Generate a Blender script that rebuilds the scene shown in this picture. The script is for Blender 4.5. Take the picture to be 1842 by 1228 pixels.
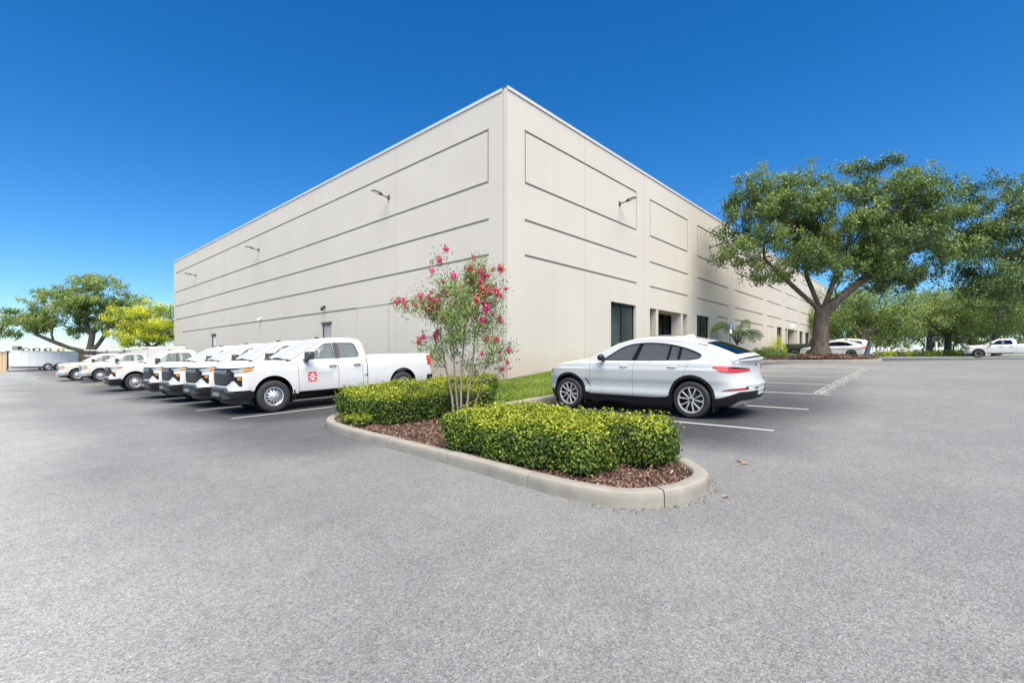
import bpy, bmesh, math, random
import numpy as np
from mathutils import Vector, Matrix
from mathutils.geometry import tessellate_polygon

for _o in list(bpy.data.objects):
    bpy.data.objects.remove(_o, do_unlink=True)
SC = bpy.context.scene
COL = SC.collection
random.seed(7)
RNG = np.random.default_rng(7)

# ------------------------------------------------------------------ camera
cam_d = bpy.data.cameras.new('camera')
cam = bpy.data.objects.new('camera', cam_d)
COL.objects.link(cam)
cam.location = (0.0, 0.0, 1.5)
cam.rotation_euler = (math.pi / 2, 0, 0)
cam_d.sensor_width = 36.0
cam_d.lens = 36.0 * 848.0 / 1842.0
cam_d.shift_y = 30.0 / 1842.0
cam_d.clip_start = 0.05
cam_d.clip_end = 3000.0
SC.camera = cam

# ------------------------------------------------------------------ sky, sun, exposure
SUN_EL = math.radians(60.0)
SUN_AZ = math.radians(167.0)          # compass style: 0 = +Y, clockwise; the sun stands behind the camera
world = bpy.data.worlds.new('World')
SC.world = world
world.use_nodes = True
wn = world.node_tree.nodes
wl = world.node_tree.links
wn.clear()
w_out = wn.new('ShaderNodeOutputWorld')
w_bg = wn.new('ShaderNodeBackground')
w_sky = wn.new('ShaderNodeTexSky')
w_sky.sky_type = 'NISHITA'
w_sky.sun_disc = False
w_sky.sun_elevation = SUN_EL
w_sky.sun_rotation = SUN_AZ
w_sky.altitude = 0.0
w_sky.air_density = 1.0
w_sky.dust_density = 0.0
w_sky.ozone_density = 4.0
w_hsv = wn.new('ShaderNodeHueSaturation')
w_hsv.inputs['Saturation'].default_value = 1.35
w_hsv.inputs['Value'].default_value = 1.0
w_bg.inputs['Strength'].default_value = 0.085
wl.new(w_sky.outputs['Color'], w_hsv.inputs['Color'])
w_tint = wn.new('ShaderNodeMix')
w_tint.data_type = 'RGBA'
w_tint.blend_type = 'MULTIPLY'
w_tint.inputs[0].default_value = 1.0
w_tint.inputs[7].default_value = (0.81, 0.975, 1.10, 1)
wl.new(w_hsv.outputs['Color'], w_tint.inputs[6])
wl.new(w_tint.outputs[2], w_bg.inputs['Color'])
wl.new(w_bg.outputs['Background'], w_out.inputs['Surface'])

sun_d = bpy.data.lights.new('sun', 'SUN')
sun_d.energy = 4.6
sun_d.angle = math.radians(58.0)
sun_d.color = (1.0, 0.90, 0.74)
sun = bpy.data.objects.new('sun', sun_d)
COL.objects.link(sun)
sun_dir = Vector((math.sin(SUN_AZ) * math.cos(SUN_EL), math.cos(SUN_AZ) * math.cos(SUN_EL), math.sin(SUN_EL)))
sun.rotation_euler = sun_dir.to_track_quat('Z', 'Y').to_euler()

SC.render.engine = 'CYCLES'
SC.view_settings.view_transform = 'Standard'
SC.view_settings.look = 'None'
SC.view_settings.exposure = 0.85
SC.view_settings.gamma = 1.0
SC.view_settings.use_curve_mapping = False
SC.cycles.use_denoising = True
SC.cycles.max_bounces = 6
SC.cycles.diffuse_bounces = 3
SC.cycles.glossy_bounces = 3
SC.cycles.transmission_bounces = 4
SC.cycles.transparent_max_bounces = 8
SC.cycles.caustics_reflective = False
SC.cycles.caustics_refractive = False

# ------------------------------------------------------------------ site frame
# R runs along the right hand wall of the building, Lw along its left hand wall
ANG = math.atan2(1.0, 0.9045)
UR = np.array([math.cos(ANG), math.sin(ANG)])
UL = np.array([-math.sin(ANG), math.cos(ANG)])


def S(sr, sl):
    return UR[0] * sr + UL[0] * sl, UR[1] * sr + UL[1] * sl


def toS(x, y):
    return UR[0] * x + UR[1] * y, UL[0] * x + UL[1] * y


_GS = np.array([-400, -60, -20, 0, 4.77, 8.65, 11.4, 14.15, 16.9, 19.65, 22.4, 25.15, 30, 40, 72, 95, 110, 800])
_GZ = np.array([-0.8, -0.6, -0.25, 0, .16, .31, .43, .58, .71, .83, .95, 1.09, 1.3, 1.47, 1.56, 1.95, 2.0, 2.0])
_LS = np.array([-800, 0, 12, 30, 46, 60, 75, 800])
_LZ = np.array([0, 0, 0, -.2, -.22, -.25, -.25, -.25])


def gz(sr, sl):
    """height of the lot surface"""
    acc = 0
    for d in (-1.2, -0.6, 0, 0.6, 1.2):
        acc = acc + np.interp(np.asarray(sr, float) + d, _GS, _GZ)
    acc = acc / 5.0
    c = 0
    for d in (-3, 0, 3):
        c = c + np.interp(np.asarray(sl, float) + d, _LS, _LZ) / 3
    # beyond the crest of the lot everything levels out
    return acc + c


def gpt(sr, sl, dz=0.0):
    x, y = S(sr, sl)
    return (x, y, float(gz(sr, sl)) + dz)


# ------------------------------------------------------------------ object helpers
def tag(o, label=None, cat=None, group=None, kind=None):
    if label: o['label'] = label
    if cat: o['category'] = cat
    if group: o['group'] = group
    if kind: o['kind'] = kind
    return o


def empty(name, loc=(0, 0, 0), rz=0.0, label=None, cat=None, group=None):
    o = bpy.data.objects.new(name, None)
    COL.objects.link(o)
    o.location = loc
    o.rotation_euler = (0, 0, rz)
    o.empty_display_size = 0.2
    return tag(o, label, cat, group)


def link(name, me, parent=None, mat=None):
    o = bpy.data.objects.new(name, me)
    COL.objects.link(o)
    if parent is not None:
        o.parent = parent
    if mat is not None:
        me.materials.clear()
        me.materials.append(mat)
    return o


def children(o):
    return [c for c in KIDS.get(o.name, [])]


def copy_tree(o, parent=None):
    c = o.copy()
    COL.objects.link(c)
    if parent is not None:
        c.parent = parent
    for ch in list(o.children):
        copy_tree(ch, c)
    return c


class MB:
    """collects verts and faces, builds ONE mesh object"""

    def __init__(self):
        self.v = []
        self.f = []
        self.m = []

    def add(self, verts, faces, mi=0):
        b = len(self.v)
        self.v.extend([tuple(map(float, p)) for p in verts])
        self.f.extend([tuple(i + b for i in f) for f in faces])
        self.m.extend([mi] * len(faces))
        return self

    def box(self, c, s, rz=0.0, mi=0, bev=0.0, M=None):
        hx, hy, hz = s[0] / 2, s[1] / 2, s[2] / 2
        if bev > 0:
            bev = min(bev, hx * .9, hy * .9, hz * .9)
            vs = []
            for sx in (-1, 1):
                for sy in (-1, 1):
                    for sz in (-1, 1):
                        vs.append((sx * hx, sy * (hy - bev), sz * (hz - bev)))
                        vs.append((sx * (hx - bev), sy * hy, sz * (hz - bev)))
                        vs.append((sx * (hx - bev), sy * (hy - bev), sz * hz))
            bm = bmesh.new()
            for p in vs: bm.verts.new(p)
            r = bmesh.ops.convex_hull(bm, input=bm.verts)
            bm.verts.index_update()
            vs = [v.co[:] for v in bm.verts]
            fs = [tuple(v.index for v in f.verts) for f in bm.faces]
            bm.free()
        else:
            vs = [(x, y, z) for x in (-hx, hx) for y in (-hy, hy) for z in (-hz, hz)]
            fs = [(0, 1, 3, 2), (4, 6, 7, 5), (0, 4, 5, 1), (2, 3, 7, 6), (0, 2, 6, 4), (1, 5, 7, 3)]
        cr, sn = math.cos(rz), math.sin(rz)
        out = []
        for x, y, z in vs:
            p = (c[0] + x * cr - y * sn, c[1] + x * sn + y * cr, c[2] + z)
            if M is not None: p = tuple(M @ Vector(p))
            out.append(p)
        return self.add(out, fs, mi)

    def tube(self, pts, rads, n=8, mi=0, cap=True):
        pts = [np.array(p, float) for p in pts]
        if not hasattr(rads, '__len__'): rads = [rads] * len(pts)
        vs = []
        up = None
        for i, p in enumerate(pts):
            a = pts[max(i - 1, 0)]
            b = pts[min(i + 1, len(pts) - 1)]
            d = b - a
            d = d / (np.linalg.norm(d) + 1e-9)
            if up is None:
                up = np.array([1.0, 0, 0]) if abs(d[0]) < .8 else np.array([0, 1.0, 0])
            u = up - d * np.dot(up, d)
            u = u / (np.linalg.norm(u) + 1e-9)
            w = np.cross(d, u)
            up = u
            for k in range(n):
                t = 2 * math.pi * k / n
                vs.append(p + rads[i] * (u * math.cos(t) + w * math.sin(t)))
        fs = []
        for i in range(len(pts) - 1):
            for k in range(n):
                a = i * n + k
                b = i * n + (k + 1) % n
                fs.append((a, b, b + n, a + n))
        if cap:
            fs.append(tuple(range(n - 1, -1, -1)))
            fs.append(tuple((len(pts) - 1) * n + k for k in range(n)))
        return self.add(vs, fs, mi)

    def lathe(self, prof, n=32, axis='y', c=(0, 0, 0), mi=0):
        """prof: list of (r, h); revolved around the axis through c"""
        vs = []
        for r, h in prof:
            for k in range(n):
                t = 2 * math.pi * k / n
                a, b = r * math.cos(t), r * math.sin(t)
                if axis == 'y':
                    vs.append((c[0] + a, c[1] + h, c[2] + b))
                elif axis == 'z':
                    vs.append((c[0] + a, c[1] + b, c[2] + h))
                else:
                    vs.append((c[0] + h, c[1] + a, c[2] + b))
        fs = []
        for i in range(len(prof) - 1):
            for k in range(n):
                a = i * n + k
                b = i * n + (k + 1) % n
                fs.append((a, b, b + n, a + n))
        return self.add(vs, fs, mi)

    def grid(self, P, mi=0, wrap=False):
        """P: 2d list of points"""
        r, c = len(P), len(P[0])
        vs = [p for row in P for p in row]
        fs = []
        for i in range(r - 1):
            for j in range(c - 1):
                fs.append((i * c + j, i * c + j + 1, (i + 1) * c + j + 1, (i + 1) * c + j))
        return self.add(vs, fs, mi)

    def mesh(self, name, mats=(), smooth=None, merge=0.0):
        me = bpy.data.meshes.new(name)
        me.from_pydata(self.v, [], self.f)
        if not isinstance(mats, (list, tuple)): mats = [mats]
        for m in mats: me.materials.append(m)
        if len(mats) > 1:
            me.polygons.foreach_set('material_index', self.m)
        if merge or smooth is not None:
            bm = bmesh.new()
            bm.from_mesh(me)
            if merge:
                bmesh.ops.remove_doubles(bm, verts=bm.verts, dist=merge)
                bmesh.ops.dissolve_degenerate(bm, edges=bm.edges, dist=1e-5)
            bmesh.ops.recalc_face_normals(bm, faces=bm.faces)
            if smooth is not None:
                for f in bm.faces: f.smooth = True
            bm.to_mesh(me)
            bm.free()
            if smooth is not None:
                me.set_sharp_from_angle(angle=math.radians(smooth))
        me.update()
        return me

    def build(self, name, mats=(), parent=None, smooth=None, merge=0.0):
        return link(name, self.mesh(name, mats, smooth, merge), parent)


def np_mesh(name, verts, faces, mat=None, attrs=None, smooth=False):
    """fast mesh from numpy arrays; faces (n,k)"""
    me = bpy.data.meshes.new(name)
    nv, nf, k = len(verts), len(faces), faces.shape[1]
    me.vertices.add(nv)
    me.vertices.foreach_set('co', np.ascontiguousarray(verts, dtype=np.float32).ravel())
    me.loops.add(nf * k)
    me.loops.foreach_set('vertex_index', np.ascontiguousarray(faces, dtype=np.int32).ravel())
    me.polygons.add(nf)
    me.polygons.foreach_set('loop_start', np.arange(0, nf * k, k, dtype=np.int32))
    try:
        me.polygons.foreach_set('loop_total', np.full(nf, k, dtype=np.int32))
    except Exception:
        pass
    if smooth:
        me.polygons.foreach_set('use_smooth', np.ones(nf, dtype=bool))
    me.update(calc_edges=True)
    me.validate()
    if attrs:
        for an, arr in attrs.items():
            a = me.attributes.new(an, 'FLOAT', 'POINT')
            a.data.foreach_set('value', np.ascontiguousarray(arr, dtype=np.float32))
    if mat is not None: me.materials.append(mat)
    return me


def smoothcurve(pts):
    """monotone cubic through (x, y) points"""
    xs = np.array([p[0] for p in pts], float)
    ys = np.array([p[1] for p in pts], float)
    h = np.diff(xs)
    d = np.diff(ys) / h
    m = np.zeros(len(xs))
    m[0], m[-1] = d[0], d[-1]
    for i in range(1, len(xs) - 1):
        if d[i - 1] * d[i] > 0:
            w1, w2 = 2 * h[i] + h[i - 1], h[i] + 2 * h[i - 1]
            m[i] = (w1 + w2) / (w1 / d[i - 1] + w2 / d[i])

    def f(x):
        x = min(max(x, xs[0]), xs[-1])
        i = min(int(np.searchsorted(xs, x, 'right')) - 1, len(xs) - 2)
        i = max(i, 0)
        t = (x - xs[i]) / h[i]
        return float(ys[i] * (1 + 2 * t) * (1 - t) ** 2 + h[i] * m[i] * t * (1 - t) ** 2 + ys[i + 1] * t * t * (3 - 2 * t) + h[i] * m[i + 1] * t * t * (t - 1))
    return f


# ------------------------------------------------------------------ materials
def new_mat(name):
    m = bpy.data.materials.new(name)
    m.use_nodes = True
    nt = m.node_tree
    for n in list(nt.nodes):
        if n.type != 'OUTPUT_MATERIAL': nt.nodes.remove(n)
    out = [n for n in nt.nodes if n.type == 'OUTPUT_MATERIAL'][0]
    return m, nt.nodes, nt.links, out


def pbr(name, col, rough=.5, metal=0.0, coat=0.0, spec=.5, var=0.0, vscale=8.0, bump=0.0, bscale=200.0, emit=None):
    m, N, L, out = new_mat(name)
    b = N.new('ShaderNodeBsdfPrincipled')
    b.inputs['Base Color'].default_value = (*col, 1)
    b.inputs['Roughness'].default_value = rough
    b.inputs['Metallic'].default_value = metal
    b.inputs['Coat Weight'].default_value = coat
    b.inputs['Coat Roughness'].default_value = .04
    b.inputs['Specular IOR Level'].default_value = spec
    L.new(b.outputs[0], out.inputs[0])
    if var or bump:
        tc = N.new('ShaderNodeTexCoord')
    if var:
        nz = N.new('ShaderNodeTexNoise')
        nz.inputs['Scale'].default_value = vscale
        nz.inputs['Detail'].default_value = 6
        L.new(tc.outputs['Object'], nz.inputs['Vector'])
        mx = N.new('ShaderNodeMix')
        mx.data_type = 'RGBA'
        mx.inputs[6].default_value = (*[c * (1 - var) for c in col], 1)
        mx.inputs[7].default_value = (*[min(1, c * (1 + var)) for c in col], 1)
        L.new(nz.outputs['Fac'], mx.inputs[0])
        L.new(mx.outputs[2], b.inputs['Base Color'])
    if bump:
        nb = N.new('ShaderNodeTexNoise')
        nb.inputs['Scale'].default_value = bscale
        nb.inputs['Detail'].default_value = 4
        L.new(tc.outputs['Object'], nb.inputs['Vector'])
        bp = N.new('ShaderNodeBump')
        bp.inputs['Strength'].default_value = bump
        bp.inputs['Distance'].default_value = .01
        L.new(nb.outputs['Fac'], bp.inputs['Height'])
        L.new(bp.outputs[0], b.inputs['Normal'])
    return m


def ramp(N, stops):
    r = N.new('ShaderNodeValToRGB')
    el = r.color_ramp.elements
    while len(el) > 1: el.remove(el[-1])
    el[0].position = stops[0][0]
    el[0].color = (*stops[0][1], 1)
    for p, c in stops[1:]:
        e = el.new(p)
        e.color = (*c, 1)
    return r


def leaf_mat(name, stops, rough=.45, trans=.25, spec=.4):
    """leaf colour picked by the per leaf 'tint' attribute"""
    m, N, L, out = new_mat(name)
    at = N.new('ShaderNodeAttribute')
    at.attribute_name = 'tint'
    r = ramp(N, stops)
    L.new(at.outputs['Fac'], r.inputs[0])
    b = N.new('ShaderNodeBsdfPrincipled')
    b.inputs['Roughness'].default_value = rough
    b.inputs['Specular IOR Level'].default_value = spec
    L.new(r.outputs[0], b.inputs['Base Color'])
    t = N.new('ShaderNodeBsdfTranslucent')
    L.new(r.outputs[0], t.inputs['Color'])
    mx = N.new('ShaderNodeMixShader')
    mx.inputs[0].default_value = trans
    L.new(b.outputs[0], mx.inputs[1])
    L.new(t.outputs[0], mx.inputs[2])
    L.new(mx.outputs[0], out.inputs[0])
    return m


def glass_mat(name, tint, refl_rough=.02, base=0.06, painted_refl=0.0, painted_refl_col=(.7, .72, .72)):
    m, N, L, out = new_mat(name)
    tr = N.new('ShaderNodeBsdfTransparent')
    tr.inputs['Color'].default_value = (*tint, 1)
    gl = N.new('ShaderNodeBsdfGlossy')
    gl.inputs['Roughness'].default_value = refl_rough
    gl.inputs['Color'].default_value = (.95, .97, 1, 1)
    fr = N.new('ShaderNodeFresnel')
    fr.inputs['IOR'].default_value = 1.5
    ad = N.new('ShaderNodeMath')
    ad.operation = 'ADD'
    ad.inputs[1].default_value = base
    ad.use_clamp = True
    L.new(fr.outputs[0], ad.inputs[0])
    mx = N.new('ShaderNodeMixShader')
    L.new(ad.outputs[0], mx.inputs[0])
    L.new(tr.outputs[0], mx.inputs[1])
    L.new(gl.outputs[0], mx.inputs[2])
    sh = mx.outputs[0]
    if painted_refl:
        # flat diffuse colour painted in for the sky reflected on the pane
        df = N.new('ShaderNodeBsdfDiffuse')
        df.inputs['Color'].default_value = (*painted_refl_col, 1)
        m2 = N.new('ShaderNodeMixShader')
        m2.inputs[0].default_value = painted_refl
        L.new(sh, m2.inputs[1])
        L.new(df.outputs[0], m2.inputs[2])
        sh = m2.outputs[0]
    L.new(sh, out.inputs[0])
    return m


MAT = {}
MAT['white_paint'] = pbr('white_paint', (.67, .672, .665), .42, coat=.22, spec=.3)
MAT['old_white_paint'] = pbr('old_white_paint', (.64, .64, .625), .4, coat=.2, var=.04, vscale=3)
MAT['silver_paint'] = pbr('silver_paint', (.60, .615, .602), .32, metal=.05, coat=.55)
MAT['green_paint'] = pbr('green_paint', (.012, .026, .024), .25, coat=.6)
MAT['black_plastic'] = pbr('black_plastic', (.012, .012, .013), .5, spec=.3, bump=.05, bscale=300)
MAT['grey_plastic'] = pbr('grey_plastic', (.060, .062, .066), .42, spec=.35, bump=.05, bscale=300)
MAT['grille_bar'] = pbr('grille_bar', (.075, .075, .078), .45)
MAT['gloss_black'] = pbr('gloss_black', (.010, .010, .010), .3, spec=.3)
MAT['dark_liner'] = pbr('dark_liner', (.008, .008, .008), .9)
MAT['rubber'] = pbr('rubber', (.028, .028, .030), .75, var=.25, vscale=14, bump=.15, bscale=60)
MAT['steel_rim'] = pbr('steel_rim', (.62, .63, .65), .35, metal=.5, var=.08, vscale=10)
MAT['alloy_rim'] = pbr('alloy_rim', (.66, .645, .62), .32, metal=.35)
MAT['alloy_dark'] = pbr('alloy_dark', (.05, .05, .052), .4, metal=.3)
MAT['chrome'] = pbr('chrome', (.8, .8, .82), .12, metal=1.0)
MAT['satin_silver'] = pbr('satin_silver', (.55, .56, .57), .32, metal=.7)
MAT['lamp_clear'] = pbr('lamp_clear', (.36, .38, .40), .3, spec=.3)
MAT['lamp_amber'] = pbr('lamp_amber', (.72, .23, .02), .3, spec=.3)
MAT['lamp_red'] = pbr('lamp_red', (.55, .012, .018), .12, coat=1)
MAT['lamp_pink'] = pbr('lamp_pink', (.80, .10, .07), .15, coat=1)
MAT['seat_cloth'] = pbr('seat_cloth', (.10, .10, .105), .9)
MAT['headliner'] = pbr('headliner', (.45, .45, .43), .9)
MAT['dash'] = pbr('dash', (.16, .16, .16), .8)
MAT['seam'] = pbr('seam', (.06, .06, .06), .8)
MAT['clear_glass'] = glass_mat('clear_glass', (.80, .90, .88), base=.0, painted_refl=.26, painted_refl_col=(.60, .68, .67))
MAT['screen_glass'] = glass_mat('screen_glass', (.75, .84, .83), base=.0, painted_refl=.50)
MAT['tint_glass'] = glass_mat('tint_glass', (.16, .18, .18), base=.0, painted_refl=.45, painted_refl_col=(.20, .21, .215))
MAT['dark_glass'] = glass_mat('dark_glass', (.03, .035, .035), base=.05)
MAT['decal_red'] = pbr('decal_red', (.62, .012, .015), .4)
MAT['decal_white'] = pbr('decal_white', (.85, .85, .85), .4)
MAT['badge_grey'] = pbr('badge_grey', (.52, .53, .53), .5)
MAT['decal_grey'] = pbr('decal_grey', (.36, .42, .41), .5)
MAT['decal_rose'] = pbr('decal_rose', (.60, .28, .30), .5)
MAT['plate'] = pbr('plate', (.72, .74, .70), .4)
MAT['plate_green'] = pbr('plate_green', (.36, .46, .38), .5)
MAT['blue'] = pbr('blue', (.02, .09, .55), .4)
# ------------------------------------------------------------------ setting: lot, lawns, kerbs, markings
def asphalt_mat():
    m, N, L, out = new_mat('asphalt')
    tc = N.new('ShaderNodeTexCoord')
    b = N.new('ShaderNodeBsdfPrincipled')
    b.inputs['Roughness'].default_value = .85
    b.inputs['Specular IOR Level'].default_value = .25
    L.new(b.outputs[0], out.inputs[0])
    at = N.new('ShaderNodeAttribute')
    at.attribute_name = 'seal'                      # 1 = the darker, less bleached asphalt of the parking bays
    # aggregate
    v1 = N.new('ShaderNodeTexVoronoi')
    v1.inputs['Scale'].default_value = 120
    v2 = N.new('ShaderNodeTexVoronoi')
    v2.inputs['Scale'].default_value = 62
    n1 = N.new('ShaderNodeTexNoise')
    n1.inputs['Scale'].default_value = 95
    n1.inputs['Detail'].default_value = 5
    n1.inputs['Roughness'].default_value = .7
    n2 = N.new('ShaderNodeTexNoise')
    n2.inputs['Scale'].default_value = .35
    n2.inputs['Detail'].default_value = 6
    n3 = N.new('ShaderNodeTexNoise')
    n3.inputs['Scale'].default_value = 2.2
    n3.inputs['Detail'].default_value = 6
    n4 = N.new('ShaderNodeTexNoise')
    n4.inputs['Scale'].default_value = 9.0
    n4.inputs['Detail'].default_value = 5
    for n in (v1, v2, n1, n2, n3, n4): L.new(tc.outputs['Object'], n.inputs['Vector'])
    # stone colour per cell
    cr = ramp(N, [(0.0, (.52, .52, .52)), (.35, (.86, .865, .87)), (.62, (1.01, 1.01, 1.01)), (.88, (1.13, 1.13, 1.11)), (1.0, (1.55, 1.53, 1.48))])
    sx = N.new('ShaderNodeSeparateColor')
    L.new(v1.outputs['Color'], sx.inputs[0])
    L.new(sx.outputs[0], cr.inputs[0])
    cr2 = ramp(N, [(0.0, (.75, .75, .75)), (.4, (.97, .97, .97)), (.75, (1.03, 1.03, 1.03)), (1.0, (1.18, 1.17, 1.14))])
    sx2 = N.new('ShaderNodeSeparateColor')
    L.new(v2.outputs['Color'], sx2.inputs[0])
    L.new(sx2.outputs[1], cr2.inputs[0])
    # large tone
    base = N.new('ShaderNodeMix')
    base.data_type = 'RGBA'
    base.inputs[6].default_value = (.336, .349, .345, 1)
    base.inputs[7].default_value = (.055, .058, .066, 1)
    L.new(at.outputs['Fac'], base.inputs[0])

    def mul(a, bsock, fac=1.0):
        mm = N.new('ShaderNodeMix')
        mm.data_type = 'RGBA'
        mm.blend_type = 'MULTIPLY'
        mm.inputs[0].default_value = fac
        L.new(a, mm.inputs[6])
        L.new(bsock, mm.inputs[7])
        return mm.outputs[2]
    r2 = ramp(N, [(.3, (.90, .90, .91)), (.7, (1.09, 1.085, 1.08))])
    L.new(n2.outputs['Fac'], r2.inputs[0])
    r3 = ramp(N, [(.32, (.94, .94, .945)), (.68, (1.05, 1.05, 1.05))])
    L.new(n3.outputs['Fac'], r3.inputs[0])
    r4 = ramp(N, [(.3, (.95, .95, .95)), (.7, (1.05, 1.05, 1.05))])
    L.new(n4.outputs['Fac'], r4.inputs[0])
    r1 = ramp(N, [(.3, (.88, .88, .88)), (.7, (1.10, 1.10, 1.095))])
    L.new(n1.outputs['Fac'], r1.inputs[0])
    c = mul(base.outputs[2], r2.outputs[0])
    c = mul(c, r3.outputs[0])
    c = mul(c, r4.outputs[0])
    c = mul(c, r1.outputs[0])
    c = mul(c, cr.outputs[0], .8)
    c = mul(c, cr2.outputs[0], .7)
    L.new(c, b.inputs['Base Color'])
    ad = N.new('ShaderNodeMath')
    ad.operation = 'ADD'
    L.new(v1.outputs['Distance'], ad.inputs[0])
    L.new(n1.outputs['Fac'], ad.inputs[1])
    bp = N.new('ShaderNodeBump')
    bp.inputs['Strength'].default_value = .7
    bp.inputs['Distance'].default_value = .004
    L.new(ad.outputs[0], bp.inputs['Height'])
    L.new(bp.outputs[0], b.inputs['Normal'])
    return m


MAT['asphalt'] = asphalt_mat()
MAT['line_paint'] = pbr('line_paint', (.44, .44, .42), .7, var=.30, vscale=26)
MAT['soil'] = pbr('soil', (.055, .034, .024), .95, var=.4, vscale=30, bump=.6, bscale=60)
MAT['kerb'] = pbr('kerb', (.30, .283, .245), .9, var=.34, vscale=4, bump=.4, bscale=170)
MAT['lawn_soil'] = pbr('lawn_soil', (.06, .085, .022), .95, var=.4, vscale=6, bump=.3, bscale=60)


def smoothstep(a, b, x):
    t = np.clip((x - a) / (b - a), 0, 1)
    return t * t * (3 - 2 * t)


def seal_mask(sr, sl):
    """where the bays are: right hand row, left hand row"""
    wob = .5 * np.sin(sr * 1.1 + 2 * np.sin(sl * .37)) + .4 * np.sin(sl * .9 + 1.3 * np.sin(sr * .5))
    right = smoothstep(5.0, 7.6, sr) * smoothstep(-.4, 3.0, sl + .3 * wob) * (1 - smoothstep(8, 9.5, sl))
    right = right * (1 - .62 * smoothstep(10, 26, sr))
    left = smoothstep(8.8, 10.8, sl) * smoothstep(1.8, 4.2, sr + .5 * wob)
    left = left * (1 - .35 * smoothstep(24, 44, sl))
    band = .80 * smoothstep(4.2, 7.5, sl + .4 * wob) * smoothstep(1.0, 3.4, sr + .4 * wob) * (1 - smoothstep(10, 13, sl))
    band2 = .42 * smoothstep(-.3, 1.6, sr + .5 * wob) * (1 - smoothstep(30, 70, np.abs(sl)))
    ring = .45 * smoothstep(2.9, 3.6, sr + .15 * wob) * smoothstep(.6, 1.4, sl) * (1 - smoothstep(8, 10, sl)) * (1 - smoothstep(6, 7, sr))
    return np.clip(np.maximum.reduce([right, left, band, band2, ring]), 0, 1)


def build_ground():
    a = np.concatenate([-np.geomspace(600, 14, 22), np.linspace(-13, 40, 107), np.linspace(42, 112, 36), np.geomspace(125, 900, 14)])
    b = np.concatenate([-np.geomspace(700, 31, 20), np.linspace(-30, 64, 189), np.geomspace(70, 800, 20)])
    A, B = np.meshgrid(a, b, indexing='ij')
    Z = gz(A, B)
    X = UR[0] * A + UL[0] * B
    Y = UR[1] * A + UL[1] * B
    V = np.stack([X, Y, Z], -1).reshape(-1, 3)
    nb = len(b)
    i, j = np.meshgrid(np.arange(len(a) - 1), np.arange(nb - 1), indexing='ij')
    q = (i * nb + j).ravel()
    F = np.stack([q, q + nb, q + nb + 1, q + 1], -1)
    me = np_mesh('parking_lot', V, F, MAT['asphalt'], {'seal': seal_mask(A, B).ravel()}, smooth=True)
    o = link('parking_lot', me)
    tag(o, 'worn grey asphalt parking lot', None, None, 'structure')
    return o


build_ground()


def strip(sr0, sl0, sr1, sl1, w, dz=.004, step=.5):
    """thin painted stripe draped on the lot"""
    d = np.array([sr1 - sr0, sl1 - sl0])
    n = max(1, int(np.linalg.norm(d) / step))
    nn = np.array([-d[1], d[0]]) / np.linalg.norm(d) * w / 2
    P = []
    for k in range(n + 1):
        c = np.array([sr0, sl0]) + d * k / n
        a, e = c - nn, c + nn
        P.append([gpt(a[0], a[1], dz), gpt(e[0], e[1], dz)])
    return P


# painted bay lines ------------------------------------------------------
LINES_R = [8.62, 11.4, 14.15, 16.9, 19.65, 22.4]
for k, sr in enumerate(LINES_R):
    m = MB()
    m.grid(strip(sr, 2.0, sr, 7.4, .10))
    o = m.build('bay_line', MAT['line_paint'])
    tag(o, None, None, 'painted bay lines on the right', 'structure')
for k, sr in enumerate((25.05, 25.75)):
    m = MB()
    m.grid(strip(sr, 1.7, sr, 7.4, .10))
    o = m.build('bay_line', MAT['line_paint'])
    tag(o, None, None, 'painted bay lines on the right', 'structure')
m = MB()
for k in range(5):
    m.grid(strip(25.12, 2.4 + k * 1.0, 25.68, 3.0 + k * 1.0, .09))
tag(m.build('bay_hatching', MAT['line_paint']), None, None, None, 'structure')
for k, sl in enumerate([12.02, 14.78, 17.55, 20.32, 23.1, 25.9, 28.7]):
    m = MB()
    m.grid(strip(3.7, sl, 9.6, sl, .10))
    o = m.build('bay_line', MAT['line_paint'])
    tag(o, None, None, 'painted bay lines on the left', 'structure')
# stencilled lettering at the open end of four bays (too worn and far to read: letter strokes)
rs = random.Random(5)
for b0, b1 in zip(LINES_R[2:], LINES_R[3:] + [25.0]):
    m = MB()
    for row in (0,):
        sl0 = 2.10
        nlet = 9
        pit = (b1 - b0 - .45) / nlet
        for k in range(nlet):
            s0 = b0 + .22 + k * pit
            s1 = s0 + pit * .72
            strokes = rs.choice([
                [(0, 0, 0, 1), (0, 1, 1, 1), (0, .5, 1, .5)], [(0, 0, 0, 1), (1, 0, 1, 1), (0, .5, 1, .5)],
                [(0, 0, 0, 1), (0, 0, 1, 0), (0, 1, 1, 1), (1, 0, 1, 1)], [(0, 0, 0, 1), (0, 0, 1, 0), (0, .5, 1, .5), (0, 1, 1, 1)],
                [(0, 0, 0, 1), (0, 1, 1, 1), (1, 1, 1, .5), (0, .5, 1, .5), (0, .5, 1, 0)], [(0, 1, 1, 0), (0, 0, 0, 1), (1, 0, 1, 1)]])
            for (xa, ya, xb, yb) in strokes:
                m.grid(strip(s0 + xa * (s1 - s0), sl0 + ya * .30, s0 + xb * (s1 - s0), sl0 + .30 * yb, .045, dz=.006 + rs.random() * .003, step=2))
    tag(m.build('bay_lettering', MAT['line_paint']), None, None, None, 'structure')


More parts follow.
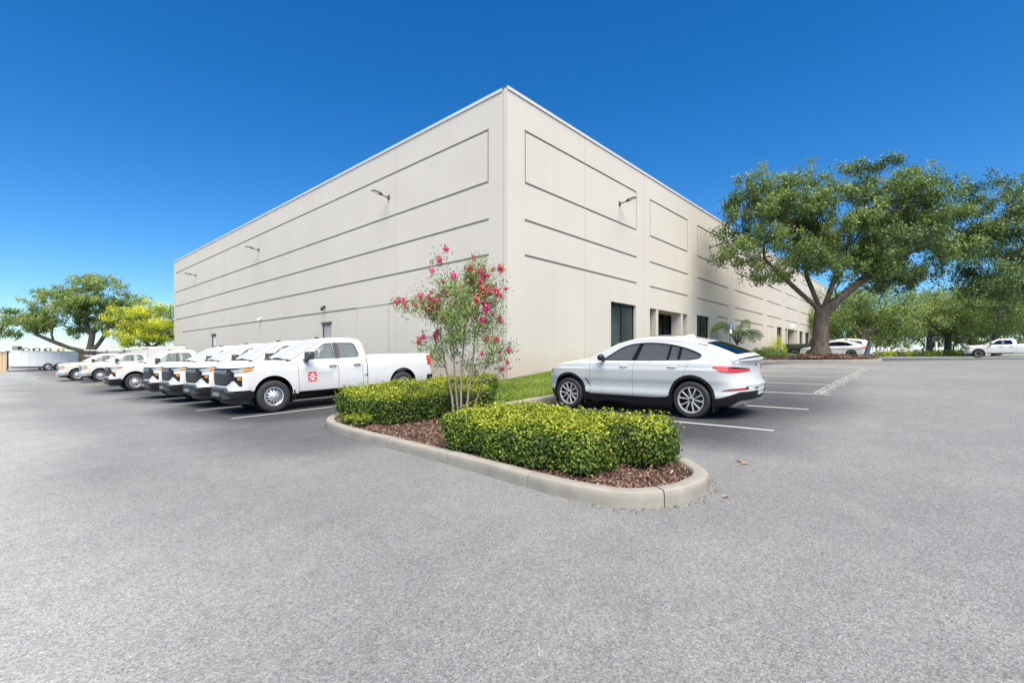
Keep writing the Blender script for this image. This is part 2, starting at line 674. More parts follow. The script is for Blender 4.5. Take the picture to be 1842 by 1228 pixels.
# kerbs ------------------------------------------------------------------
def kerb_run(path, label, seg=1.5, w=.16, h=.15, name='concrete_kerb', closed=False, side=1, kind=True):
    """path of (sr, sl) points = foot of the kerb's road face; side says on which hand the bed lies. Each cast length is a piece."""
    P = [np.array(p, float) for p in path]
    # resample
    seglen = [np.linalg.norm(P[i + 1] - P[i]) for i in range(len(P) - 1)]
    cum = np.concatenate([[0], np.cumsum(seglen)])
    tot = cum[-1]

    def at(t):
        t = min(max(t, 0), tot)
        i = min(int(np.searchsorted(cum, t, 'right')) - 1, len(P) - 2)
        f = (t - cum[i]) / max(seglen[i], 1e-6)
        return P[i] + (P[i + 1] - P[i]) * f

    def nrm(t):
        d = at(min(t + .12, tot)) - at(max(t - .12, 0))
        d /= np.linalg.norm(d) + 1e-9
        return np.array([-d[1], d[0]]) * side
    root = empty(name, gpt(P[0][0], P[0][1]))
    tag(root, label, 'kerb')
    L0 = np.array(root.location)
    n = max(1, round(tot / seg))
    prof = [(0, -.06), (.006, h * .5), (.010, h - .022), (.022, h - .005), (.040, h), (w - .015, h + .003), (w, h - .01), (w, -.05)]
    rk = random.Random(int(tot * 100))
    for k in range(n):
        a, b = tot * k / n + .006, tot * (k + 1) / n - .006
        dz = rk.uniform(-.004, .004)
        sub = max(2, int((b - a) / .15))
        G = []
        for q in range(sub + 1):
            t = a + (b - a) * q / sub
            c, nn = at(t), nrm(t)
            g = float(gz(c[0], c[1]))
            row = []
            for (u, z) in prof:
                chip = rk.uniform(-.003, .003)
                pp = c + nn * (u + chip)
                x, y = S(pp[0], pp[1])
                row.append((x - L0[0], y - L0[1], g + z + dz + chip * .5 - L0[2]))
            G.append(row)
        m = MB()
        m.grid(G)
        np_ = len(prof)
        m.f.append(tuple(range(np_)))
        m.m.append(0)
        m.f.append(tuple(sub * np_ + i for i in range(np_)))
        m.m.append(0)
        m.build('kerb_stone', MAT['kerb'], root, smooth=50)
    return root


def catmull(pts, n=8):
    P = [np.array(p, float) for p in pts]
    P = [2 * P[0] - P[1]] + P + [2 * P[-1] - P[-2]]
    out = []
    for i in range(1, len(P) - 2):
        for k in range(n):
            t = k / n
            p0, p1, p2, p3 = P[i - 1], P[i], P[i + 1], P[i + 2]
            out.append(.5 * (2 * p1 + (p2 - p0) * t + (2 * p0 - 5 * p1 + 4 * p2 - p3) * t * t + (3 * p1 - p0 - 3 * p2 + p3) * t ** 3))
    out.append(P[-2])
    return [tuple(p) for p in out]


# island outline (road side foot of the kerb), from the bay side round the nose and back along the lane to the truck bays
ISL = catmull([(8.9, 7.55), (7.6, 7.5), (6.7, 7.0), (6.2, 6.0), (5.95, 4.2), (5.8, 3.0), (5.55, 2.3), (5.15, 1.86), (4.84, 1.71), (4.47, 1.72), (4.21, 1.81), (3.98, 1.98), (3.84, 2.22), (3.78, 2.63), (3.80, 3.15),
               (3.88, 3.95), (3.95, 4.77), (4.02, 5.9), (4.08, 7.06), (4.18, 8.08), (4.36, 8.8), (4.72, 9.4), (5.4, 9.98), (6.4, 10.35), (8.5, 10.6), (11.5, 10.7)], 8)
kerb_run(ISL, 'pale concrete kerb curving round the planted island', side=-1)
kerb_run([(8.9, 7.55), (14, 7.6), (20, 7.6), (27.6, 7.6)], 'straight concrete kerb along the lawn beside the right wall', seg=2.2, side=1)
OAK = catmull([(27.6, 7.6), (28.6, 7.3), (29.2, 6.4), (29.35, 4.6), (29.6, 3.2), (30.4, 2.35), (31.5, 2.2), (32.5, 2.8), (33.0, 4.2), (33.2, 6.2), (34.0, 7.4), (36, 7.6), (44, 7.6), (60, 7.6)], 6)
kerb_run(OAK, 'weathered kerb round the mulch bed of the big oak', seg=2.0, side=1)


def wall_base_z(u_r):
    return np.interp(u_r, [11.76, 14.2, 20, 30, 43.5, 48, 75], [.74, .98, 1.22, 1.55, 1.80, 2.0, 2.3])


def surf(fn, sr_rng, sl_rng, nr, nl, name, mat, label=None, inside=None, kind='structure'):
    m = MB()
    P = []
    for i in range(nr + 1):
        a = sr_rng[0] + (sr_rng[1] - sr_rng[0]) * i / nr
        row = []
        for j in range(nl + 1):
            b = sl_rng[0] + (sl_rng[1] - sl_rng[0]) * j / nl
            row.append((a, b))
        P.append(row)
    vs, fs = [], []
    for i in range(nr + 1):
        for j in range(nl + 1):
            a, b = P[i][j]
            x, y = S(a, b)
            vs.append((x, y, float(fn(a, b))))
    for i in range(nr):
        for j in range(nl):
            ca, cb = (P[i][j][0] + P[i + 1][j + 1][0]) / 2, (P[i][j][1] + P[i + 1][j + 1][1]) / 2
            if inside is None or inside(ca, cb):
                q = i * (nl + 1) + j
                fs.append((q, q + nl + 1, q + nl + 2, q + 1))
    m.add(vs, fs)
    o = m.build(name, mat, smooth=80, merge=1e-5)
    tag(o, label, None, None, kind)
    return o


def in_poly(poly):
    px = np.array([p[0] for p in poly])
    py = np.array([p[1] for p in poly])

    def f(a, b):
        c = False
        j = len(px) - 1
        for i in range(len(px)):
            if (py[i] > b) != (py[j] > b) and a < (px[j] - px[i]) * (b - py[i]) / (py[j] - py[i]) + px[i]: c = not c
            j = i
        return c
    return f


def lawn_z(a, b):
    t = np.clip((b - 7.7) / 3.1, 0, 1)
    lo = gz(a, 7.6) + .14
    hi = wall_base_z(np.clip(a, 11.76, 75))
    z = lo + (hi - lo) * t
    # the flat corner bed in front of the left wall
    if a < 11.76:
        k = np.clip((a - 6.5) / 5.2, 0, 1)
        z = gz(a, b) + .13 + (z - gz(a, b) - .13) * k * k
    return z


surf(lawn_z, (7.6, 75), (7.68, 10.87), 140, 10, 'lawn', MAT['lawn_soil'], 'grass strip between kerb and right wall')
surf(lambda a, b: gz(a, b) + .13 + np.clip((a - 8) / 3.7, 0, 1) ** 2 * .2, (7.0, 11.8), (10.3, 56), 8, 60, 'wall_border', MAT['lawn_soil'], 'strip of ground along the left wall',
     inside=lambda a, b: (a > 10.6) or b < 10.85)
_isl_in = in_poly(ISL)
ISL_BED = lambda: surf(lambda a, b: gz(a, b) + .105 + .03 * math.sin(a * 3.1) * math.sin(b * 2.3) * (1 if b < 7 else .4), (3.6, 11.5), (1.75, 10.75), 60, 70, 'mulch_bed', MAT['soil'], 'bark mulch bed of the island',
     inside=lambda a, b: in_isl(a, b, .19) and not (b > 7.75 and a > 7.7))


def in_isl(a, b, mrg=0.0):
    if not _isl_in(a, b): return False
    if mrg:
        for da, db in ((mrg, 0), (-mrg, 0), (0, mrg), (0, -mrg)):
            if not _isl_in(a + da, b + db): return False
    return True


ISL_BED()
_oak_in = in_poly(OAK + [(60, 12), (27.6, 12)])


def oak_z(a, b):
    r = math.hypot(a - 31.2, (b - 4.9) * .8)
    return gz(a, b) + .13 + .28 * math.exp(-(r / 1.7) ** 2)


surf(oak_z, (28.4, 34.2), (2.3, 8.0), 40, 40, 'mulch_mound', MAT['soil'], 'brown mulch mound under the big oak', inside=lambda a, b: _oak_in(a, b) and _oak_in(a - .12, b) and _oak_in(a + .12, b) and _oak_in(a, b - .12))
# ------------------------------------------------------------------ warehouse
CSR, CSL = S(0, 0), None
C0 = np.array([-0.16, 16.0])                    # outer corner of the building
csr, csl = toS(*C0)


def stucco(name, c0, stain=True):
    m, N, L, out = new_mat(name)
    tc = N.new('ShaderNodeTexCoord')
    b = N.new('ShaderNodeBsdfPrincipled')
    b.inputs['Roughness'].default_value = .88
    b.inputs['Specular IOR Level'].default_value = .2
    L.new(b.outputs[0], out.inputs[0])
    geo = N.new('ShaderNodeNewGeometry')
    # vertical rain streaks
    mp = N.new('ShaderNodeMapping')
    mp.inputs['Scale'].default_value = (2.6, 2.6, .12)
    L.new(geo.outputs['Position'], mp.inputs['Vector'])
    n1 = N.new('ShaderNodeTexNoise')
    n1.inputs['Scale'].default_value = 1.0
    n1.inputs['Detail'].default_value = 5
    L.new(mp.outputs[0], n1.inputs['Vector'])
    n2 = N.new('ShaderNodeTexNoise')
    n2.inputs['Scale'].default_value = .45
    n2.inputs['Detail'].default_value = 5
    L.new(geo.outputs['Position'], n2.inputs['Vector'])
    r1 = ramp(N, [(.25, (.975, .973, .968)), (.5, (1, 1, 1)), (.8, (1.005, 1.005, 1.005))])
    L.new(n1.outputs['Fac'], r1.inputs[0])
    r2 = ramp(N, [(.3, (.965, .96, .955)), (.7, (1.02, 1.02, 1.018))])
    L.new(n2.outputs['Fac'], r2.inputs[0])

    def mul(a, bb, f=1.0):
        mm = N.new('ShaderNodeMix')
        mm.data_type = 'RGBA'
        mm.blend_type = 'MULTIPLY'
        mm.inputs[0].default_value = f
        if isinstance(a, tuple): mm.inputs[6].default_value = (*a, 1)
        else: L.new(a, mm.inputs[6])
        L.new(bb, mm.inputs[7])
        return mm.outputs[2]
    c = mul(c0, r1.outputs[0])
    c = mul(c, r2.outputs[0])
    if stain:
        # rusty irrigation splash along the foot of the wall
        sp = N.new('ShaderNodeSeparateXYZ')
        L.new(geo.outputs['Position'], sp.inputs[0])
        n3 = N.new('ShaderNodeTexNoise')
        n3.inputs['Scale'].default_value = .9
        n3.inputs['Detail'].default_value = 6
        L.new(geo.outputs['Position'], n3.inputs['Vector'])
        ma = N.new('ShaderNodeMath')
        ma.operation = 'MULTIPLY_ADD'
        ma.inputs[1].default_value = 1.3
        L.new(n3.outputs['Fac'], ma.inputs[0])
        L.new(sp.outputs['Z'], ma.inputs[2])
        mr = N.new('ShaderNodeMapRange')
        mr.inputs['From Min'].default_value = 1.35
        mr.inputs['From Max'].default_value = 2.5
        mr.inputs['To Min'].default_value = 1.0
        mr.inputs['To Max'].default_value = 0.0
        L.new(ma.outputs[0], mr.inputs['Value'])
        mm = N.new('ShaderNodeMix')
        mm.data_type = 'RGBA'
        mm.inputs[7].default_value = (.53, .37, .29, 1)
        sc = N.new('ShaderNodeMath')
        sc.operation = 'MULTIPLY'
        sc.inputs[1].default_value = .55
        L.new(mr.outputs[0], sc.inputs[0])
        L.new(sc.outputs[0], mm.inputs[0])
        L.new(c, mm.inputs[6])
        c = mm.outputs[2]
    L.new(c, b.inputs['Base Color'])
    n4 = N.new('ShaderNodeTexNoise')
    n4.inputs['Scale'].default_value = 45
    n4.inputs['Detail'].default_value = 5
    L.new(geo.outputs['Position'], n4.inputs['Vector'])
    bp = N.new('ShaderNodeBump')
    bp.inputs['Strength'].default_value = .25
    bp.inputs['Distance'].default_value = .01
    L.new(n4.outputs['Fac'], bp.inputs['Height'])
    L.new(bp.outputs[0], b.inputs['Normal'])
    return m


MAT['wall'] = stucco('wall_paint', (.612, .570, .503))
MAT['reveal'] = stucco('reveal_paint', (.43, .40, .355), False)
MAT['sealant'] = pbr('sealant', (.42, .40, .37), .8)
MAT['coping'] = pbr('coping', (.58, .57, .55), .6)
MAT['roofing'] = pbr('roofing', (.55, .55, .54), .8)
MAT['door_paint'] = pbr('door_paint', (.43, .41, .375), .6)
MAT['bronze_frame'] = pbr('bronze_frame', (.018, .018, .019), .4, metal=.3)
MAT['store_glass'] = pbr('store_glass', (.038, .050, .050), .10, spec=.35)
MAT['store_glass_dark'] = pbr('store_glass_dark', (.006, .007, .011), .10, spec=.25)
MAT['fixture'] = pbr('fixture', (.09, .085, .08), .5, metal=.2)
MAT['led'] = pbr('led', (.75, .74, .70), .3)
MAT['yellow'] = pbr('yellow', (.75, .55, .05), .5)
MAT['white_sign'] = pbr('white_sign', (.85, .86, .86), .5)

TOP = 10.71
G = {'g1': 9.53, 'g2': 7.70, 'g3': 6.38, 'g4': 5.13, 'g5R': 4.25, 'g5L': 3.88}
GW = .085


def W(side, u, q, z):
    """u along the wall from the corner, q into the building"""
    d, n = (UR, UL) if side == 'R' else (UL, UR)
    p = C0 + d * u + n * q
    return (p[0], p[1], z)


ware = empty('warehouse', (C0[0], C0[1], 0.0), 0, 'large beige concrete warehouse with grooved panels and a sharp near corner', 'building')
WO = np.array([C0[0], C0[1], 0.0])


def local(p):
    return (p[0] - WO[0], p[1] - WO[1], p[2] - WO[2])


def relief_panel(side, u0, u1, z0, z1, cuts, holes=(), thick=.18, name='wall_panel', edge=True):
    """flat concrete panel with recessed reveals (cuts: ua,ub,za,zb,depth) and openings"""
    us, zs = {u0, u1}, {z0, z1}
    cc = []
    for (a, b, c, d, dep) in cuts:
        a2, b2, c2, d2 = max(a, u0), min(b, u1), max(c, z0), min(d, z1)
        if b2 - a2 > 1e-4 and d2 - c2 > 1e-4:
            cc.append((a2, b2, c2, d2, dep))
            us |= {a2, b2}
            zs |= {c2, d2}
    hh = []
    for (a, b, c, d) in holes:
        a2, b2, c2, d2 = max(a, u0), min(b, u1), max(c, z0), min(d, z1)
        if b2 - a2 > 1e-4:
            hh.append((a2, b2, c2, d2))
            us |= {a2, b2}
            zs |= {c2, d2}
    us, zs = sorted(us), sorted(zs)
    us = [u for i, u in enumerate(us) if i == 0 or u - us[i - 1] > 1e-4]
    zs = [z for i, z in enumerate(zs) if i == 0 or z - zs[i - 1] > 1e-4]
    nu, nz = len(us) - 1, len(zs) - 1
    D = [[0.0] * nz for _ in range(nu)]
    for i in range(nu):
        for j in range(nz):
            uc, zc = (us[i] + us[i + 1]) / 2, (zs[j] + zs[j + 1]) / 2
            for (a, b, c, d, dep) in cc:
                if a < uc < b and c < zc < d: D[i][j] = max(D[i][j], dep)
            for (a, b, c, d) in hh:
                if a < uc < b and c < zc < d: D[i][j] = thick
    m = MB()

    def quad(p, mi):
        b = len(m.v)
        m.v.extend([local(x) for x in p])
        m.f.append((b, b + 1, b + 2, b + 3))
        m.m.append(mi)
    for i in range(nu):
        for j in range(nz):
            d = D[i][j]
            a, b, c, e = us[i], us[i + 1], zs[j], zs[j + 1]
            if d < thick:
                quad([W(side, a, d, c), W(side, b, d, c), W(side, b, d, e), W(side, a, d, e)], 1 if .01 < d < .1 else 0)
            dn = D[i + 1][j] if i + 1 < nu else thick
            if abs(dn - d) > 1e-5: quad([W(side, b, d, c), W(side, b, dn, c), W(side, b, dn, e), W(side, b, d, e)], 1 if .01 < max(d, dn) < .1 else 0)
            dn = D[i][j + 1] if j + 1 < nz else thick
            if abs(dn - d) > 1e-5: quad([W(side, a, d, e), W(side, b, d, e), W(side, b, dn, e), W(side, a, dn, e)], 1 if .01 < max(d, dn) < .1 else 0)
            if i == 0: quad([W(side, a, d, c), W(side, a, thick, c), W(side, a, thick, e), W(side, a, d, e)], 0)
    return m.build(name, [MAT['wall'], MAT['reveal']], ware)


# --- reveals
def hline(u0, u1, z, dep=.045): return (u0, u1, z - GW / 2, z + GW / 2, dep)
def vline(u, z0, z1, dep=.045, w=.06): return (u - w / 2, u + w / 2, z0 - GW / 2, z1 + GW / 2, dep)


cutsR = []
bays = [(.91, 9.24), (10.66, 15.5), (17.0, 22.7), (24.1, 31.4), (32.7, 37.7), (39.2, 44.3), (45.6, 50.5), (51.5, 56.5), (57.6, 61.5)]
for (a, b) in bays:
    for g in ('g1', 'g2', 'g3', 'g4'): cutsR.append(hline(a, b, G[g]))
    cutsR += [vline(a + .03, G['g2'], G['g1']), vline(b - .03, G['g2'], G['g1'])]
for (a, b) in [(20.4, 22.6), (24.1, 31.4), (32.7, 34.9), (51.5, 56.5), (57.6, 61.5)]:
    cutsR.append(hline(a, b, G['g5R']))
for u in (20.42, 22.58, 32.72, 34.88): cutsR.append(vline(u, 1.2, G['g5R'], .02, .035))
WINS = [(6.83, 9.18, 1.3, 4.04), (16.93, 19.1, 1.5, 4.12), (36.1, 37.9, 1.75, 4.35), (45.4, 47.1, 2.1, 4.35), (48.4, 50.4, 2.1, 4.35)]
ENTR = [(10.66, 15.52, 1.25, 4.04), (39.2, 44.3, 1.9, 4.35)]
holesR = [(a, b, c, d) for (a, b, c, d) in WINS + ENTR]
jointsR = [0.0, 4.73, 10.0, 16.2, 23.4, 27.8, 32.15, 38.5, 44.9, 51.0, 57.05, 62.0]
for a, b in zip(jointsR[:-1], jointsR[1:]):
    relief_panel('R', a + (.011 if a > 0 else 0), b - .011, .0, TOP, cutsR, holesR)
cutsL = []
for g in ('g1', 'g2', 'g3', 'g4'): cutsL.append(hline(.89, 42.9, G[g]))
cutsL += [hline(.89, 7.1, G['g5L']), hline(9.8, 40.5, G['g5L']), vline(.92, G['g2'], G['g1'])]
# filled in dock door
cutsL += [vline(7.1, 0.6, G['g5L'] - .05, .018, .03), vline(9.8, .6, G['g5L'] - .05, .018, .03), (7.1, 9.8, G['g5L'] - .02, G['g5L'] + .02, .018), (7.13, 9.78, 0, G['g5L'] - .03, .006)]
holesL = [(12.32, 13.29, 1.17, 3.30), (30.85, 31.9, 1.17, 3.33)]
jointsL = [.19, 6.56, 14.25, 21.5, 28.7, 35.9, 43.4]
for a, b in zip(jointsL[:-1], jointsL[1:]):
    relief_panel('L', a + .011, b - .011, .0, TOP, cutsL, holesL)
# joint sealant
for side, js in (('R', jointsR[1:-1]), ('L', jointsL[:-1])):
    for u in js:
        m = MB()
        P = [[local(W(side, u - .02, .022, z)), local(W(side, u + .02, .022, z))] for z in (0.0, TOP - .01)]
        m.grid(P)
        m.build('joint_sealant', MAT['sealant'], ware)
# metal coping on the parapet
for side, u0, u1 in (('R', -.03, 62.0), ('L', .21, 43.45)):
    n = max(1, int((u1 - u0) / 3.0))
    for k in range(n):
        a, b = u0 + (u1 - u0) * k / n + .004, u0 + (u1 - u0) * (k + 1) / n - .004
        m = MB()
        pr = [(-.03, -.09), (-.035, -.085), (-.03, .028), (.24, .022), (.24, -.02)]
        m.grid([[local(W(side, u, q, TOP + z)) for (q, z) in pr] for u in (a, b)])
        m.build('coping', MAT['coping'], ware)
# roof deck and the two far walls
m = MB()
quadp = [W('R', .2, .2, TOP - .35), W('R', 62, .2, TOP - .35), W('R', 62, 43.3, TOP - .35), W('R', .2, 43.3, TOP - .35)]
m.add([local(p) for p in quadp], [(0, 1, 2, 3)])
m.build('roof', MAT['roofing'], ware)
m = MB()
for (p0, p1) in ((W('R', 62, .0, 0), W('R', 62, 43.4, 0)), (W('R', 62, 43.4, 0), W('R', 0, 43.4, 0))):
    m.add([local(p0), local(p1), local((p1[0], p1[1], TOP)), local((p0[0], p0[1], TOP))], [(0, 1, 2, 3)])
m.build('far_wall', MAT['wall'], ware)


def wbox(m, side, u0, u1, q0, q1, z0, z1, mi=0):
    vs = [local(W(side, u, q, z)) for u in (u0, u1) for q in (q0, q1) for z in (z0, z1)]
    m.add(vs, [(0, 1, 3, 2), (4, 6, 7, 5), (0, 4, 5, 1), (2, 3, 7, 6), (0, 2, 6, 4), (1, 5, 7, 3)], mi)


def reveal_lining(side, u0, u1, z0, z1, dep):
    m = MB()
    for (pa, pb) in (((u0, z0), (u0, z1)), ((u0, z1), (u1, z1)), ((u1, z1), (u1, z0)), ((u1, z0), (u0, z0))):
        m.add([local(W(side, pa[0], .181, pa[1])), local(W(side, pb[0], .181, pb[1])), local(W(side, pb[0], dep, pb[1])), local(W(side, pa[0], dep, pa[1]))], [(0, 1, 2, 3)])
    return m


def store_window(u0, u1, z0, z1, n=2, transom=None, glass='store_glass'):
    f = MB()
    q0, q1 = .13, .20
    t = .055
    wbox(f, 'R', u0 + .003, u0 + t, q0, q1, z0 + .003, z1 - .003)
    wbox(f, 'R', u1 - t, u1 - .003, q0, q1, z0 + .003, z1 - .003)
    wbox(f, 'R', u0 + t, u1 - t, q0, q1, z1 - t, z1 - .003)
    wbox(f, 'R', u0 + t, u1 - t, q0, q1, z0 + .003, z0 + t + .04)
    fr = f.build('window', MAT['bronze_frame'], ware)
    for k in range(1, n):
        u = u0 + (u1 - u0) * k / n
        mm = MB()
        wbox(mm, 'R', u - .05, u + .05, q0 - .005, q1, z0 + t + .04, z1 - t)
        mm.build('mullion', MAT['bronze_frame'], fr)
    if transom:
        mm = MB()
        wbox(mm, 'R', u0 + t, u1 - t, q0 + .004, q1 - .004, transom - .04, transom + .04)
        mm.build('transom_bar', MAT['bronze_frame'], fr)
    for k in range(n):
        a, b = u0 + (u1 - u0) * k / n, u0 + (u1 - u0) * (k + 1) / n
        mm = MB()
        wbox(mm, 'R', a + .02, b - .02, .165, .175, z0 + .05, z1 - .03)
        mm.build('pane', MAT[glass], fr)
    return fr


store_window(*WINS[0], transom=2.1)
store_window(*WINS[1], glass='store_glass_dark')
store_window(*WINS[2], transom=2.5, glass='store_glass_dark')
store_window(*WINS[3], glass='store_glass_dark')
store_window(*WINS[4], glass='store_glass_dark')

for (u0, u1, z0, z1) in ENTR:
    dep = 1.05
    m = reveal_lining('R', u0, u1, z0, z1, dep)
    m.build('entrance_recess', MAT['wall'], ware)
    m = MB()
    wbox(m, 'R', u0, u1, dep, dep + .05, z0, z1)
    door = m.build('entrance_glazing', MAT['store_glass_dark'], ware)
    m = MB()
    for u in np.linspace(u0 + .05, u1 - .05, 6):
        wbox(m, 'R', u - .035, u + .035, dep - .06, dep + .002, z0, z1)
    wbox(m, 'R', u0, u1, dep - .055, dep + .001, z1 - .5, z1 - .42)
    wbox(m, 'R', u0, u1, dep - .05, dep + .001, z0, z0 + .2)
    m.build('door_frame', MAT['bronze_frame'], door)
    for uc in (u0 + .86, u1 - .78):
        m = MB()
        wbox(m, 'R', uc - .1, uc + .13, .012, .60, z0, z1)
        m.build('entrance_fin', MAT['wall'], ware)

# side doors in the left wall
for k, (u0, u1, z0, z1) in enumerate(holesL):
    m = MB()
    wbox(m, 'L', u0 + .05, u1 - .05, .07, .11, z0, z1 - .05)
    d = m.build('door', MAT['door_paint'], ware)
    f = MB()
    wbox(f, 'L', u0, u0 + .05, .02, .15, z0, z1)
    wbox(f, 'L', u1 - .05, u1, .02, .15, z0, z1)
    wbox(f, 'L', u0 + .05, u1 - .05, .02, .15, z1 - .05, z1)
    wbox(f, 'L', u0 - .08, u1 + .08, -.05, -.003, z1 + .02, z1 + .08)
    f.build('door_frame', MAT['fixture'], d)
    m = MB()
    wbox(m, 'L', u0 + .10, u0 + .22, .02, .07, z0 + .95, z0 + 1.1)
    m.build('handle', MAT['fixture'], d)
    if k == 1:
        m = MB()
        wbox(m, 'L', u0 + .35, u0 + .72, .06, .07, z0 + 1.35, z0 + 1.95)
        m.build('door_window', MAT['white_sign'], d)
        m = MB()
        wbox(m, 'L', u0 + .25, u0 + .62, .06, .068, z0 + .35, z0 + 1.2)
        m.build('notice', MAT['yellow'], d)
# tenant lettering high on the right wall (too small to read: pale letter shapes)
m = MB()
rr = random.Random(3)
for k in range(7):
    u = 41.1 + k * .32
    h = .62 if k == 0 else rr.choice([.34, .34, .5])
    wbox(m, 'R', u, u + .08, -.03, -.004, 4.52, 4.52 + h)
    wbox(m, 'R', u + .085, u + .22, -.03, -.004, 4.52 + h * .45, 4.52 + h * .62)
    wbox(m, 'R', u + .16, u + .225, -.031, -.005, 4.52, 4.52 + .3)
m.build('wall_lettering', MAT['white_sign'], ware)


# --- wall lamps: shoebox heads on an arm
def wall_lamp(side, u, z, label):
    base = W(side, u, 0, z)
    d, n = (UR, UL) if side == 'R' else (UL, UR)
    out = -n
    root = empty('wall_lamp', base, math.atan2(out[1], out[0]), label, 'wall lamp', 'area lamps on the warehouse walls')
    m = MB()
    m.box((.03, 0, 0), (.05, .16, .22), bev=.015)
    m.box((.07, 0, -.02), (.05, .10, .13), bev=.02)
    m.build('wall_plate', MAT['fixture'], root)
    m = MB()
    m.tube([(.08, 0, -.01), (.25, 0, .0), (.40, 0, .03)], [.034, .032, .03], 8)
    m.box((.44, 0, .035), (.12, .13, .09), bev=.02)
    m.build('arm', MAT['fixture'], root)
    m = MB()
    M = Matrix.Translation((.70, 0, .085)) @ Matrix.Rotation(math.radians(-8), 4, 'Y')
    m.box((0, 0, 0), (.46, .30, .055), bev=.02, M=M)
    for k in range(4): m.box((-.16, -.09 + k * .06, .04), (.14, .012, .03), M=M)
    hd = m.build('lamp_head', MAT['fixture'], root)
    m = MB()
    m.box((.045, 0, -.031), (.31, .22, .012), M=M)
    m.build('lens', MAT['led'], hd)
    root.scale = (.9, .85, .85)
    return root


wall_lamp('L', 7.07, 8.56, 'wall lamp nearest the corner on the left wall, beside the first joint')
wall_lamp('L', 22.06, 8.56, 'middle wall lamp of the left wall')
wall_lamp('L', 36.2, 8.56, 'wall lamp farthest left, close to the far end of the left wall')
wall_lamp('R', 7.57, 8.58, 'wall lamp on the right wall inside the long framed panel near the corner')
wall_lamp('R', 19.1, 8.6, 'wall lamp on the right wall just left of the oak leaves')
wall_lamp('R', 33.5, 8.6, 'far wall lamp on the right wall behind the oak crown')


def sec_cam(side, u, z, mat, label, dome=True):
    base = W(side, u, 0, z)
    n = -(UL if side == 'R' else UR)
    root = empty('security_camera', base, math.atan2(n[1], n[0]), label, 'security camera', 'security cameras on the left wall')
    m = MB()
    m.box((.06, 0, .06), (.13, .12, .10), bev=.02)
    m.tube([(.10, 0, .06), (.17, 0, .03), (.17, 0, -.02)], .03, 8)
    m.build('bracket', mat, root)
    m = MB()
    m.lathe([(.001, .03), (.07, .03), (.085, 0), (.08, -.05), (.055, -.09), (.001, -.11)], 16, 'z', (.17, 0, -.04))
    m.build('dome', MAT['gloss_black'] if dome else mat, root, smooth=50)
    return root


sec_cam('L', 13.0, 4.12, MAT['black_plastic'], 'black dome camera above the beige door on the left wall')
sec_cam('L', 21.7, 4.02, MAT['white_sign'], 'small white camera on the left wall above the truck row', False)
sec_cam('L', .57, 3.38, MAT['grey_plastic'], 'grey camera near the corner behind the flowering tree')
# red alarm bell close to the corner
root = empty('alarm_bell', W('L', .2 + .12, 0, 1.48), math.atan2(-UR[1], -UR[0]), 'small red alarm bell low on the left wall by the corner', 'alarm bell')
m = MB()
m.lathe([(.001, .05), (.035, .048), (.06, .035), (.065, .012), (.065, .0)], 16, 'x', (0, 0, 0))
m.build('bell', MAT['lamp_red'], root, smooth=40)
m = MB()
m.box((.004, 0, 0), (.008, .15, .15))
m.build('back_plate', MAT['fixture'], root)
# railing by the far door
root = empty('handrail', W('L', 33.0, -1.4, .55), 0, 'thin grey handrail in front of the far left door', 'handrail')
O = np.array(root.location)
m = MB()
hp = [W('L', 29.5, -1.4, 1.75), W('L', 36.8, -1.4, 1.75)]
m.tube([np.array(hp[0]) - O, np.array(hp[1]) - O], .03, 6)
m.tube([np.array(hp[0]) - O + np.array([0, 0, -.5]), np.array(hp[1]) - O + np.array([0, 0, -.5])], .02, 6)
m.build('rail', MAT['fixture'], root)
for k in range(4):
    p = np.array(W('L', 29.5 + 7.3 * k / 3, -1.4, 0)) - O
    m = MB()
    m.tube([(p[0], p[1], -.5), (p[0], p[1], 1.2)], .025, 6)
    m.build('post', MAT['fixture'], root)
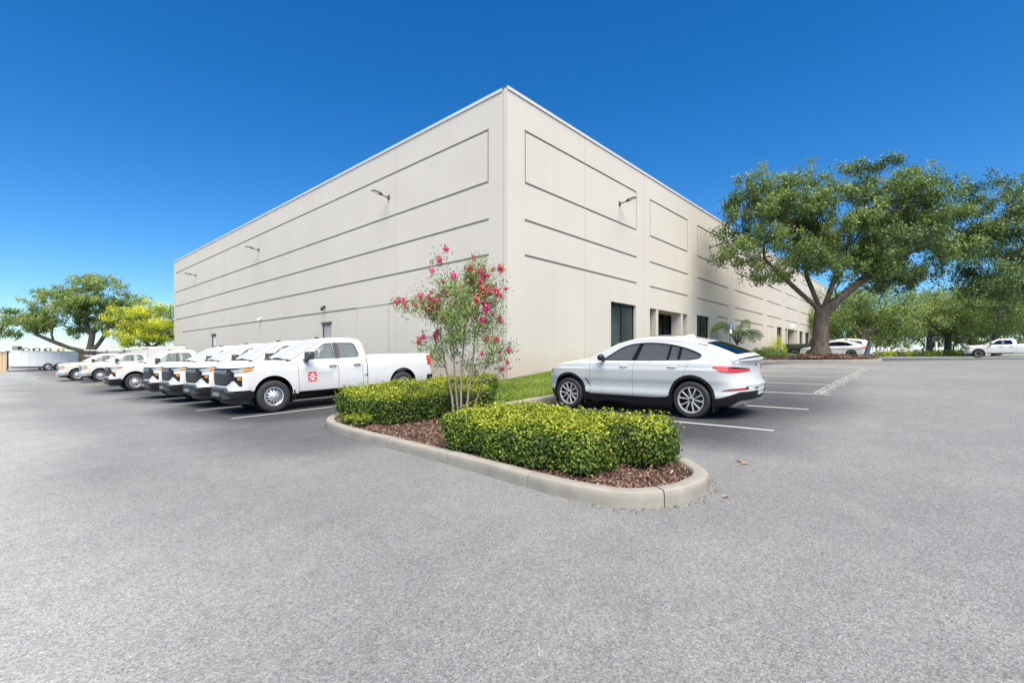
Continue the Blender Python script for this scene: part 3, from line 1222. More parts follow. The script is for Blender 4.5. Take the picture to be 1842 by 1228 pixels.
# ------------------------------------------------------------------ vehicles
# local frame: +X rearwards from the nose, +Y to the vehicle's right, Z up, ground at 0. side=-1 is the left... the side shown to the camera.
class Shell:
    def __init__(self, L, Wd, F, R, nf, nr, plan, side, front, rear, zl, zu, arches, fdep=None, rdep=None):
        self.L, self.W, self.F, self.R = L, Wd, F, R
        self.side, self.front, self.rear = smoothcurve(side), smoothcurve(front), smoothcurve(rear)
        self._zl, self._zu = smoothcurve(zl), smoothcurve(zu)
        self.arches = arches
        self.zmap = None
        pl = smoothcurve(plan)
        pts = []
        N = 70
        for i in range(N + 1):
            t = math.pi / 2 * i / N
            pts.append((F * (1 - math.cos(t) ** (2 / nf)), Wd * math.sin(t) ** (2 / nf)))
        n_f = len(pts) - 1
        for i in range(1, 80):
            pts.append((F + (L - R - F) * i / 80, Wd))
        n_r = len(pts)
        for i in range(N + 1):
            t = math.pi / 2 * (1 - i / N)
            pts.append((L - R * (1 - math.cos(t) ** (2 / nr)), Wd * math.sin(t) ** (2 / nr)))
        P = np.array(pts)
        P[:, 1] *= np.array([pl(x) for x in P[:, 0]])
        d = np.gradient(P, axis=0)
        ln = np.linalg.norm(d, axis=1) + 1e-9
        nrm = np.stack([-d[:, 1], d[:, 0]], 1) / ln[:, None]
        seg = np.linalg.norm(np.diff(P, axis=0), axis=1)
        s = np.concatenate([[0], np.cumsum(seg)])
        p = np.empty(len(P))
        p[n_f:n_r + 1] = P[n_f:n_r + 1, 0]
        p[:n_f] = F - (s[n_f] - s[:n_f])
        p[n_r:] = (L - R) + (s[n_r:] - s[n_r])
        self.P, self.N, self.p = P, nrm, p
        self.pmin, self.pmax = p[0], p[-1]

    def base(self, p):
        x = np.interp(p, self.p, self.P[:, 0])
        y = np.interp(p, self.p, self.P[:, 1])
        nx = np.interp(p, self.p, self.N[:, 0])
        ny = np.interp(p, self.p, self.N[:, 1])
        l = math.hypot(nx, ny)
        return x, y, nx / l, ny / l

    def p_of_y(self, y, rear=False):
        """outline parameter on the front (or rear) face where the half width is y"""
        if not rear:
            k = int(np.argmax(self.P[:, 1] >= self.W * .97))
            return float(np.interp(y, self.P[:k, 1], self.p[:k]))
        k = len(self.P) - 1 - int(np.argmax(self.P[::-1, 1] >= self.W * .97 * self.P[-30:, 1].max() / self.W if False else self.P[::-1, 1] >= self.P[len(self.P) // 2 + 20:, 1].max() * .97))
        return float(np.interp(y, self.P[k:, 1][::-1], self.p[k:][::-1]))

    def zl(self, p):
        z = self._zl(p)
        for (xc, zc, r) in self.arches:
            if abs(p - xc) < r: z = max(z, zc + math.sqrt(max(0, r * r - (p - xc) ** 2)))
        return z

    def zu(self, p): return self._zu(p)

    def pt(self, p, z, off=0.0, s=-1):
        x, y, nx, ny = self.base(p)
        wf = nx * nx if nx < 0 else 0
        wr = nx * nx if nx > 0 else 0
        ins = wf * self.front(z) + wr * self.rear(z) + ny * ny * self.side(z)
        return (x - nx * (ins - off), s * (y - ny * (ins - off)), z)

    def samples(self, p0, p1, step=.07):
        ps = set(np.round(np.linspace(p0, p1, max(2, int((p1 - p0) / step) + 1)), 5))
        for (xc, zc, r) in self.arches:
            for k in range(0, 25):
                q = xc + r * math.cos(math.pi * k / 24)
                if p0 < q < p1: ps.add(round(q, 5))
            for e in (-1, 1):
                q = xc + e * (r + .0008)
                if p0 < q < p1: ps.add(round(q, 5))
        ps = sorted(ps)
        out = [ps[0]]
        for q in ps[1:]:
            if q - out[-1] > .0005: out.append(q)
        return out

    def ribbon(self, mb, p0, p1, m=16, s=-1, lean0=0, lean1=0, zref=.76, zlo=None, zhi=None, off=0, step=.07, mi=0):
        ps = self.samples(p0, p1, step)
        G = []
        for p in ps:
            f = (p - p0) / (p1 - p0)
            lo = self.zl(p) if zlo is None else max(self.zl(p), zlo(p))
            hi = self.zu(p) if zhi is None else min(self.zu(p), zhi(p))
            hi = max(hi, lo + .002)
            row = []
            for k in range(m + 1):
                z = lo + (hi - lo) * k / m
                q = p + (lean0 * (1 - f) + lean1 * f) * max(0, z - zref)
                row.append(self.pt(q, z, off, s))
            G.append(row)
        mb.grid(G, mi)

    def patch(self, mb, ps, zb, zt, off=.004, s=-1, n=None, m=3, thick=None, mi=0):
        """strip between curves zb(p) and zt(p), given as lists of (p, z), standing proud by off with edges going back"""
        fb, ft = [np.interp for _ in (0, 1)]
        pb, zbv = [a for a, _ in zb], [b for _, b in zb]
        pt_, ztv = [a for a, _ in zt], [b for _, b in zt]
        n = n or max(4, int(abs(ps[1] - ps[0]) / .05))
        th = off + .02 if thick is None else thick
        G = []
        for i in range(n + 1):
            p = ps[0] + (ps[1] - ps[0]) * i / n
            a, b = np.interp(p, pb, zbv), np.interp(p, pt_, ztv)
            if self.zmap: a, b = self.zmap(a), self.zmap(b)
            col = [self.pt(p, a, off - th, s)]
            for k in range(m + 1): col.append(self.pt(p, a + (b - a) * k / m, off, s))
            col.append(self.pt(p, b, off - th, s))
            G.append(col)
        mb.grid([[self.pt(ps[0], q[2], off - th, s) for q in G[0]]] + G + [[self.pt(ps[1], q[2], off - th, s) for q in G[-1]]], mi)

    def top(self, mb, p0, p1, crown, n=24, m=10, zc=None, mi=0, crease=None):
        """bonnet or deck between the left and right top edges"""
        G = []
        x0 = self.pt(p0, self.zu(p0))[0]
        for i in range(n + 1):
            f = i / n
            if p0 < self.F: p = p0 + (p1 - p0) * (f ** 1.4)
            else: p = p0 + (p1 - p0) * (1 - (1 - f) ** 1.4)
            if i == 0 and p0 < self.F: p = p0 + 1e-3
            ex, ey, ez = self.pt(p, self.zu(p), 0, 1)
            g = min(1.0, ey / (self.W * .5)) ** 2
            row = []
            for k in range(-m, m + 1):
                t = k / m
                t = math.copysign(abs(t) ** .8, t)
                z = ez + crown * g * (1 - abs(t) ** 2.4)
                if crease: z += crease * g * math.exp(-((abs(t) - .72) / .10) ** 2)
                row.append((ex, ey * t, z))
            G.append(row)
        mb.grid(G, mi)


def tess(poly, holes=()):
    loops = [[Vector((p[0], p[1], 0)) for p in poly]] + [[Vector((p[0], p[1], 0)) for p in h] for h in holes]
    flat = [v for l in loops for v in l]
    tris = tessellate_polygon(loops)
    return [(v[0], v[1]) for v in flat], [tuple(t) for t in tris]


def round_poly(poly, r, n=4):
    out = []
    L = len(poly)
    for i in range(L):
        p, a, b = np.array(poly[i]), np.array(poly[i - 1]), np.array(poly[(i + 1) % L])
        rr = r[i] if hasattr(r, '__len__') else r
        da, db = a - p, b - p
        la, lb = np.linalg.norm(da), np.linalg.norm(db)
        rr = min(rr, la * .45, lb * .45)
        if rr < 1e-4:
            out.append(tuple(p))
            continue
        s, e = p + da / la * rr, p + db / lb * rr
        for k in range(n + 1):
            t = k / n
            out.append(tuple((1 - t) ** 2 * s + 2 * t * (1 - t) * p + t * t * e))
    return out


class Canopy:
    """cabin above the belt: side frames with window openings, windscreen, roof, rear window"""

    def __init__(self, outline, yfun, crown, bow=0.0):
        self.o = outline          # list of (x, z) from screen foot over the roof to the rear foot
        self.y = yfun             # y(x, z)
        self.crown, self.bow = crown, bow

    def P(self, x, z, s=-1, off=0.0): return (x, s * (self.y(x, z) + off), z)

    def side(self, mb, poly, holes=(), s=-1, off=0.0, mi=0, sub=True):
        v, t = tess(poly, holes)
        mb.add([self.P(x, z, s, off) for x, z in v], t, mi)

    def plate(self, mb, poly, s=-1, off=.004, th=.012, mi=0):
        """thin plate standing proud of the side frame"""
        v, t = tess(poly)
        n = len(v)
        mb.add([self.P(x, z, s, off) for x, z in v] + [self.P(x, z, s, off - th) for x, z in v],
               t + [(i, (i + 1) % n, n + (i + 1) % n, n + i) for i in range(n)], mi)

    def across(self, i0, i1, m=10, fillet=.03, inset=0.0, lift=0.0, rows=None):
        G = []
        for i in range(i0, i1 + 1):
            x, z = self.o[i]
            a, b = self.o[max(i - 1, 0)], self.o[min(i + 1, len(self.o) - 1)]
            dx, dz = b[0] - a[0], b[1] - a[1]
            l = math.hypot(dx, dz)
            nx, nz = -dz / l, dx / l          # outward (up / forward)
            if nz < 0 and i < 2: nx, nz = -nx, -nz
            ye = self.y(x, z)
            row = []
            fr = [(-1, 0.0, 0.0)]
            ts = [-1 + 2 * k / (2 * m) for k in range(2 * m + 1)]
            for t in ts:
                h = 1 - abs(t) ** 2.2
                edge = (1 - abs(t))
                f = fillet * (1 - math.exp(-edge * 14)) + lift
                b_ = self.bow if abs(dz) > abs(dx) * .3 else self.bow * .15
                row.append((x + nx * (f + self.crown * h * .4) - b_ * h * (1 if nx <= 0 else -1) * (0 if nz > .96 else 1),
                            t * (ye - inset), z + nz * f + self.crown * h * max(nz, 0)))
            G.append(row)
        return G


# ---- wheels
def tyre_mesh(name, R, w, rim):
    m = MB()
    pr = [(rim - .005, -w * .40), (rim + .012, -w * .46), (rim + (R - rim) * .35, -w * .5), (rim + (R - rim) * .7, -w * .49), (R - .022, -w * .44), (R - .006, -w * .36), (R, -w * .2)]
    full = pr + [(R, 0)] + [(r, -h) for r, h in reversed(pr)]
    m.lathe(full, 44, 'y')
    # inner barrel, dark
    m.lathe([(rim - .005, -w * .40), (rim - .03, -w * .3), (rim - .04, w * .38), (.02, w * .38)], 32, 'y', mi=1)
    # tread grooves
    for h in (-w * .2, 0.0, w * .2):
        m.lathe([(R + .0012, h - .006), (R + .0012, h + .006)], 44, 'y', mi=1)
    return m.mesh(name, [MAT['rubber'], MAT['dark_liner']], smooth=40)


def steel_rim_mesh(name, rim, w):
    """work truck steel wheel: disc with twelve slots, bright lip, hub cap"""
    m = MB()
    y0 = -w * .40
    n = 48
    m.lathe([(rim + .012, y0 - .012), (rim - .002, y0 - .016), (rim - .016, y0 - .004), (rim - .022, y0 + .03)], n, 'y')
    rings = [(rim - .022, y0 + .035), (rim - .04, y0 + .045), (rim * .75, y0 + .025), (rim * .56, y0 - .0), (rim * .48, y0 - .008), (rim * .34, y0 - .012), (rim * .30, y0 - .02)]
    vs = []
    for r, h in rings:
        for k in range(n):
            t = 2 * math.pi * k / n
            vs.append((r * math.cos(t), h, r * math.sin(t)))
    fs = []
    for i in range(len(rings) - 1):
        for k in range(n):
            if i == 2 and (k % 4) in (1, 2): continue
            a, b = i * n + k, i * n + (k + 1) % n
            fs.append((a, b, b + n, a + n))
    m.add(vs, fs)
    m.lathe([(rim * .30, y0 - .02), (rim * .29, y0 - .055), (rim * .2, y0 - .065), (.002, y0 - .067)], 24, 'y')
    for k in range(6):
        t = 2 * math.pi * k / 6
        m.tube([(rim * .38 * math.cos(t), y0 - .03, rim * .38 * math.sin(t)), (rim * .38 * math.cos(t), y0 + .0, rim * .38 * math.sin(t))], .012, 6)
    return m.mesh(name, MAT['steel_rim'], smooth=35)


def alloy_rim_mesh(name, rim, w, pairs=5, spread=.30, dark=False):
    m = MB()
    y0 = -w * .42
    m.lathe([(rim + .010, y0 + .0), (rim + .004, y0 - .012), (rim - .012, y0 - .006), (rim - .018, y0 + .03)], 48, 'y')
    for k in range(pairs):
        for e in (-1, 1):
            t0 = 2 * math.pi * k / pairs + math.pi / 2
            ta, tb = t0 + e * spread * .55, t0 + e * spread
            ra, rb = .052, rim - .010
            pa = np.array([ra * math.cos(ta), ra * math.sin(ta)])
            pb = np.array([rb * math.cos(tb), rb * math.sin(tb)])
            d = (pb - pa) / np.linalg.norm(pb - pa)
            nn = np.array([-d[1], d[0]])
            sec = []
            for f, wd, dy in ((0, .017, .012), (.35, .013, -.004), (.75, .014, -.010), (1.0, .022, -.002)):
                c = pa + (pb - pa) * f
                yy = y0 + dy
                sec.append([(c + nn * wd)[0], yy + .03, (c + nn * wd)[1]])
                sec.append([(c + nn * wd * .55)[0], yy, (c + nn * wd * .55)[1]])
                sec.append([(c - nn * wd * .55)[0], yy, (c - nn * wd * .55)[1]])
                sec.append([(c - nn * wd)[0], yy + .03, (c - nn * wd)[1]])
            fs = []
            for i in range(3):
                for q in range(3): fs.append((i * 4 + q, i * 4 + q + 1, i * 4 + q + 5, i * 4 + q + 4))
            m.add(sec, fs, 1 if dark else 0)
    m.lathe([(.056, y0 + .03), (.052, y0 + .010), (.035, y0 + .006)], 24, 'y', mi=1 if dark else 0)
    m.lathe([(.034, y0 + .006), (.033, y0 - .002), (.002, y0 - .004)], 20, 'y', mi=1)
    # brake disc behind the spokes
    m.lathe([(rim * .97, y0 + .10), (.04, y0 + .10)], 32, 'y', mi=1)
    m.lathe([(rim * .60, y0 + .085), (rim * .34, y0 + .082)], 32, 'y', mi=2)
    return m.mesh(name, [MAT['alloy_rim'], MAT['alloy_dark'], MAT['fixture']], smooth=40)


def add_wheels(root, tyre, rim_me, pos, R, halfw, turn=0):
    for i, x in enumerate(pos):
        for s in (-1, 1):
            o = link('wheel', tyre, root)
            o.location = (x, s * halfw, R)
            o.rotation_euler = (0, random.uniform(0, 6), 0 if s < 0 else math.pi)
            r = link('rim', rim_me, o)


def arch_well(m, sh, xc, zc, r, y_in, mi=0):
    """dark inner wheel house"""
    for s in (-1, 1):
        G = []
        for k in range(25):
            t = math.pi * k / 24
            x, z = xc + r * math.cos(t) * 1.0, zc + r * math.sin(t)
            yo = abs(sh.pt(x, max(z, .3), -.006, 1)[1])
            G.append([(x, s * yo, z), (x, s * y_in, z)])
        G = [[(xc + r, s * abs(sh.pt(xc + r, .45, -.006, 1)[1]), zc - .25), (xc + r, s * y_in, zc - .25)]] + G + [[(xc - r, s * abs(sh.pt(xc - r, .45, -.006, 1)[1]), zc - .25), (xc - r, s * y_in, zc - .25)]]
        m.grid(G, mi)
        vs = [g[1] for g in G]
        m.add(vs, [tuple(range(len(vs)))], mi)


def text_pts(body, size=1.0, font_off=0.0, spacing=1.0):
    cu = bpy.data.curves.new('lettering', 'FONT')
    cu.body = body
    cu.size = size
    cu.space_character = spacing
    cu.offset = font_off
    cu.align_x = 'LEFT'
    ob = bpy.data.objects.new('lettering', cu)
    COL.objects.link(ob)
    dg = bpy.context.evaluated_depsgraph_get()
    me = bpy.data.meshes.new_from_object(ob.evaluated_get(dg))
    v = [tuple(p.co[:2]) for p in me.vertices]
    f = [tuple(p.vertices) for p in me.polygons]
    bpy.data.objects.remove(ob, do_unlink=True)
    bpy.data.curves.remove(cu)
    bpy.data.meshes.remove(me)
    return v, f


def seat(m, x, y, z):
    m.box((x, y, z + .10), (.52, .50, .20), bev=.05)
    M = Matrix.Translation((x + .28, y, z + .50)) @ Matrix.Rotation(math.radians(14), 4, 'Y')
    m.box((0, 0, 0), (.16, .50, .66), bev=.06, M=M)
    M = Matrix.Translation((x + .38, y, z + .93)) @ Matrix.Rotation(math.radians(10), 4, 'Y')
    m.box((0, 0, 0), (.10, .26, .20), bev=.04, M=M)


# ---- work pickup (extended cab, standard bed)
def make_pickup(name, label, group, hero=False, decal=False, style='new', cab='double', rim_kind='steel', paint='white_paint', dark_win=False, cap_box=False, cat='pickup truck'):
    L = 5.86
    PA = MAT[paint]
    R = .40
    xw = (.98, 4.72)
    dark_b = style != 'chrome'
    sh = Shell(L, 1.02, .46, .16, 3.0, 5.0,
               [(0, 1), (.9, 1), (1.4, .985), (3.4, .985), (4.2, 1), (5.2, 1), (L, .97)],
               [(.30, .07), (.42, .035), (.55, .012), (.75, 0), (.98, .004), (1.09, .010), (1.15, .034), (1.22, .044), (1.28, .070), (1.31, .085), (1.38, .09)],
               [(.26, .12), (.36, .05), (.44, .0), (.585, .0), (.62, .035), (.70, .05), (1.0, .06), (1.11, .07), (1.16, .10), (1.22, .16)],
               [(.3, .12), (.45, .06), (.6, .05), (.62, .0), (1.2, .0), (1.40, .02)],
               [(-1, .36), (0.46, .40), (1.5, .42), (1.6, .405), (3.5, .405), (5.2, .44), (6.5, .50)],
               [(-1, 1.14), (-.3, 1.15), (.2, 1.165), (.5, 1.19), (1.0, 1.225), (1.55, 1.255), (1.75, 1.265), (2.6, 1.272), (3.42, 1.282), (3.54, 1.285), (3.553, 1.315), (4.2, 1.325), (6.5, 1.325)],
               [(xw[0], .45, .47), (xw[1], .45, .47)])
    root = empty(name, (0, 0, 0), 0, label, cat, group)
    PB = 3.535                      # rear edge of the cab
    d0, d1, d2 = 1.60, 2.68, 3.40
    # cab and wings
    m = MB()
    for s in (-1, 1):
        sh.ribbon(m, sh.pmin, d0 - .004, 18, s, zlo=lambda p: .60 if p < .30 else (.60 if p < .5 else .42), step=.06)
        sh.ribbon(m, d2 + .004, PB, 14, s)
    sh.top(m, sh.pmin, 1.52, .055, crease=.012)
    # rear wall of the cab below the belt
    e = [sh.pt(PB, z, 0, 1) for z in np.linspace(.45, 1.28, 6)]
    m.grid([[(PB, -q[1], q[2]), (PB, q[1], q[2])] for q in e])
    body = m.build('body', PA, root, smooth=38, merge=.0012)
    # bed
    m = MB()
    for s in (-1, 1): sh.ribbon(m, 3.556, sh.pmax, 14, s, zlo=lambda p: .62 if p > L - .25 else .42)
    edge = [sh.pt(p, sh.zu(p), 0, 1) for p in np.linspace(3.556, L - .17, 10)]
    for s in (-1, 1):
        m.grid([[(x, s * y, z), (x, s * (y - .03), z + .012), (x, s * (y - .10), z + .012), (x, s * (y - .12), z - .01), (x, s * (y - .12), .82)] for (x, y, z) in edge])
    yb = edge[0][1]
    m.add([(3.57, -yb, .45), (3.57, yb, .45), (3.57, yb, 1.325), (3.57, -yb, 1.325)], [(0, 1, 2, 3)])
    m.add([(3.66, -yb, .82), (L - .1, -yb, .82), (L - .1, yb, .82), (3.66, yb, .82)], [(0, 1, 2, 3)])
    m.grid([[(L - .09, -yb, .82), (L - .09, yb, .82)], [(L - .09, -yb, 1.335), (L - .09, yb, 1.335)], [(L - .03, -yb, 1.335), (L - .03, yb, 1.335)], [(L - .02, -yb, 1.30), (L - .02, yb, 1.30)]])
    m.build('bed', PA, root, smooth=38, merge=.0012)
    # doors
    dm = MAT['fixture'] if style != 'new' else MAT['black_plastic']
    for s in (-1, 1):
        for (a, b) in ((d0, d1), (d1, d2)):
            m = MB()
            sh.ribbon(m, a + .005, b - .005, 16, s, zlo=lambda p: .47)
            dr = m.build('door', PA, root, smooth=38)
            m = MB()
            xh = b - .16 if b == d1 else b - .17
            hp = [sh.pt(xh - .10 + .05 * k, 1.085 + (.008 if k in (1, 2, 3) else 0), .012 + (.022 if k in (1, 2, 3) else 0), s) for k in range(5)]
            m.tube(hp, .016, 6)
            m.build('handle', MAT['black_plastic'], dr, smooth=50)
    m = MB()
    for s in (-1, 1):
        sh.ribbon(m, d0 - .03, d2 + .03, 8, s, zlo=lambda p: .43, off=-.012)          # dark gap behind the door edges
        sh.ribbon(m, 3.51, 3.58, 8, s, off=-.02, zhi=lambda p: 1.25)
    arch_well(m, sh, xw[0], .45, .47, .62)
    arch_well(m, sh, xw[1], .45, .47, .62)
    m.box((2.9, 0, .52), (5.1, 1.30, .34))
    m.box((2.85, 0, .44), (2.2, 1.55, .10))
    m.tube([(xw[1], -.8, R), (xw[1], .8, R)], .09, 8)
    m.build('underbody', MAT['dark_liner'], root)
    # canopy
    def yf(x, z): return .935 - .30 * max(0, z - 1.29) - .02 * max(0, (x - 2.9)) ** 2
    o = [(1.44, 1.275), (1.60, 1.365), (1.85, 1.515), (2.10, 1.655), (2.26, 1.735), (2.36, 1.770), (2.6, 1.803), (2.9, 1.815), (3.2, 1.808), (3.38, 1.782), (3.45, 1.735), (3.50, 1.62), (3.53, 1.45), (3.54, 1.29)]
    cp = Canopy(o, yf, .035, .10)
    zb = 1.272
    w1 = round_poly([(1.80, zb + .025), (1.97, zb + .13), (2.30, 1.662), (2.40, 1.700), (2.585, 1.718), (2.60, zb + .028)], [.02, .1, .1, .05, .03, .03])
    w2 = round_poly([(2.76, zb + .03), (2.75, 1.72), (3.18, 1.708), (3.26, 1.65), (3.34, zb + .12), (3.32, zb + .035)], [.03, .03, .07, .06, .05, .05])
    poly = [(1.44, 1.20)] + o + [(3.54, 1.20)]
    m = MB()
    for s in (-1, 1): cp.side(m, poly, (w1, w2), s)
    m.grid(cp.across(4, 9))
    m.grid(cp.across(9, 13))
    m.build('cab_roof', PA, root, smooth=50, merge=.001)
    bp = [(2.605, zb + .02), (2.60, 1.722), (2.745, 1.722), (2.755, zb + .02)]
    for s in (-1, 1):
        m = MB()
        cp.plate(m, bp, s, .004)
        m.build('pillar_trim', MAT['fixture'], root)
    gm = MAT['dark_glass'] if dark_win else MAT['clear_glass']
    for s in (-1, 1):
        for wp in (w1, w2):
            m = MB()
            cp.side(m, wp, (), s, -.014)
            wd = m.build('window', gm, root)
            m = MB()
            n = len(wp)
            c = np.mean(np.array(wp), axis=0)
            outer = wp
            inner = [tuple(np.array(p) + (c - np.array(p)) / np.linalg.norm(c - np.array(p)) * .016) for p in wp]
            m.add([cp.P(x, z, s, .002) for x, z in outer] + [cp.P(x, z, s, -.002) for x, z in inner], [(i, (i + 1) % n, n + (i + 1) % n, n + i) for i in range(n)])
            m.build('window_seal', MAT['gloss_black'], wd)
    m = MB()
    m.grid(cp.across(0, 4, inset=.0))
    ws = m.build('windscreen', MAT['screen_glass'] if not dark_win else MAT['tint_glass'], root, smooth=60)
    for s in (-1, 1):
        m = MB()
        a = [(cp.P(x, z, s, .002), cp.P(x, z, s, -.05)) for x, z in o[0:6]]
        m.grid([[(p[0] - .012, p[1], p[2] + .018), (q[0] - .03, q[1], q[2] + .03)] for p, q in a])
        m.build('screen_pillar', PA, ws, smooth=50)
    m = MB()
    for (y0, y1) in ((-.72, .05), (-.05, .70)):
        m.tube([(1.40 + .09 * (1 - (y0 / .8) ** 2) - .12, y0, 1.315), (1.43 - .10, (y0 + y1) / 2, 1.345), (1.46 - .12, y1, 1.335)], .012, 5)
    m.build('wiper', MAT['black_plastic'], ws)
    m = MB()
    m.grid([[(1.36, y, 1.265 + .03 * (1 - (y / .9) ** 2)), (1.50 - .10 * (1 - (y / .9) ** 2), y, 1.285 + .03 * (1 - (y / .9) ** 2))] for y in np.linspace(-.88, .88, 12)])
    m.build('cowl', MAT['black_plastic'], root)
    # rear window patch
    m = MB()
    m.add([(3.545, -.55, 1.34), (3.545, .55, 1.34), (3.515, .50, 1.66), (3.515, -.50, 1.66)], [(0, 1, 2, 3)])
    m.build('rear_window', MAT['store_glass_dark'], root)
    # interior
    m = MB()
    for y in (-.40, .40):
        seat(m, 2.25, y, .70)
        seat(m, 2.98, y, .72)
    m.build('seat', MAT['seat_cloth'], root, smooth=60)
    m = MB()
    m.box((1.72, 0, 1.08), (.5, 1.6, .34), bev=.08)
    m.lathe([(.17, 0), (.185, .014), (.19, 0), (.185, -.014), (.17, 0)], 20, 'x', (2.0, -.40, 1.16))
    m.box((2.5, 0, .70), (2.0, 1.7, .06))
    m.build('dashboard', MAT['dash'], root)
    # mirrors
    for s in (-1, 1):
        m = MB()
        yo = .985
        M = Matrix.Translation((1.83, s * (yo + .17), 1.39)) @ Matrix.Rotation(s * -.12, 4, 'Z')
        m.box((0, 0, 0), (.16, .27, .20), bev=.03, M=M)
        m.tube([(1.80, s * (yo - .05), 1.27), (1.80, s * (yo + .06), 1.265), (1.82, s * (yo + .12), 1.33)], [.055, .05, .045], 8)
        m.build('mirror', MAT['grey_plastic'], root, smooth=40)
    # roof antenna
    m = MB()
    m.box((2.55, .0, 1.865), (.16, .06, .07), bev=.03)
    m.build('antenna', MAT['black_plastic'], root)
    # ---- nose
    sh.zmap = lambda z: z if z < .66 else .66 + (z - .66) * 1.15
    pg = sh.p_of_y(.70)           # edge of the grille
    ph = sh.p_of_y(.78)
    gp = sh.pmin
    if style == 'new':
        for s in (-1, 1):
            pass
        m = MB()
        for s in (-1, 1):
            sh.patch(m, (gp, pg), [(gp, .705), (sh.p_of_y(.48), .705), (pg, .77)], [(gp, 1.055), (pg, 1.05)], .006, s, m=4)
            sh.patch(m, (pg - .01, pg + .16), [(pg - .01, .80), (pg + .02, .80), (pg + .16, .83)], [(pg - .01, 1.035), (pg + .02, 1.03), (pg + .16, .99)], .010, s)
        gr = m.build('grille', MAT['black_plastic'], root, smooth=40)
        m = MB()
        for s in (-1, 1):
            for r in range(4):
                z = .77 + r * .043
                npc = 7
                for k in range(npc):
                    y = (k + (.5 if r % 2 else .0)) * .105 + .03
                    if y > .66 - (.1 if r == 0 else 0): continue
                    pc = sh.p_of_y(y)
                    sh.patch(m, (pc - .024, pc + .024), [(pc - .024, z), (pc + .024, z)], [(pc - .024, z + .017), (pc + .024, z + .017)], .020, s, n=2, m=1)
            sh.patch(m, (gp, pg - .03), [(gp, .945), (pg, .945)], [(gp, .968), (pg, .968)], .022, s, m=1)
        m.build('grille_mesh', MAT['grille_bar'], gr)
        # raised maker's lettering across the bar
        v, f = text_pts('CHEVROLET', .098, .002, 1.12)
        xs = [a for a, b in v]
        w_ = max(xs) - min(xs)
        sc = 1.10 / w_
        vv = []
        for a, b in v:
            yy = (a - min(xs)) * sc - .55
            s = -1 if yy > 0 else 1
            # reads left to right for someone in front of the truck, who sees +Y on the left
            vv.append(sh.pt(sh.p_of_y(min(abs(yy), .62)), 1.03 + b * .80, .014, s if yy != 0 else 1))
        m = MB()
        m.add(vv, f)
        m.build('maker_lettering', MAT['steel_rim'], gr)
        for s in (-1, 1):
            m = MB()
            sh.patch(m, (ph - .06, .53), [(ph - .06, .975), (.0, .975), (.30, .985), (.53, 1.03)], [(ph - .06, 1.045), (.2, 1.062), (.53, 1.078)], .007, s, n=14)
            hl = m.build('headlight', MAT['lamp_clear'], root, smooth=40)
            m = MB()
            sh.patch(m, (.30, .515), [(.30, .988), (.515, 1.03)], [(.30, 1.055), (.515, 1.068)], .011, s, n=8)
            m.build('indicator', MAT['lamp_amber'], hl, smooth=40)
            m = MB()
            sh.patch(m, (gp, .56), [(gp, 1.052), (ph, 1.046), (.3, 1.064), (.56, 1.082)], [(gp, 1.074), (.2, 1.082), (.56, 1.098)], .014, s, n=20, m=1)
            m.build('brow_trim', MAT['gloss_black'], hl)
            m = MB()
            sh.patch(m, (.02, .27), [(.02, .83), (.15, .75), (.20, .70), (.27, .70)], [(.02, .90), (.27, .90)], .006, s, n=8)
            fl = m.build('side_lamp', MAT['black_plastic'], root, smooth=40)
            m = MB()
            sh.patch(m, (.16, .25), [(.16, .83), (.25, .83)], [(.16, .88), (.25, .88)], .012, s, n=4)
            m.build('amber_lens', MAT['lamp_amber'] if s < 0 else MAT['lamp_amber'], fl)
        # bumper: angular black guard with its top reflection painted as a lighter ledge
        m = MB()
        for s in (-1, 1):
            sh.patch(m, (gp, .52), [(gp, .36), (.1, .37), (.52, .40)], [(gp, .66), (sh.p_of_y(.50), .66), (sh.p_of_y(.72), .58), (.52, .575)], .035, s, n=26, m=4, thick=.06)
        bu = m.build('bumper', MAT['black_plastic'], root, smooth=30)
        m = MB()
        for s in (-1, 1):
            sh.patch(m, (gp, .10), [(gp, .625), (sh.p_of_y(.49), .625), (sh.p_of_y(.70), .55), (.10, .548)], [(gp, .668), (sh.p_of_y(.50), .668), (sh.p_of_y(.72), .588), (.10, .583)], .048, s, n=20, m=1)
            sh.patch(m, (gp, sh.p_of_y(.30)), [(gp, .45), (0, .45)], [(gp, .56), (0, .56)], .044, s, n=5, m=1)
            q = sh.p_of_y(.36)
            sh.patch(m, (q, sh.p_of_y(.80)), [(q, .40), (sh.p_of_y(.80), .42)], [(q, .545), (sh.p_of_y(.52), .545), (sh.p_of_y(.80), .43)], .046, s, n=8, m=1)
        m.build('bumper_ledge', MAT['grey_plastic'], bu, smooth=30)
        m = MB()
        for s in (-1, 1):
            for k in range(3):
                sh.patch(m, (gp, sh.p_of_y(.26)), [(gp, .465 + k * .03), (0, .465 + k * .03)], [(gp, .477 + k * .03), (0, .477 + k * .03)], .052, s, n=4, m=1)
        m.build('air_slot', MAT['steel_rim'], bu)
        m = MB()
        for s in (-1, 1): sh.patch(m, (gp, .48), [(gp, .235), (.48, .27)], [(gp, .35), (.48, .40)], -.05, s, n=20, m=1, thick=.1)
        m.build('air_dam', MAT['grey_plastic'], root)
        m = MB()
        for s in (-1, 1): m.box((xw[0] + .50, s * .93, .40), (.02, .20, .24))
        m.build('mud_flap', MAT['black_plastic'], root)
    else:
        # older plain nose: tall lamps, dark grille, bright bumper
        m = MB()
        for s in (-1, 1): sh.patch(m, (gp, sh.p_of_y(.50)), [(gp, .74), (0, .74)], [(gp, 1.03), (0, 1.03)], .006, s, m=4)
        gr = m.build('grille', MAT['black_plastic'], root, smooth=40)
        m = MB()
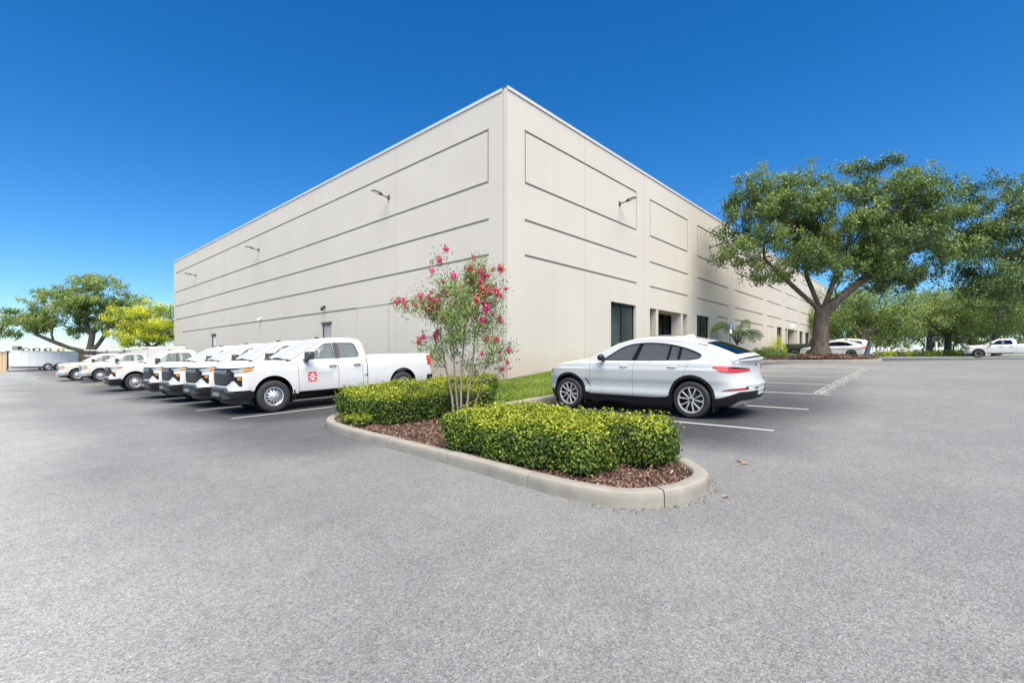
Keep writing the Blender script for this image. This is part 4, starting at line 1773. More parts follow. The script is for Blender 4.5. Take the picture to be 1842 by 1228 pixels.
        for s in (-1, 1):
            for z in (.80, .875, .95): sh.patch(m, (gp, sh.p_of_y(.48)), [(gp, z), (0, z)], [(gp, z + .025), (0, z + .025)], .02, s, m=1)
        m.build('grille_bar', MAT['chrome'], gr)
        for s in (-1, 1):
            m = MB()
            sh.patch(m, (sh.p_of_y(.54), .34), [(sh.p_of_y(.54), .80), (.34, .86)], [(sh.p_of_y(.54), 1.02), (.34, 1.05)], .008, s, n=10)
            hl = m.build('headlight', MAT['lamp_clear'], root, smooth=40)
            m = MB()
            sh.patch(m, (.20, .33), [(.2, .83), (.33, .87)], [(.2, 1.02), (.33, 1.035)], .012, s, n=4)
            m.build('indicator', MAT['lamp_amber'], hl)
        m = MB()
        for s in (-1, 1): sh.patch(m, (gp, .52), [(gp, .40), (.52, .44)], [(gp, .62), (.52, .62)], .04, s, n=22, m=3, thick=.07)
        m.build('bumper', MAT['satin_silver'], root, smooth=30)
        m = MB()
        for s in (-1, 1): sh.patch(m, (gp, .46), [(gp, .26), (.46, .30)], [(gp, .38), (.46, .42)], -.05, s, n=14, m=1, thick=.1)
        m.build('air_dam', MAT['grey_plastic'], root)
    sh.zmap = None
    # ---- tail
    for s in (-1, 1):
        m = MB()
        sh.patch(m, (L - .22, L - .03), [(L - .22, .98), (L - .03, .98)], [(L - .22, 1.275), (L - .03, 1.275)], .012, s, n=5)
        m.build('tail_light', MAT['lamp_red'], root, smooth=40)
    m = MB()
    for s in (-1, 1): sh.patch(m, (L - .25, sh.pmax), [(L - .25, .48), (7, .46)], [(L - .25, .66), (7, .66)], .05, s, n=12, m=2, thick=.09)
    m.build('rear_bumper', MAT['black_plastic'], root, smooth=30)
    if cap_box:
        m = MB()
        m.box((4.70, 0, 1.62), (2.2, 1.94, 1.25), bev=.03)
        bx = m.build('service_box', MAT['old_white_paint'], root, smooth=30)
        m = MB()
        m.tube([(2.3, -.8, 2.02), (3.2, -.8, 2.06), (5.8, -.8, 2.32)], .03, 6)
        m.tube([(2.3, .8, 2.02), (3.2, .8, 2.06), (5.8, .8, 2.32)], .03, 6)
        for x in (3.7, 4.7, 5.7): m.tube([(x, -.8, 2.3), (x, .8, 2.3)], .025, 6)
        m.build('ladder_rack', MAT['fixture'], root)
    # ---- badge marks on the wing (unreadable in the photo) and the door decal
    if style == 'new':
        m = MB()
        rr = random.Random(2)
        for k in range(9):
            q = 1.20 + k * .040
            for s in (-1,):
                sh.patch(m, (q, q + .026), [(q, 1.175), (q + .03, 1.175)], [(q, 1.175 + rr.choice([.018, .026])), (q + .03, 1.175 + rr.choice([.012, .026]))], .004, s, n=1, m=1)
        m.build('wing_badge', MAT['badge_grey'], root)
    if decal:
        dec = door_decal(sh, root)
    ty = WH['truck_tyre']
    add_wheels(root, ty, WH['truck_rim'] if rim_kind == 'steel' else WH['truck_alloy'], xw, R, .885)
    return root


def door_decal(sh, root):
    """red square with the white petal emblem and three lines of lettering on the front door"""
    x0, x1, z0, z1 = 1.835, 2.075, .705, .955
    def mp(u, v, off): return sh.pt(x0 + (x1 - x0) * u, z0 + (z1 - z0) * v, off, -1)
    m = MB()
    n = 6
    m.grid([[mp(i / n, j / n, .0025) for j in range(n + 1)] for i in range(n + 1)])
    sq = m.build('door_sign', MAT['decal_red'], root)
    m = MB()

    def stroke(pts, w):
        P = [np.array(p, float) for p in pts]
        rows = []
        for i, p in enumerate(P):
            d = P[min(i + 1, len(P) - 1)] - P[max(i - 1, 0)]
            nn = np.array([-d[1], d[0]])
            nn = nn / (np.linalg.norm(nn) + 1e-9) * w / 2
            a, b = np.clip(p + nn, 0, 1), np.clip(p - nn, 0, 1)
            rows.append([mp(a[0], a[1], .005), mp(b[0], b[1], .005)])
        m.grid(rows)
    for e in (0, 1):
        for (yc, ry) in ((.64, .17), (.30, .17)):
            pts = []
            for k in range(13):
                t = -math.pi / 2 + math.pi * k / 12
                x = .40 * math.cos(t)
                pts.append((x if e == 0 else 1 - x, yc + ry * math.sin(t)))
            stroke(pts, .075)
    for (ya, yb) in ((.55, .90), (.08, .42)):
        for k in range(8):
            pass
        pts = [(.5, ya + (yb - ya) * k / 8) for k in range(9)]
        rows = []
        for k, (x, y) in enumerate(pts):
            w = .085 * math.sin(math.pi * (k + .35) / 8.7) ** .6
            rows.append([mp(x - w, y, .0052), mp(x + w, y, .0052)])
        m.grid(rows)
    stroke([(.5, .40), (.5, .58)], .05)
    m.build('emblem', MAT['decal_white'], sq)

    def words_line(txt, xa, xb, z, h, mat, name):
        v, f = text_pts(txt, 1.0, .012, 1.0)
        xs, ys = [a for a, b in v], [b for a, b in v]
        ax, bx = min(xs), max(xs)
        ay, by = min(ys), max(ys)
        mm = MB()
        mm.add([sh.pt(xa + (xb - xa) * (a - ax) / (bx - ax), z + h * (b - ay) / (by - ay), .004, -1) for a, b in v], f)
        mm.build(name, mat, sq)
    words_line('BATES ELECTRIC', 2.10, 2.53, .875, .052, MAT['decal_grey'], 'sign_lettering')
    # the two smaller lines cannot be read in the photo: rows of letter sized marks
    rr = random.Random(11)
    for (z, h, mat, xa, xb) in ((.805, .034, MAT['decal_rose'], 2.13, 2.50), (.735, .018, MAT['decal_grey'], 2.11, 2.52)):
        mm = MB()
        x = xa
        while x < xb:
            w = rr.uniform(.014, .024)
            if rr.random() < .16:
                x += .02
                continue
            mm.grid([[sh.pt(x, z, .004, -1), sh.pt(x, z + h, .004, -1)], [sh.pt(x + w * .35, z, .004, -1), sh.pt(x + w * .35, z + h, .004, -1)]])
            zz = z + rr.choice([0, h * .4, h * .75])
            mm.grid([[sh.pt(x, zz, .0042, -1), sh.pt(x, zz + h * .25, .0042, -1)], [sh.pt(x + w, zz, .0042, -1), sh.pt(x + w, zz + h * .25, .0042, -1)]])
            x += w + .007
        mm.build('small_print', mat, sq)
    return sq


WH = {
    'truck_tyre': tyre_mesh('truck_tyre', .40, .255, .222),
    'truck_rim': steel_rim_mesh('steel_rim', .222, .255),
    'truck_alloy': alloy_rim_mesh('truck_alloy', .222, .255, 6, .22, True),
    'car_tyre': tyre_mesh('car_tyre', .362, .25, .248),
    'car_rim': alloy_rim_mesh('car_alloy', .248, .25, 5, .30),
    'sedan_tyre': tyre_mesh('sedan_tyre', .325, .22, .212),
    'sedan_rim': alloy_rim_mesh('sedan_alloy', .212, .22, 5, .26, True),
}


# ---- cars (coupe shaped crossover, sedan, wagon) from one builder
def make_car(name, label, spec, group=None, cat='car'):
    q = spec
    L = q['L']
    PA = MAT[q['paint']]
    sh = Shell(L, q['W'], q['F'], q['R'], q.get('nf', 2.6), q.get('nr', 2.8), q['plan'], q['side'], q['front'], q['rear'], q['zl'], q['zu'], q['arches'])
    root = empty(name, (0, 0, 0), 0, label, cat, group)
    d0, d1, d2 = q['doors']
    l0, l1, l2 = q.get('lean', (0, 0, 0))
    zs = q['sill']
    cut0, cut1 = q['cowl'], q['deck']
    m = MB()
    for s in (-1, 1):
        sh.ribbon(m, sh.pmin, d0 - .003, 22, s, 0, l0, step=.06, zlo=lambda p: zs)
        sh.ribbon(m, d2 + .003, sh.pmax, 22, s, l2, 0, step=.06, zlo=lambda p: zs if p < L - .5 else zs + q.get('tail_lift', .1) * min(1, (p - L + .5) / .4) - .004)
    sh.top(m, sh.pmin, cut0, q.get('hood_crown', .06), crease=.008)
    sh.top(m, cut1, sh.pmax - .002, q.get('deck_crown', .03), n=16)
    m.build('body', PA, root, smooth=35, merge=.0012)
    for s in (-1, 1):
        for (a, b, la, lb) in ((d0, d1, l0, l1), (d1, d2, l1, l2)):
            m = MB()
            sh.ribbon(m, a + .003, b - .003, 22, s, la, lb, zlo=lambda p: zs + .0, step=.06)
            dr = m.build('door', PA, root, smooth=35)
            m = MB()
            hx, hz = b - .20, q['handle_z']
            M0 = sh.pt(hx, hz, .0, s)
            hp = [sh.pt(hx - .09 + .045 * k, hz, (.004, .022, .026, .022, .004)[k], s) for k in range(5)]
            m.tube(hp, .012, 6)
            m.build('handle', PA if not q.get('dark_handle') else MAT['black_plastic'], dr, smooth=50)
    # dark backing, wells, floor
    m = MB()
    for s in (-1, 1): sh.ribbon(m, d0 - .1, min(d2 + .12, q['arches'][1][0] + .1), 8, s, off=-.012)
    for (xc, zc, r) in q['arches']: arch_well(m, sh, xc, zc, r, q['W'] - .36)
    m.box((L / 2, 0, .36), (L - 1.0, (q['W'] - .25) * 2, .16))
    m.box((L / 2, 0, .36), (L - 2.1, (q['W'] - .08) * 2, .12))
    m.build('underbody', MAT['dark_liner'], root)
    # arch and sill cladding
    m = MB()
    if q.get('cladding'):
        for s in (-1, 1):
            for (xc, zc, r) in q['arches']:
                G = []
                for k in range(31):
                    t = -.32 + (math.pi + .64) * k / 30
                    ci, si = math.cos(t), math.sin(t)
                    row = []
                    for (rr, of) in ((r - .012, -.03), (r - .010, .012), (r + .022, .014), (r + .048, .008), (r + .050, -.004)):
                        row.append(sh.pt(xc + rr * ci, max(zc + rr * si, .25), of, s))
                    G.append(row)
                m.grid(G)
            (x0, z0_, r0), (x1, z1_, r1) = q['arches']
            sh.patch(m, (x0 + r0 + .01, x1 - r1 - .01), [(0, .235), (9, .235)], [(0, zs + .012), (9, zs + .012)], .004, s, n=20, m=2, thick=.10)
            sh.patch(m, (x1 + r1 + .01, sh.pmax), [(x1 + r1, .25), (L - .4, .27), (9, .30)], [(x1 + r1, zs + .01), (L - .5, zs + .012), (L - .1, zs + .132), (9, zs + .134)], .006, s, n=22, m=2, thick=.08)
            sh.patch(m, (sh.pmin, x0 - r0 - .005), [(-2, .24), (9, .24)], [(-2, zs + .05), (9, zs + .01)], .006, s, n=16, m=2, thick=.08)
        m.build('lower_cladding', MAT['black_plastic'], root, smooth=35)
        m = MB()
        for s in (-1, 1):
            (x0, z0_, r0), (x1, z1_, r1) = q['arches']
            sh.patch(m, (x0 + r0 + .16, x1 - r1 - .10), [(x0 + r0 + .16, zs - .015), (x1 - r1 - .35, zs - .028), (x1 - r1 - .10, zs - .008)], [(0, zs + .012), (9, zs + .012)], .022, s, n=20, m=1)
        m.build('sill_strip', MAT['satin_silver'], root, smooth=35)
    else:
        for s in (-1, 1):
            (x0, z0_, r0), (x1, z1_, r1) = q['arches']
            sh.patch(m, (x0 + r0 + .01, x1 - r1 - .01), [(0, .19), (9, .19)], [(0, zs + .004), (9, zs + .004)], -.006, s, n=12, m=1)
            sh.patch(m, (sh.pmin, x0 - r0 - .005), [(-2, .18), (9, .18)], [(-2, zs + .02), (9, zs + .004)], -.004, s, n=12, m=1)
            sh.patch(m, (x1 + r1 + .01, sh.pmax), [(0, .22), (9, .24)], [(0, zs + .004), (9, zs + .12)], -.002, s, n=12, m=1)
        m.build('lower_valance', MAT['black_plastic'], root, smooth=35)
    # canopy
    c = q['canopy']
    cp = Canopy(c['o'], c['y'], c['crown'], c['bow'])
    o = c['o']
    m = MB()
    foot = c['foot']
    poly = foot[:1] + o + foot[1:]
    for s in (-1, 1): cp.side(m, poly, c['holes'], s)
    m.grid(cp.across(c['roof'][0], c['roof'][1], fillet=.022))
    rf = m.build('roof', PA, root, smooth=45, merge=.001)
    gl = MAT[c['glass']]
    for s in (-1, 1):
        for wp in c['panes']:
            m = MB()
            cp.side(m, wp, (), s, -.010)
            m.build('window', gl, root)
        m = MB()
        for h in c['holes']:
            n = len(h)
            cc = np.mean(np.array(h), axis=0)
            inner = []
            for i in range(n):
                a, b = np.array(h[i - 1]), np.array(h[(i + 1) % n])
                d = b - a
                nn = np.array([-d[1], d[0]]) / (np.linalg.norm(d) + 1e-9)
                if np.dot(nn, cc - np.array(h[i])) < 0: nn = -nn
                inner.append(tuple(np.array(h[i]) + nn * .014))
            m.add([cp.P(x, z, s, .003) for x, z in h] + [cp.P(x, z, s, .003) for x, z in inner] + [cp.P(x, z, s, -.012) for x, z in inner],
                  [(i, (i + 1) % n, n + (i + 1) % n, n + i) for i in range(n)] + [(n + i, n + (i + 1) % n, 2 * n + (i + 1) % n, 2 * n + i) for i in range(n)])
        m.build('window_trim', MAT['gloss_black'] if not c.get('bright') else MAT['satin_silver'], root)
        for bp in c['pillars']:
            m = MB()
            cp.plate(m, bp, s, -.004, .02)
            m.build('pillar_trim', MAT['gloss_black'], root)
    m = MB()
    m.grid(cp.across(0, c['roof'][0], fillet=.022))
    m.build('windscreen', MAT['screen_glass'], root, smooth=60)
    m = MB()
    a, b = c['rearglass']
    m.grid(cp.across(c['roof'][1], a, fillet=.022)) if a > c['roof'][1] else None
    if m.v: m.build('roof_edge', PA, root, smooth=50)
    m = MB()
    m.grid(cp.across(a, b, inset=.07, fillet=.018, lift=.012))
    m.build('rear_window', MAT['dark_glass'], root, smooth=60)
    m = MB()
    m.grid(cp.across(a, b + 1, fillet=.018))
    m.build('tailgate_frame', PA, root, smooth=60)
    m = MB()
    for y in (-.38, .38):
        seat(m, L * .43, y, q['floor'] + .12)
        seat(m, L * .60, y, q['floor'] + .14)
    m.build('seat', MAT['seat_cloth'], root, smooth=60)
    m = MB()
    m.box((cut0 + .28, 0, q['belt'] - .12), (.5, 1.4, .26), bev=.08)
    m.box((L * .52, 0, q['floor']), (L * .5, 1.5, .05))
    m.box((L * .80, 0, q['belt'] - .06), (L * .22, 1.4, .04))
    m.build('dashboard', MAT['dash'], root)
    for s in (-1, 1):
        m = MB()
        xm, ym, zm = q['mirror']
        M = Matrix.Translation((xm, s * (ym + .13), zm)) @ Matrix.Rotation(s * -.2, 4, 'Z')
        m.box((0, 0, 0), (.13, .22, .14), bev=.05, M=M)
        m.tube([(xm - .02, s * (ym - .06), zm - .10), (xm, s * (ym + .06), zm - .05)], .035, 6)
        m.build('mirror', MAT['gloss_black'] if q.get('black_mirror') else PA, root, smooth=40)
    # lamps
    for s in (-1, 1):
        m = MB()
        sh.patch(m, q['hl'][0], q['hl'][1], q['hl'][2], .004, s, n=14)
        m.build('headlight', MAT['lamp_clear'], root, smooth=40)
        m = MB()
        sh.patch(m, q['tl'][0], q['tl'][1], q['tl'][2], .010, s, n=18, m=4)
        tl = m.build('tail_light', MAT['lamp_red'], root, smooth=40)
        if 'tl2' in q:
            m = MB()
            sh.patch(m, q['tl2'][0], q['tl2'][1], q['tl2'][2], .013, s, n=12, m=3)
            m.build('side_lens', MAT['lamp_pink'], tl, smooth=40)
            m = MB()
            sh.patch(m, q['tl3'][0], q['tl3'][1], q['tl3'][2], .013, s, n=10, m=2)
            m.build('smoked_lens', MAT['store_glass_dark'], tl, smooth=40)
            m = MB()
            sh.patch(m, q['rf'][0], q['rf'][1], q['rf'][2], .004, s, n=10, m=1)
            rfm = m.build('reflector_pocket', MAT['black_plastic'], root)
            m = MB()
            sh.patch(m, q['rf2'][0], q['rf2'][1], q['rf2'][2], .008, s, n=6, m=1)
            m.build('reflector', MAT['lamp_red'], rfm)
    m = MB()
    for s in (-1, 1):
        pg = sh.p_of_y(.40)
        sh.patch(m, (sh.pmin, pg), [(-9, q['gz'][0]), (9, q['gz'][0])], [(-9, q['gz'][1]), (9, q['gz'][1])], .006, s, n=6)
        pg = sh.p_of_y(.60)
        sh.patch(m, (sh.pmin, pg), [(-9, .34), (9, .36)], [(-9, q['gz'][0] - .10), (9, q['gz'][0] - .14)], .004, s, n=6)
    m.build('grille', MAT['black_plastic'], root)
    add_wheels(root, WH[q['tyre']], WH[q['rim']], [a[0] for a in q['arches']], q['Rt'], q['W'] - q.get('wheel_in', .13))
    return root, sh, cp


def place(root, sr, sl, heading, pitch_pts=(1.0, 4.6), extra_z=0.0, scale=1.0, flat=None):
    """nose at (sr, sl); heading = world angle of the vehicle's rearward axis; sits on the slope of the lot"""
    x, y = S(sr, sl)
    d = np.array([math.cos(heading), math.sin(heading)])
    n = np.array([-d[1], d[0]])

    def h(q): 
        s = toS(q[0], q[1])
        return float(gz(s[0], s[1]))
    p0 = np.array([x, y])
    a, b = p0 + d * pitch_pts[0], p0 + d * pitch_pts[1]
    ha = (h(a + n * .85) + h(a - n * .85)) / 2
    hb = (h(b + n * .85) + h(b - n * .85)) / 2
    hr = (h(a + n * .85) + h(b + n * .85)) / 2
    hl = (h(a - n * .85) + h(b - n * .85)) / 2
    X = Vector((d[0], d[1], (hb - ha) / (pitch_pts[1] - pitch_pts[0]))).normalized()
    Yv = Vector((n[0], n[1], (hr - hl) / 1.7)).normalized()
    Z = X.cross(Yv).normalized()
    Yv = Z.cross(X).normalized()
    z0 = ha - X.z * pitch_pts[0]
    M = Matrix(((X.x, Yv.x, Z.x, x), (X.y, Yv.y, Z.y, y), (X.z, Yv.z, Z.z, z0 + extra_z), (0, 0, 0, 1)))
    root.matrix_world = M @ Matrix.Scale(scale, 4)
    return root
# ------------------------------------------------------------------ the silver coupe crossover
def suv_spec():
    L = 4.75
    o = [(1.36, 1.115), (1.55, 1.215), (1.80, 1.335), (2.05, 1.44), (2.22, 1.495), (2.45, 1.545), (2.70, 1.568), (2.95, 1.568), (3.20, 1.55), (3.45, 1.513), (3.68, 1.462), (3.85, 1.415), (4.05, 1.345), (4.25, 1.262), (4.42, 1.185), (4.52, 1.125)]
    def yf(x, z):
        return .855 - .38 * max(0, z - 1.11) - .055 * max(0, x - 3.3) ** 1.5 - .02 * max(0, 2.0 - x)
    zb = 1.118
    full = round_poly([(1.70, zb), (1.90, 1.225), (2.17, 1.395), (2.42, 1.468), (2.75, 1.490), (3.05, 1.478), (3.35, 1.435), (3.62, 1.362), (3.82, 1.285), (3.925, 1.22), (3.87, 1.155), (3.62, zb + .008), (2.8, zb)],
                      [.01, .1, .1, .1, .1, .1, .1, .1, .08, .05, .06, .12, .1])
    return dict(L=L, W=.955, F=.72, R=.62, nf=2.5, nr=2.6, paint='silver_paint',
                plan=[(0, .97), (.8, 1), (1.6, .985), (3.0, .985), (3.75, 1), (L, .93)],
                side=[(.25, .05), (.38, .02), (.46, .012), (.55, .030), (.64, .026), (.74, .006), (.88, .002), (.945, .0), (.968, .016), (1.03, .026), (1.085, .045), (1.12, .10), (1.18, .15), (1.26, .20)],
                front=[(.25, .10), (.45, .02), (.6, .0), (.75, .015), (.88, .05), (.97, .12), (1.08, .24)],
                rear=[(.25, .12), (.38, .05), (.48, .01), (.60, .0), (.66, .02), (.78, .075), (.90, .085), (1.0, .085), (1.06, .06), (1.11, .03), (1.17, .05), (1.22, .10)],
                zl=[(-2, .40), (8, .40)],
                zu=[(-1, .87), (-.2, .90), (.15, .945), (.55, 1.01), (1.0, 1.065), (1.42, 1.11), (1.7, 1.115), (3.5, 1.122), (3.85, 1.15), (4.15, 1.155), (4.4, 1.14), (4.75, 1.125), (6, 1.125)],
                arches=[(.88, .395, .405), (3.744, .395, .405)], Rt=.362, tyre='car_tyre', rim='car_rim', wheel_in=.115,
                doors=(1.45, 2.50, 3.57), lean=(0, .12, .40), sill=.40, cowl=1.40, deck=3.98, hood_crown=.075, deck_crown=.02,
                handle_z=1.0, cladding=True, floor=.28, belt=1.10, mirror=(1.80, .88, 1.19), black_mirror=True, tail_lift=.12,
                hl=((-.30, .42), [(-.30, .75), (.42, .84)], [(-.3, .85), (.42, .925)]), gz=(.56, .78),
                tl=((4.16, 5.04), [(4.16, 1.00), (4.30, .915), (4.48, .89), (5.04, .905)], [(4.16, 1.012), (4.30, 1.018), (4.5, .998), (4.95, .965), (5.04, .94)]),
                tl2=((4.18, 4.43), [(4.18, 1.0), (4.30, .922), (4.43, .903)], [(4.18, 1.01), (4.3, 1.013), (4.43, 1.004)]),
                tl3=((4.44, 4.95), [(4.44, .995), (4.55, .965), (4.95, .945)], [(4.44, 1.002), (4.55, 1.0), (4.95, .96)]),
                rf=((4.30, 4.86), [(4.30, .545), (4.86, .575)], [(4.30, .552), (4.45, .59), (4.86, .615)]),
                rf2=((4.40, 4.76), [(4.40, .557), (4.76, .576)], [(4.40, .580), (4.76, .606)]),
                canopy=dict(o=o, y=yf, crown=.045, bow=.13, foot=[(1.36, 1.06), (4.52, 1.09), (3.98, 1.10), (1.60, 1.08)], roof=(4, 10), rearglass=(11, 14), glass='tint_glass',
                            holes=[full], panes=[full],
                            pillars=[[(2.44, zb - .01), (2.60, 1.475), (2.69, 1.478), (2.55, zb - .01)], [(3.22, zb - .01), (3.27, 1.44), (3.31, 1.435), (3.26, zb - .01)], [(3.44, zb - .01), (3.47, 1.40), (3.52, 1.385), (3.49, zb - .01)]]))


SP = suv_spec()
suv, sh, cp = make_car('crossover_car', 'silver coupe-roofed crossover parked nose-in beside the planted island', SP, cat='car')
L = SP['L']
# roof spoiler over the rear window
m = MB()
G = []
for k in range(-10, 11):
    t = k / 10
    w = cp.y(3.78, 1.43) - .015
    h = 1 - abs(t) ** 2.2
    G.append([(3.62, t * w, 1.478 + .042 * h), (3.86, t * w * .99, 1.440 + .036 * h), (3.99 + .07 * h, t * w * .97, 1.410 + .030 * h), (3.985 + .07 * h, t * w * .97, 1.388 + .026 * h), (3.86, t * w * .98, 1.395 + .02 * h)])
m.grid(G)
m.build('roof_spoiler', MAT['silver_paint'], suv, smooth=35)
# shark fin
m = MB()
vs = []
for x, z, w in ((3.22, 0, .03), (3.30, .05, .022), (3.42, .072, .012), (3.47, .06, .010), (3.50, 0, .03)):
    vs += [(x, -w, 1.58 + z - .01), (x, w, 1.58 + z - .01)]
vs += [(3.22, 0, 1.55), (3.50, 0, 1.55)]
bm = bmesh.new()
for p in vs: bm.verts.new(p)
bmesh.ops.convex_hull(bm, input=bm.verts)
bm.verts.index_update()
m.add([v.co[:] for v in bm.verts], [tuple(v.index for v in f.verts) for f in bm.faces])
bm.free()
m.build('antenna_fin', MAT['silver_paint'], suv, smooth=40)
# panoramic roof glass
m = MB()
G = []
for k in range(-8, 9):
    t = k / 8
    h = 1 - abs(t) ** 2.2
    G.append([(x, t * .46, z + .022 + .045 * (1 - abs(t * .46 / .68) ** 2.2) + .004) for (x, z) in ((2.42, 1.541), (2.7, 1.568), (2.95, 1.568), (3.18, 1.552))])
m.grid(G)
m.build('sunroof', MAT['store_glass_dark'], suv, smooth=60)
# wing vent, boot lid lip, plate, emblem, diffuser, pipes
for s in (-1, 1):
    m = MB()
    sh.patch(m, (1.34, 1.44), [(1.34, .70), (1.40, .60), (1.44, .575)], [(1.34, .725), (1.36, .715), (1.44, .59)], .004, s, n=6, m=1)
    m.build('wing_vent', MAT['black_plastic'], suv)
m = MB()
for s in (-1, 1):
    pa = sh.p_of_y(.60, True)
    sh.patch(m, (pa, sh.pmax), [(pa, .64), (9, .64)], [(pa, .655), (9, .662)], .018, s, n=8, m=1)
    sh.patch(m, (sh.p_of_y(.70, True), sh.pmax), [(0, 1.108), (9, 1.112)], [(0, 1.122), (9, 1.132)], .025, s, n=10, m=1)
m.build('boot_lip', MAT['silver_paint'], suv, smooth=40)
m = MB()
for s in (-1, 1):
    sh.patch(m, (sh.p_of_y(.34, True), sh.pmax), [(0, .43), (9, .43)], [(0, .60), (9, .60)], -.004 + .008, s, n=6, m=1)
pl = m.build('plate_recess', MAT['black_plastic'], suv)
m = MB()
for s in (-1, 1):
    sh.patch(m, (sh.p_of_y(.155, True), sh.pmax), [(0, .445), (9, .445)], [(0, .585), (9, .585)], .014, s, n=4, m=1)
lp = m.build('licence_plate', MAT['plate'], pl)
m = MB()
for k in range(6):
    y = -.11 + k * .044
    s = 1 if y > 0 else -1
    pc = sh.p_of_y(abs(y), True)
    sh.patch(m, (pc - .012, pc + .012), [(0, .49), (9, .49)], [(0, .545), (9, .545)], .017, s, n=1, m=1)
m.build('plate_marks', MAT['plate_green'], pl)
xr = sh.pt(sh.pmax, .99)[0]
m = MB()
m.lathe([(.001, .012), (.030, .012), (.031, .0)], 20, 'x', (xr + .004, 0, 1.01))
em = m.build('badge', MAT['gloss_black'], suv, smooth=40)
m = MB()
for k in range(4):
    pts = [(xr + .0175, 0, 1.01)] + [(xr + .0175, .022 * math.cos(k * math.pi / 2 + i * math.pi / 12), 1.01 + .022 * math.sin(k * math.pi / 2 + i * math.pi / 12)) for i in range(7)]
    m.add(pts, [tuple(range(8))], k % 2)
m.build('badge_quarters', [MAT['blue'], MAT['decal_white']], em)
m = MB()
for s in (-1, 1):
    pa = sh.p_of_y(.82, True)
    sh.patch(m, (pa, sh.pmax), [(pa, .262), (pa + .14, .285), (9, .33)], [(pa, .275), (pa + .18, .36), (9, .375)], .022, s, n=12, m=2, thick=.10)
m.build('diffuser', MAT['satin_silver'], suv, smooth=35)
for s in (-1, 1):
    m = MB()
    pa = sh.p_of_y(.56, True)
    c = sh.pt(pa, .30, 0, s)
    m.lathe([(.048, -.10), (.050, .03), (.044, .035), (.042, -.05), (.001, -.06)], 18, 'x', (c[0] - .01, c[1], .305))
    m.build('exhaust_pipe', MAT['satin_silver'], suv, smooth=40)
place(suv, 10.05, 7.30, math.atan2(-UL[1], -UL[0]) + math.radians(0.0), (.88, 3.74))

# ------------------------------------------------------------------ white work trucks in the bays on the left
TR = math.atan2(UR[1], UR[0])
GRP = 'white work trucks parked along the left wall'
t1 = make_pickup('pickup_truck', 'white work pickup nearest the island, with a red square sign on its door', GRP, True, True)
YAW = [math.radians(a) for a in (-2.0, -1.0, -1.6, -1.2, -.8)]


def strip_decal(o):
    for ch in list(o.children):
        if ch.name.split('.')[0] == 'door_sign':
            for g in list(ch.children): bpy.data.objects.remove(g, do_unlink=True)
            bpy.data.objects.remove(ch, do_unlink=True)


tr_spots = [
    (3.70, 13.32, 'white work pickup second from the island, half hidden by the signed one'),
    (3.84, 16.02, 'white work pickup third from the island, in the middle of the row of black noses'),
    (3.74, 18.80, 'white work pickup fourth from the island, last of the tightly packed noses'),
    (3.70, 21.62, 0),
    (3.30, 30.4, 'white work pickup standing apart beyond the gap, its whole side showing'),
]
bpy.context.view_layer.update()
tlist = []
base_t = None
spots = [(3.82, 13.33), (3.84, 16.02), (3.80, 18.80), (3.80, 21.62), (3.6, 28.9)]
labels = ['white work pickup nearest the island, with a red square sign on its door',
          'white work pickup right behind the signed one, second from the island',
          'white work pickup third from the island, amid the packed black noses',
          'white work pickup fourth from the island, last of the packed black noses',
          'white work pickup alone beyond a gap, its front wheel and blue cab windows showing']
for i, (sr, sl) in enumerate(spots):
    if i == 0: o = t1
    else:
        o = copy_tree(t1)
        strip_decal(o)
        o['label'] = labels[i]
    place(o, sr, sl, TR + YAW[i], (.98, 4.72))
# two older trucks farther along
t6 = make_pickup('pickup_truck', 'older white pickup with a tall service box, beside the small grass patch', GRP, style='chrome', cap_box=True, paint='old_white_paint')
place(t6, 3.9, 42.0, TR, (.98, 4.72))
t7 = make_pickup('pickup_truck', 'older white pickup farthest left, in front of the tandem wheels of the trailer', GRP, style='chrome', paint='old_white_paint')
place(t7, 3.1, 45.6, TR, (.98, 4.72))

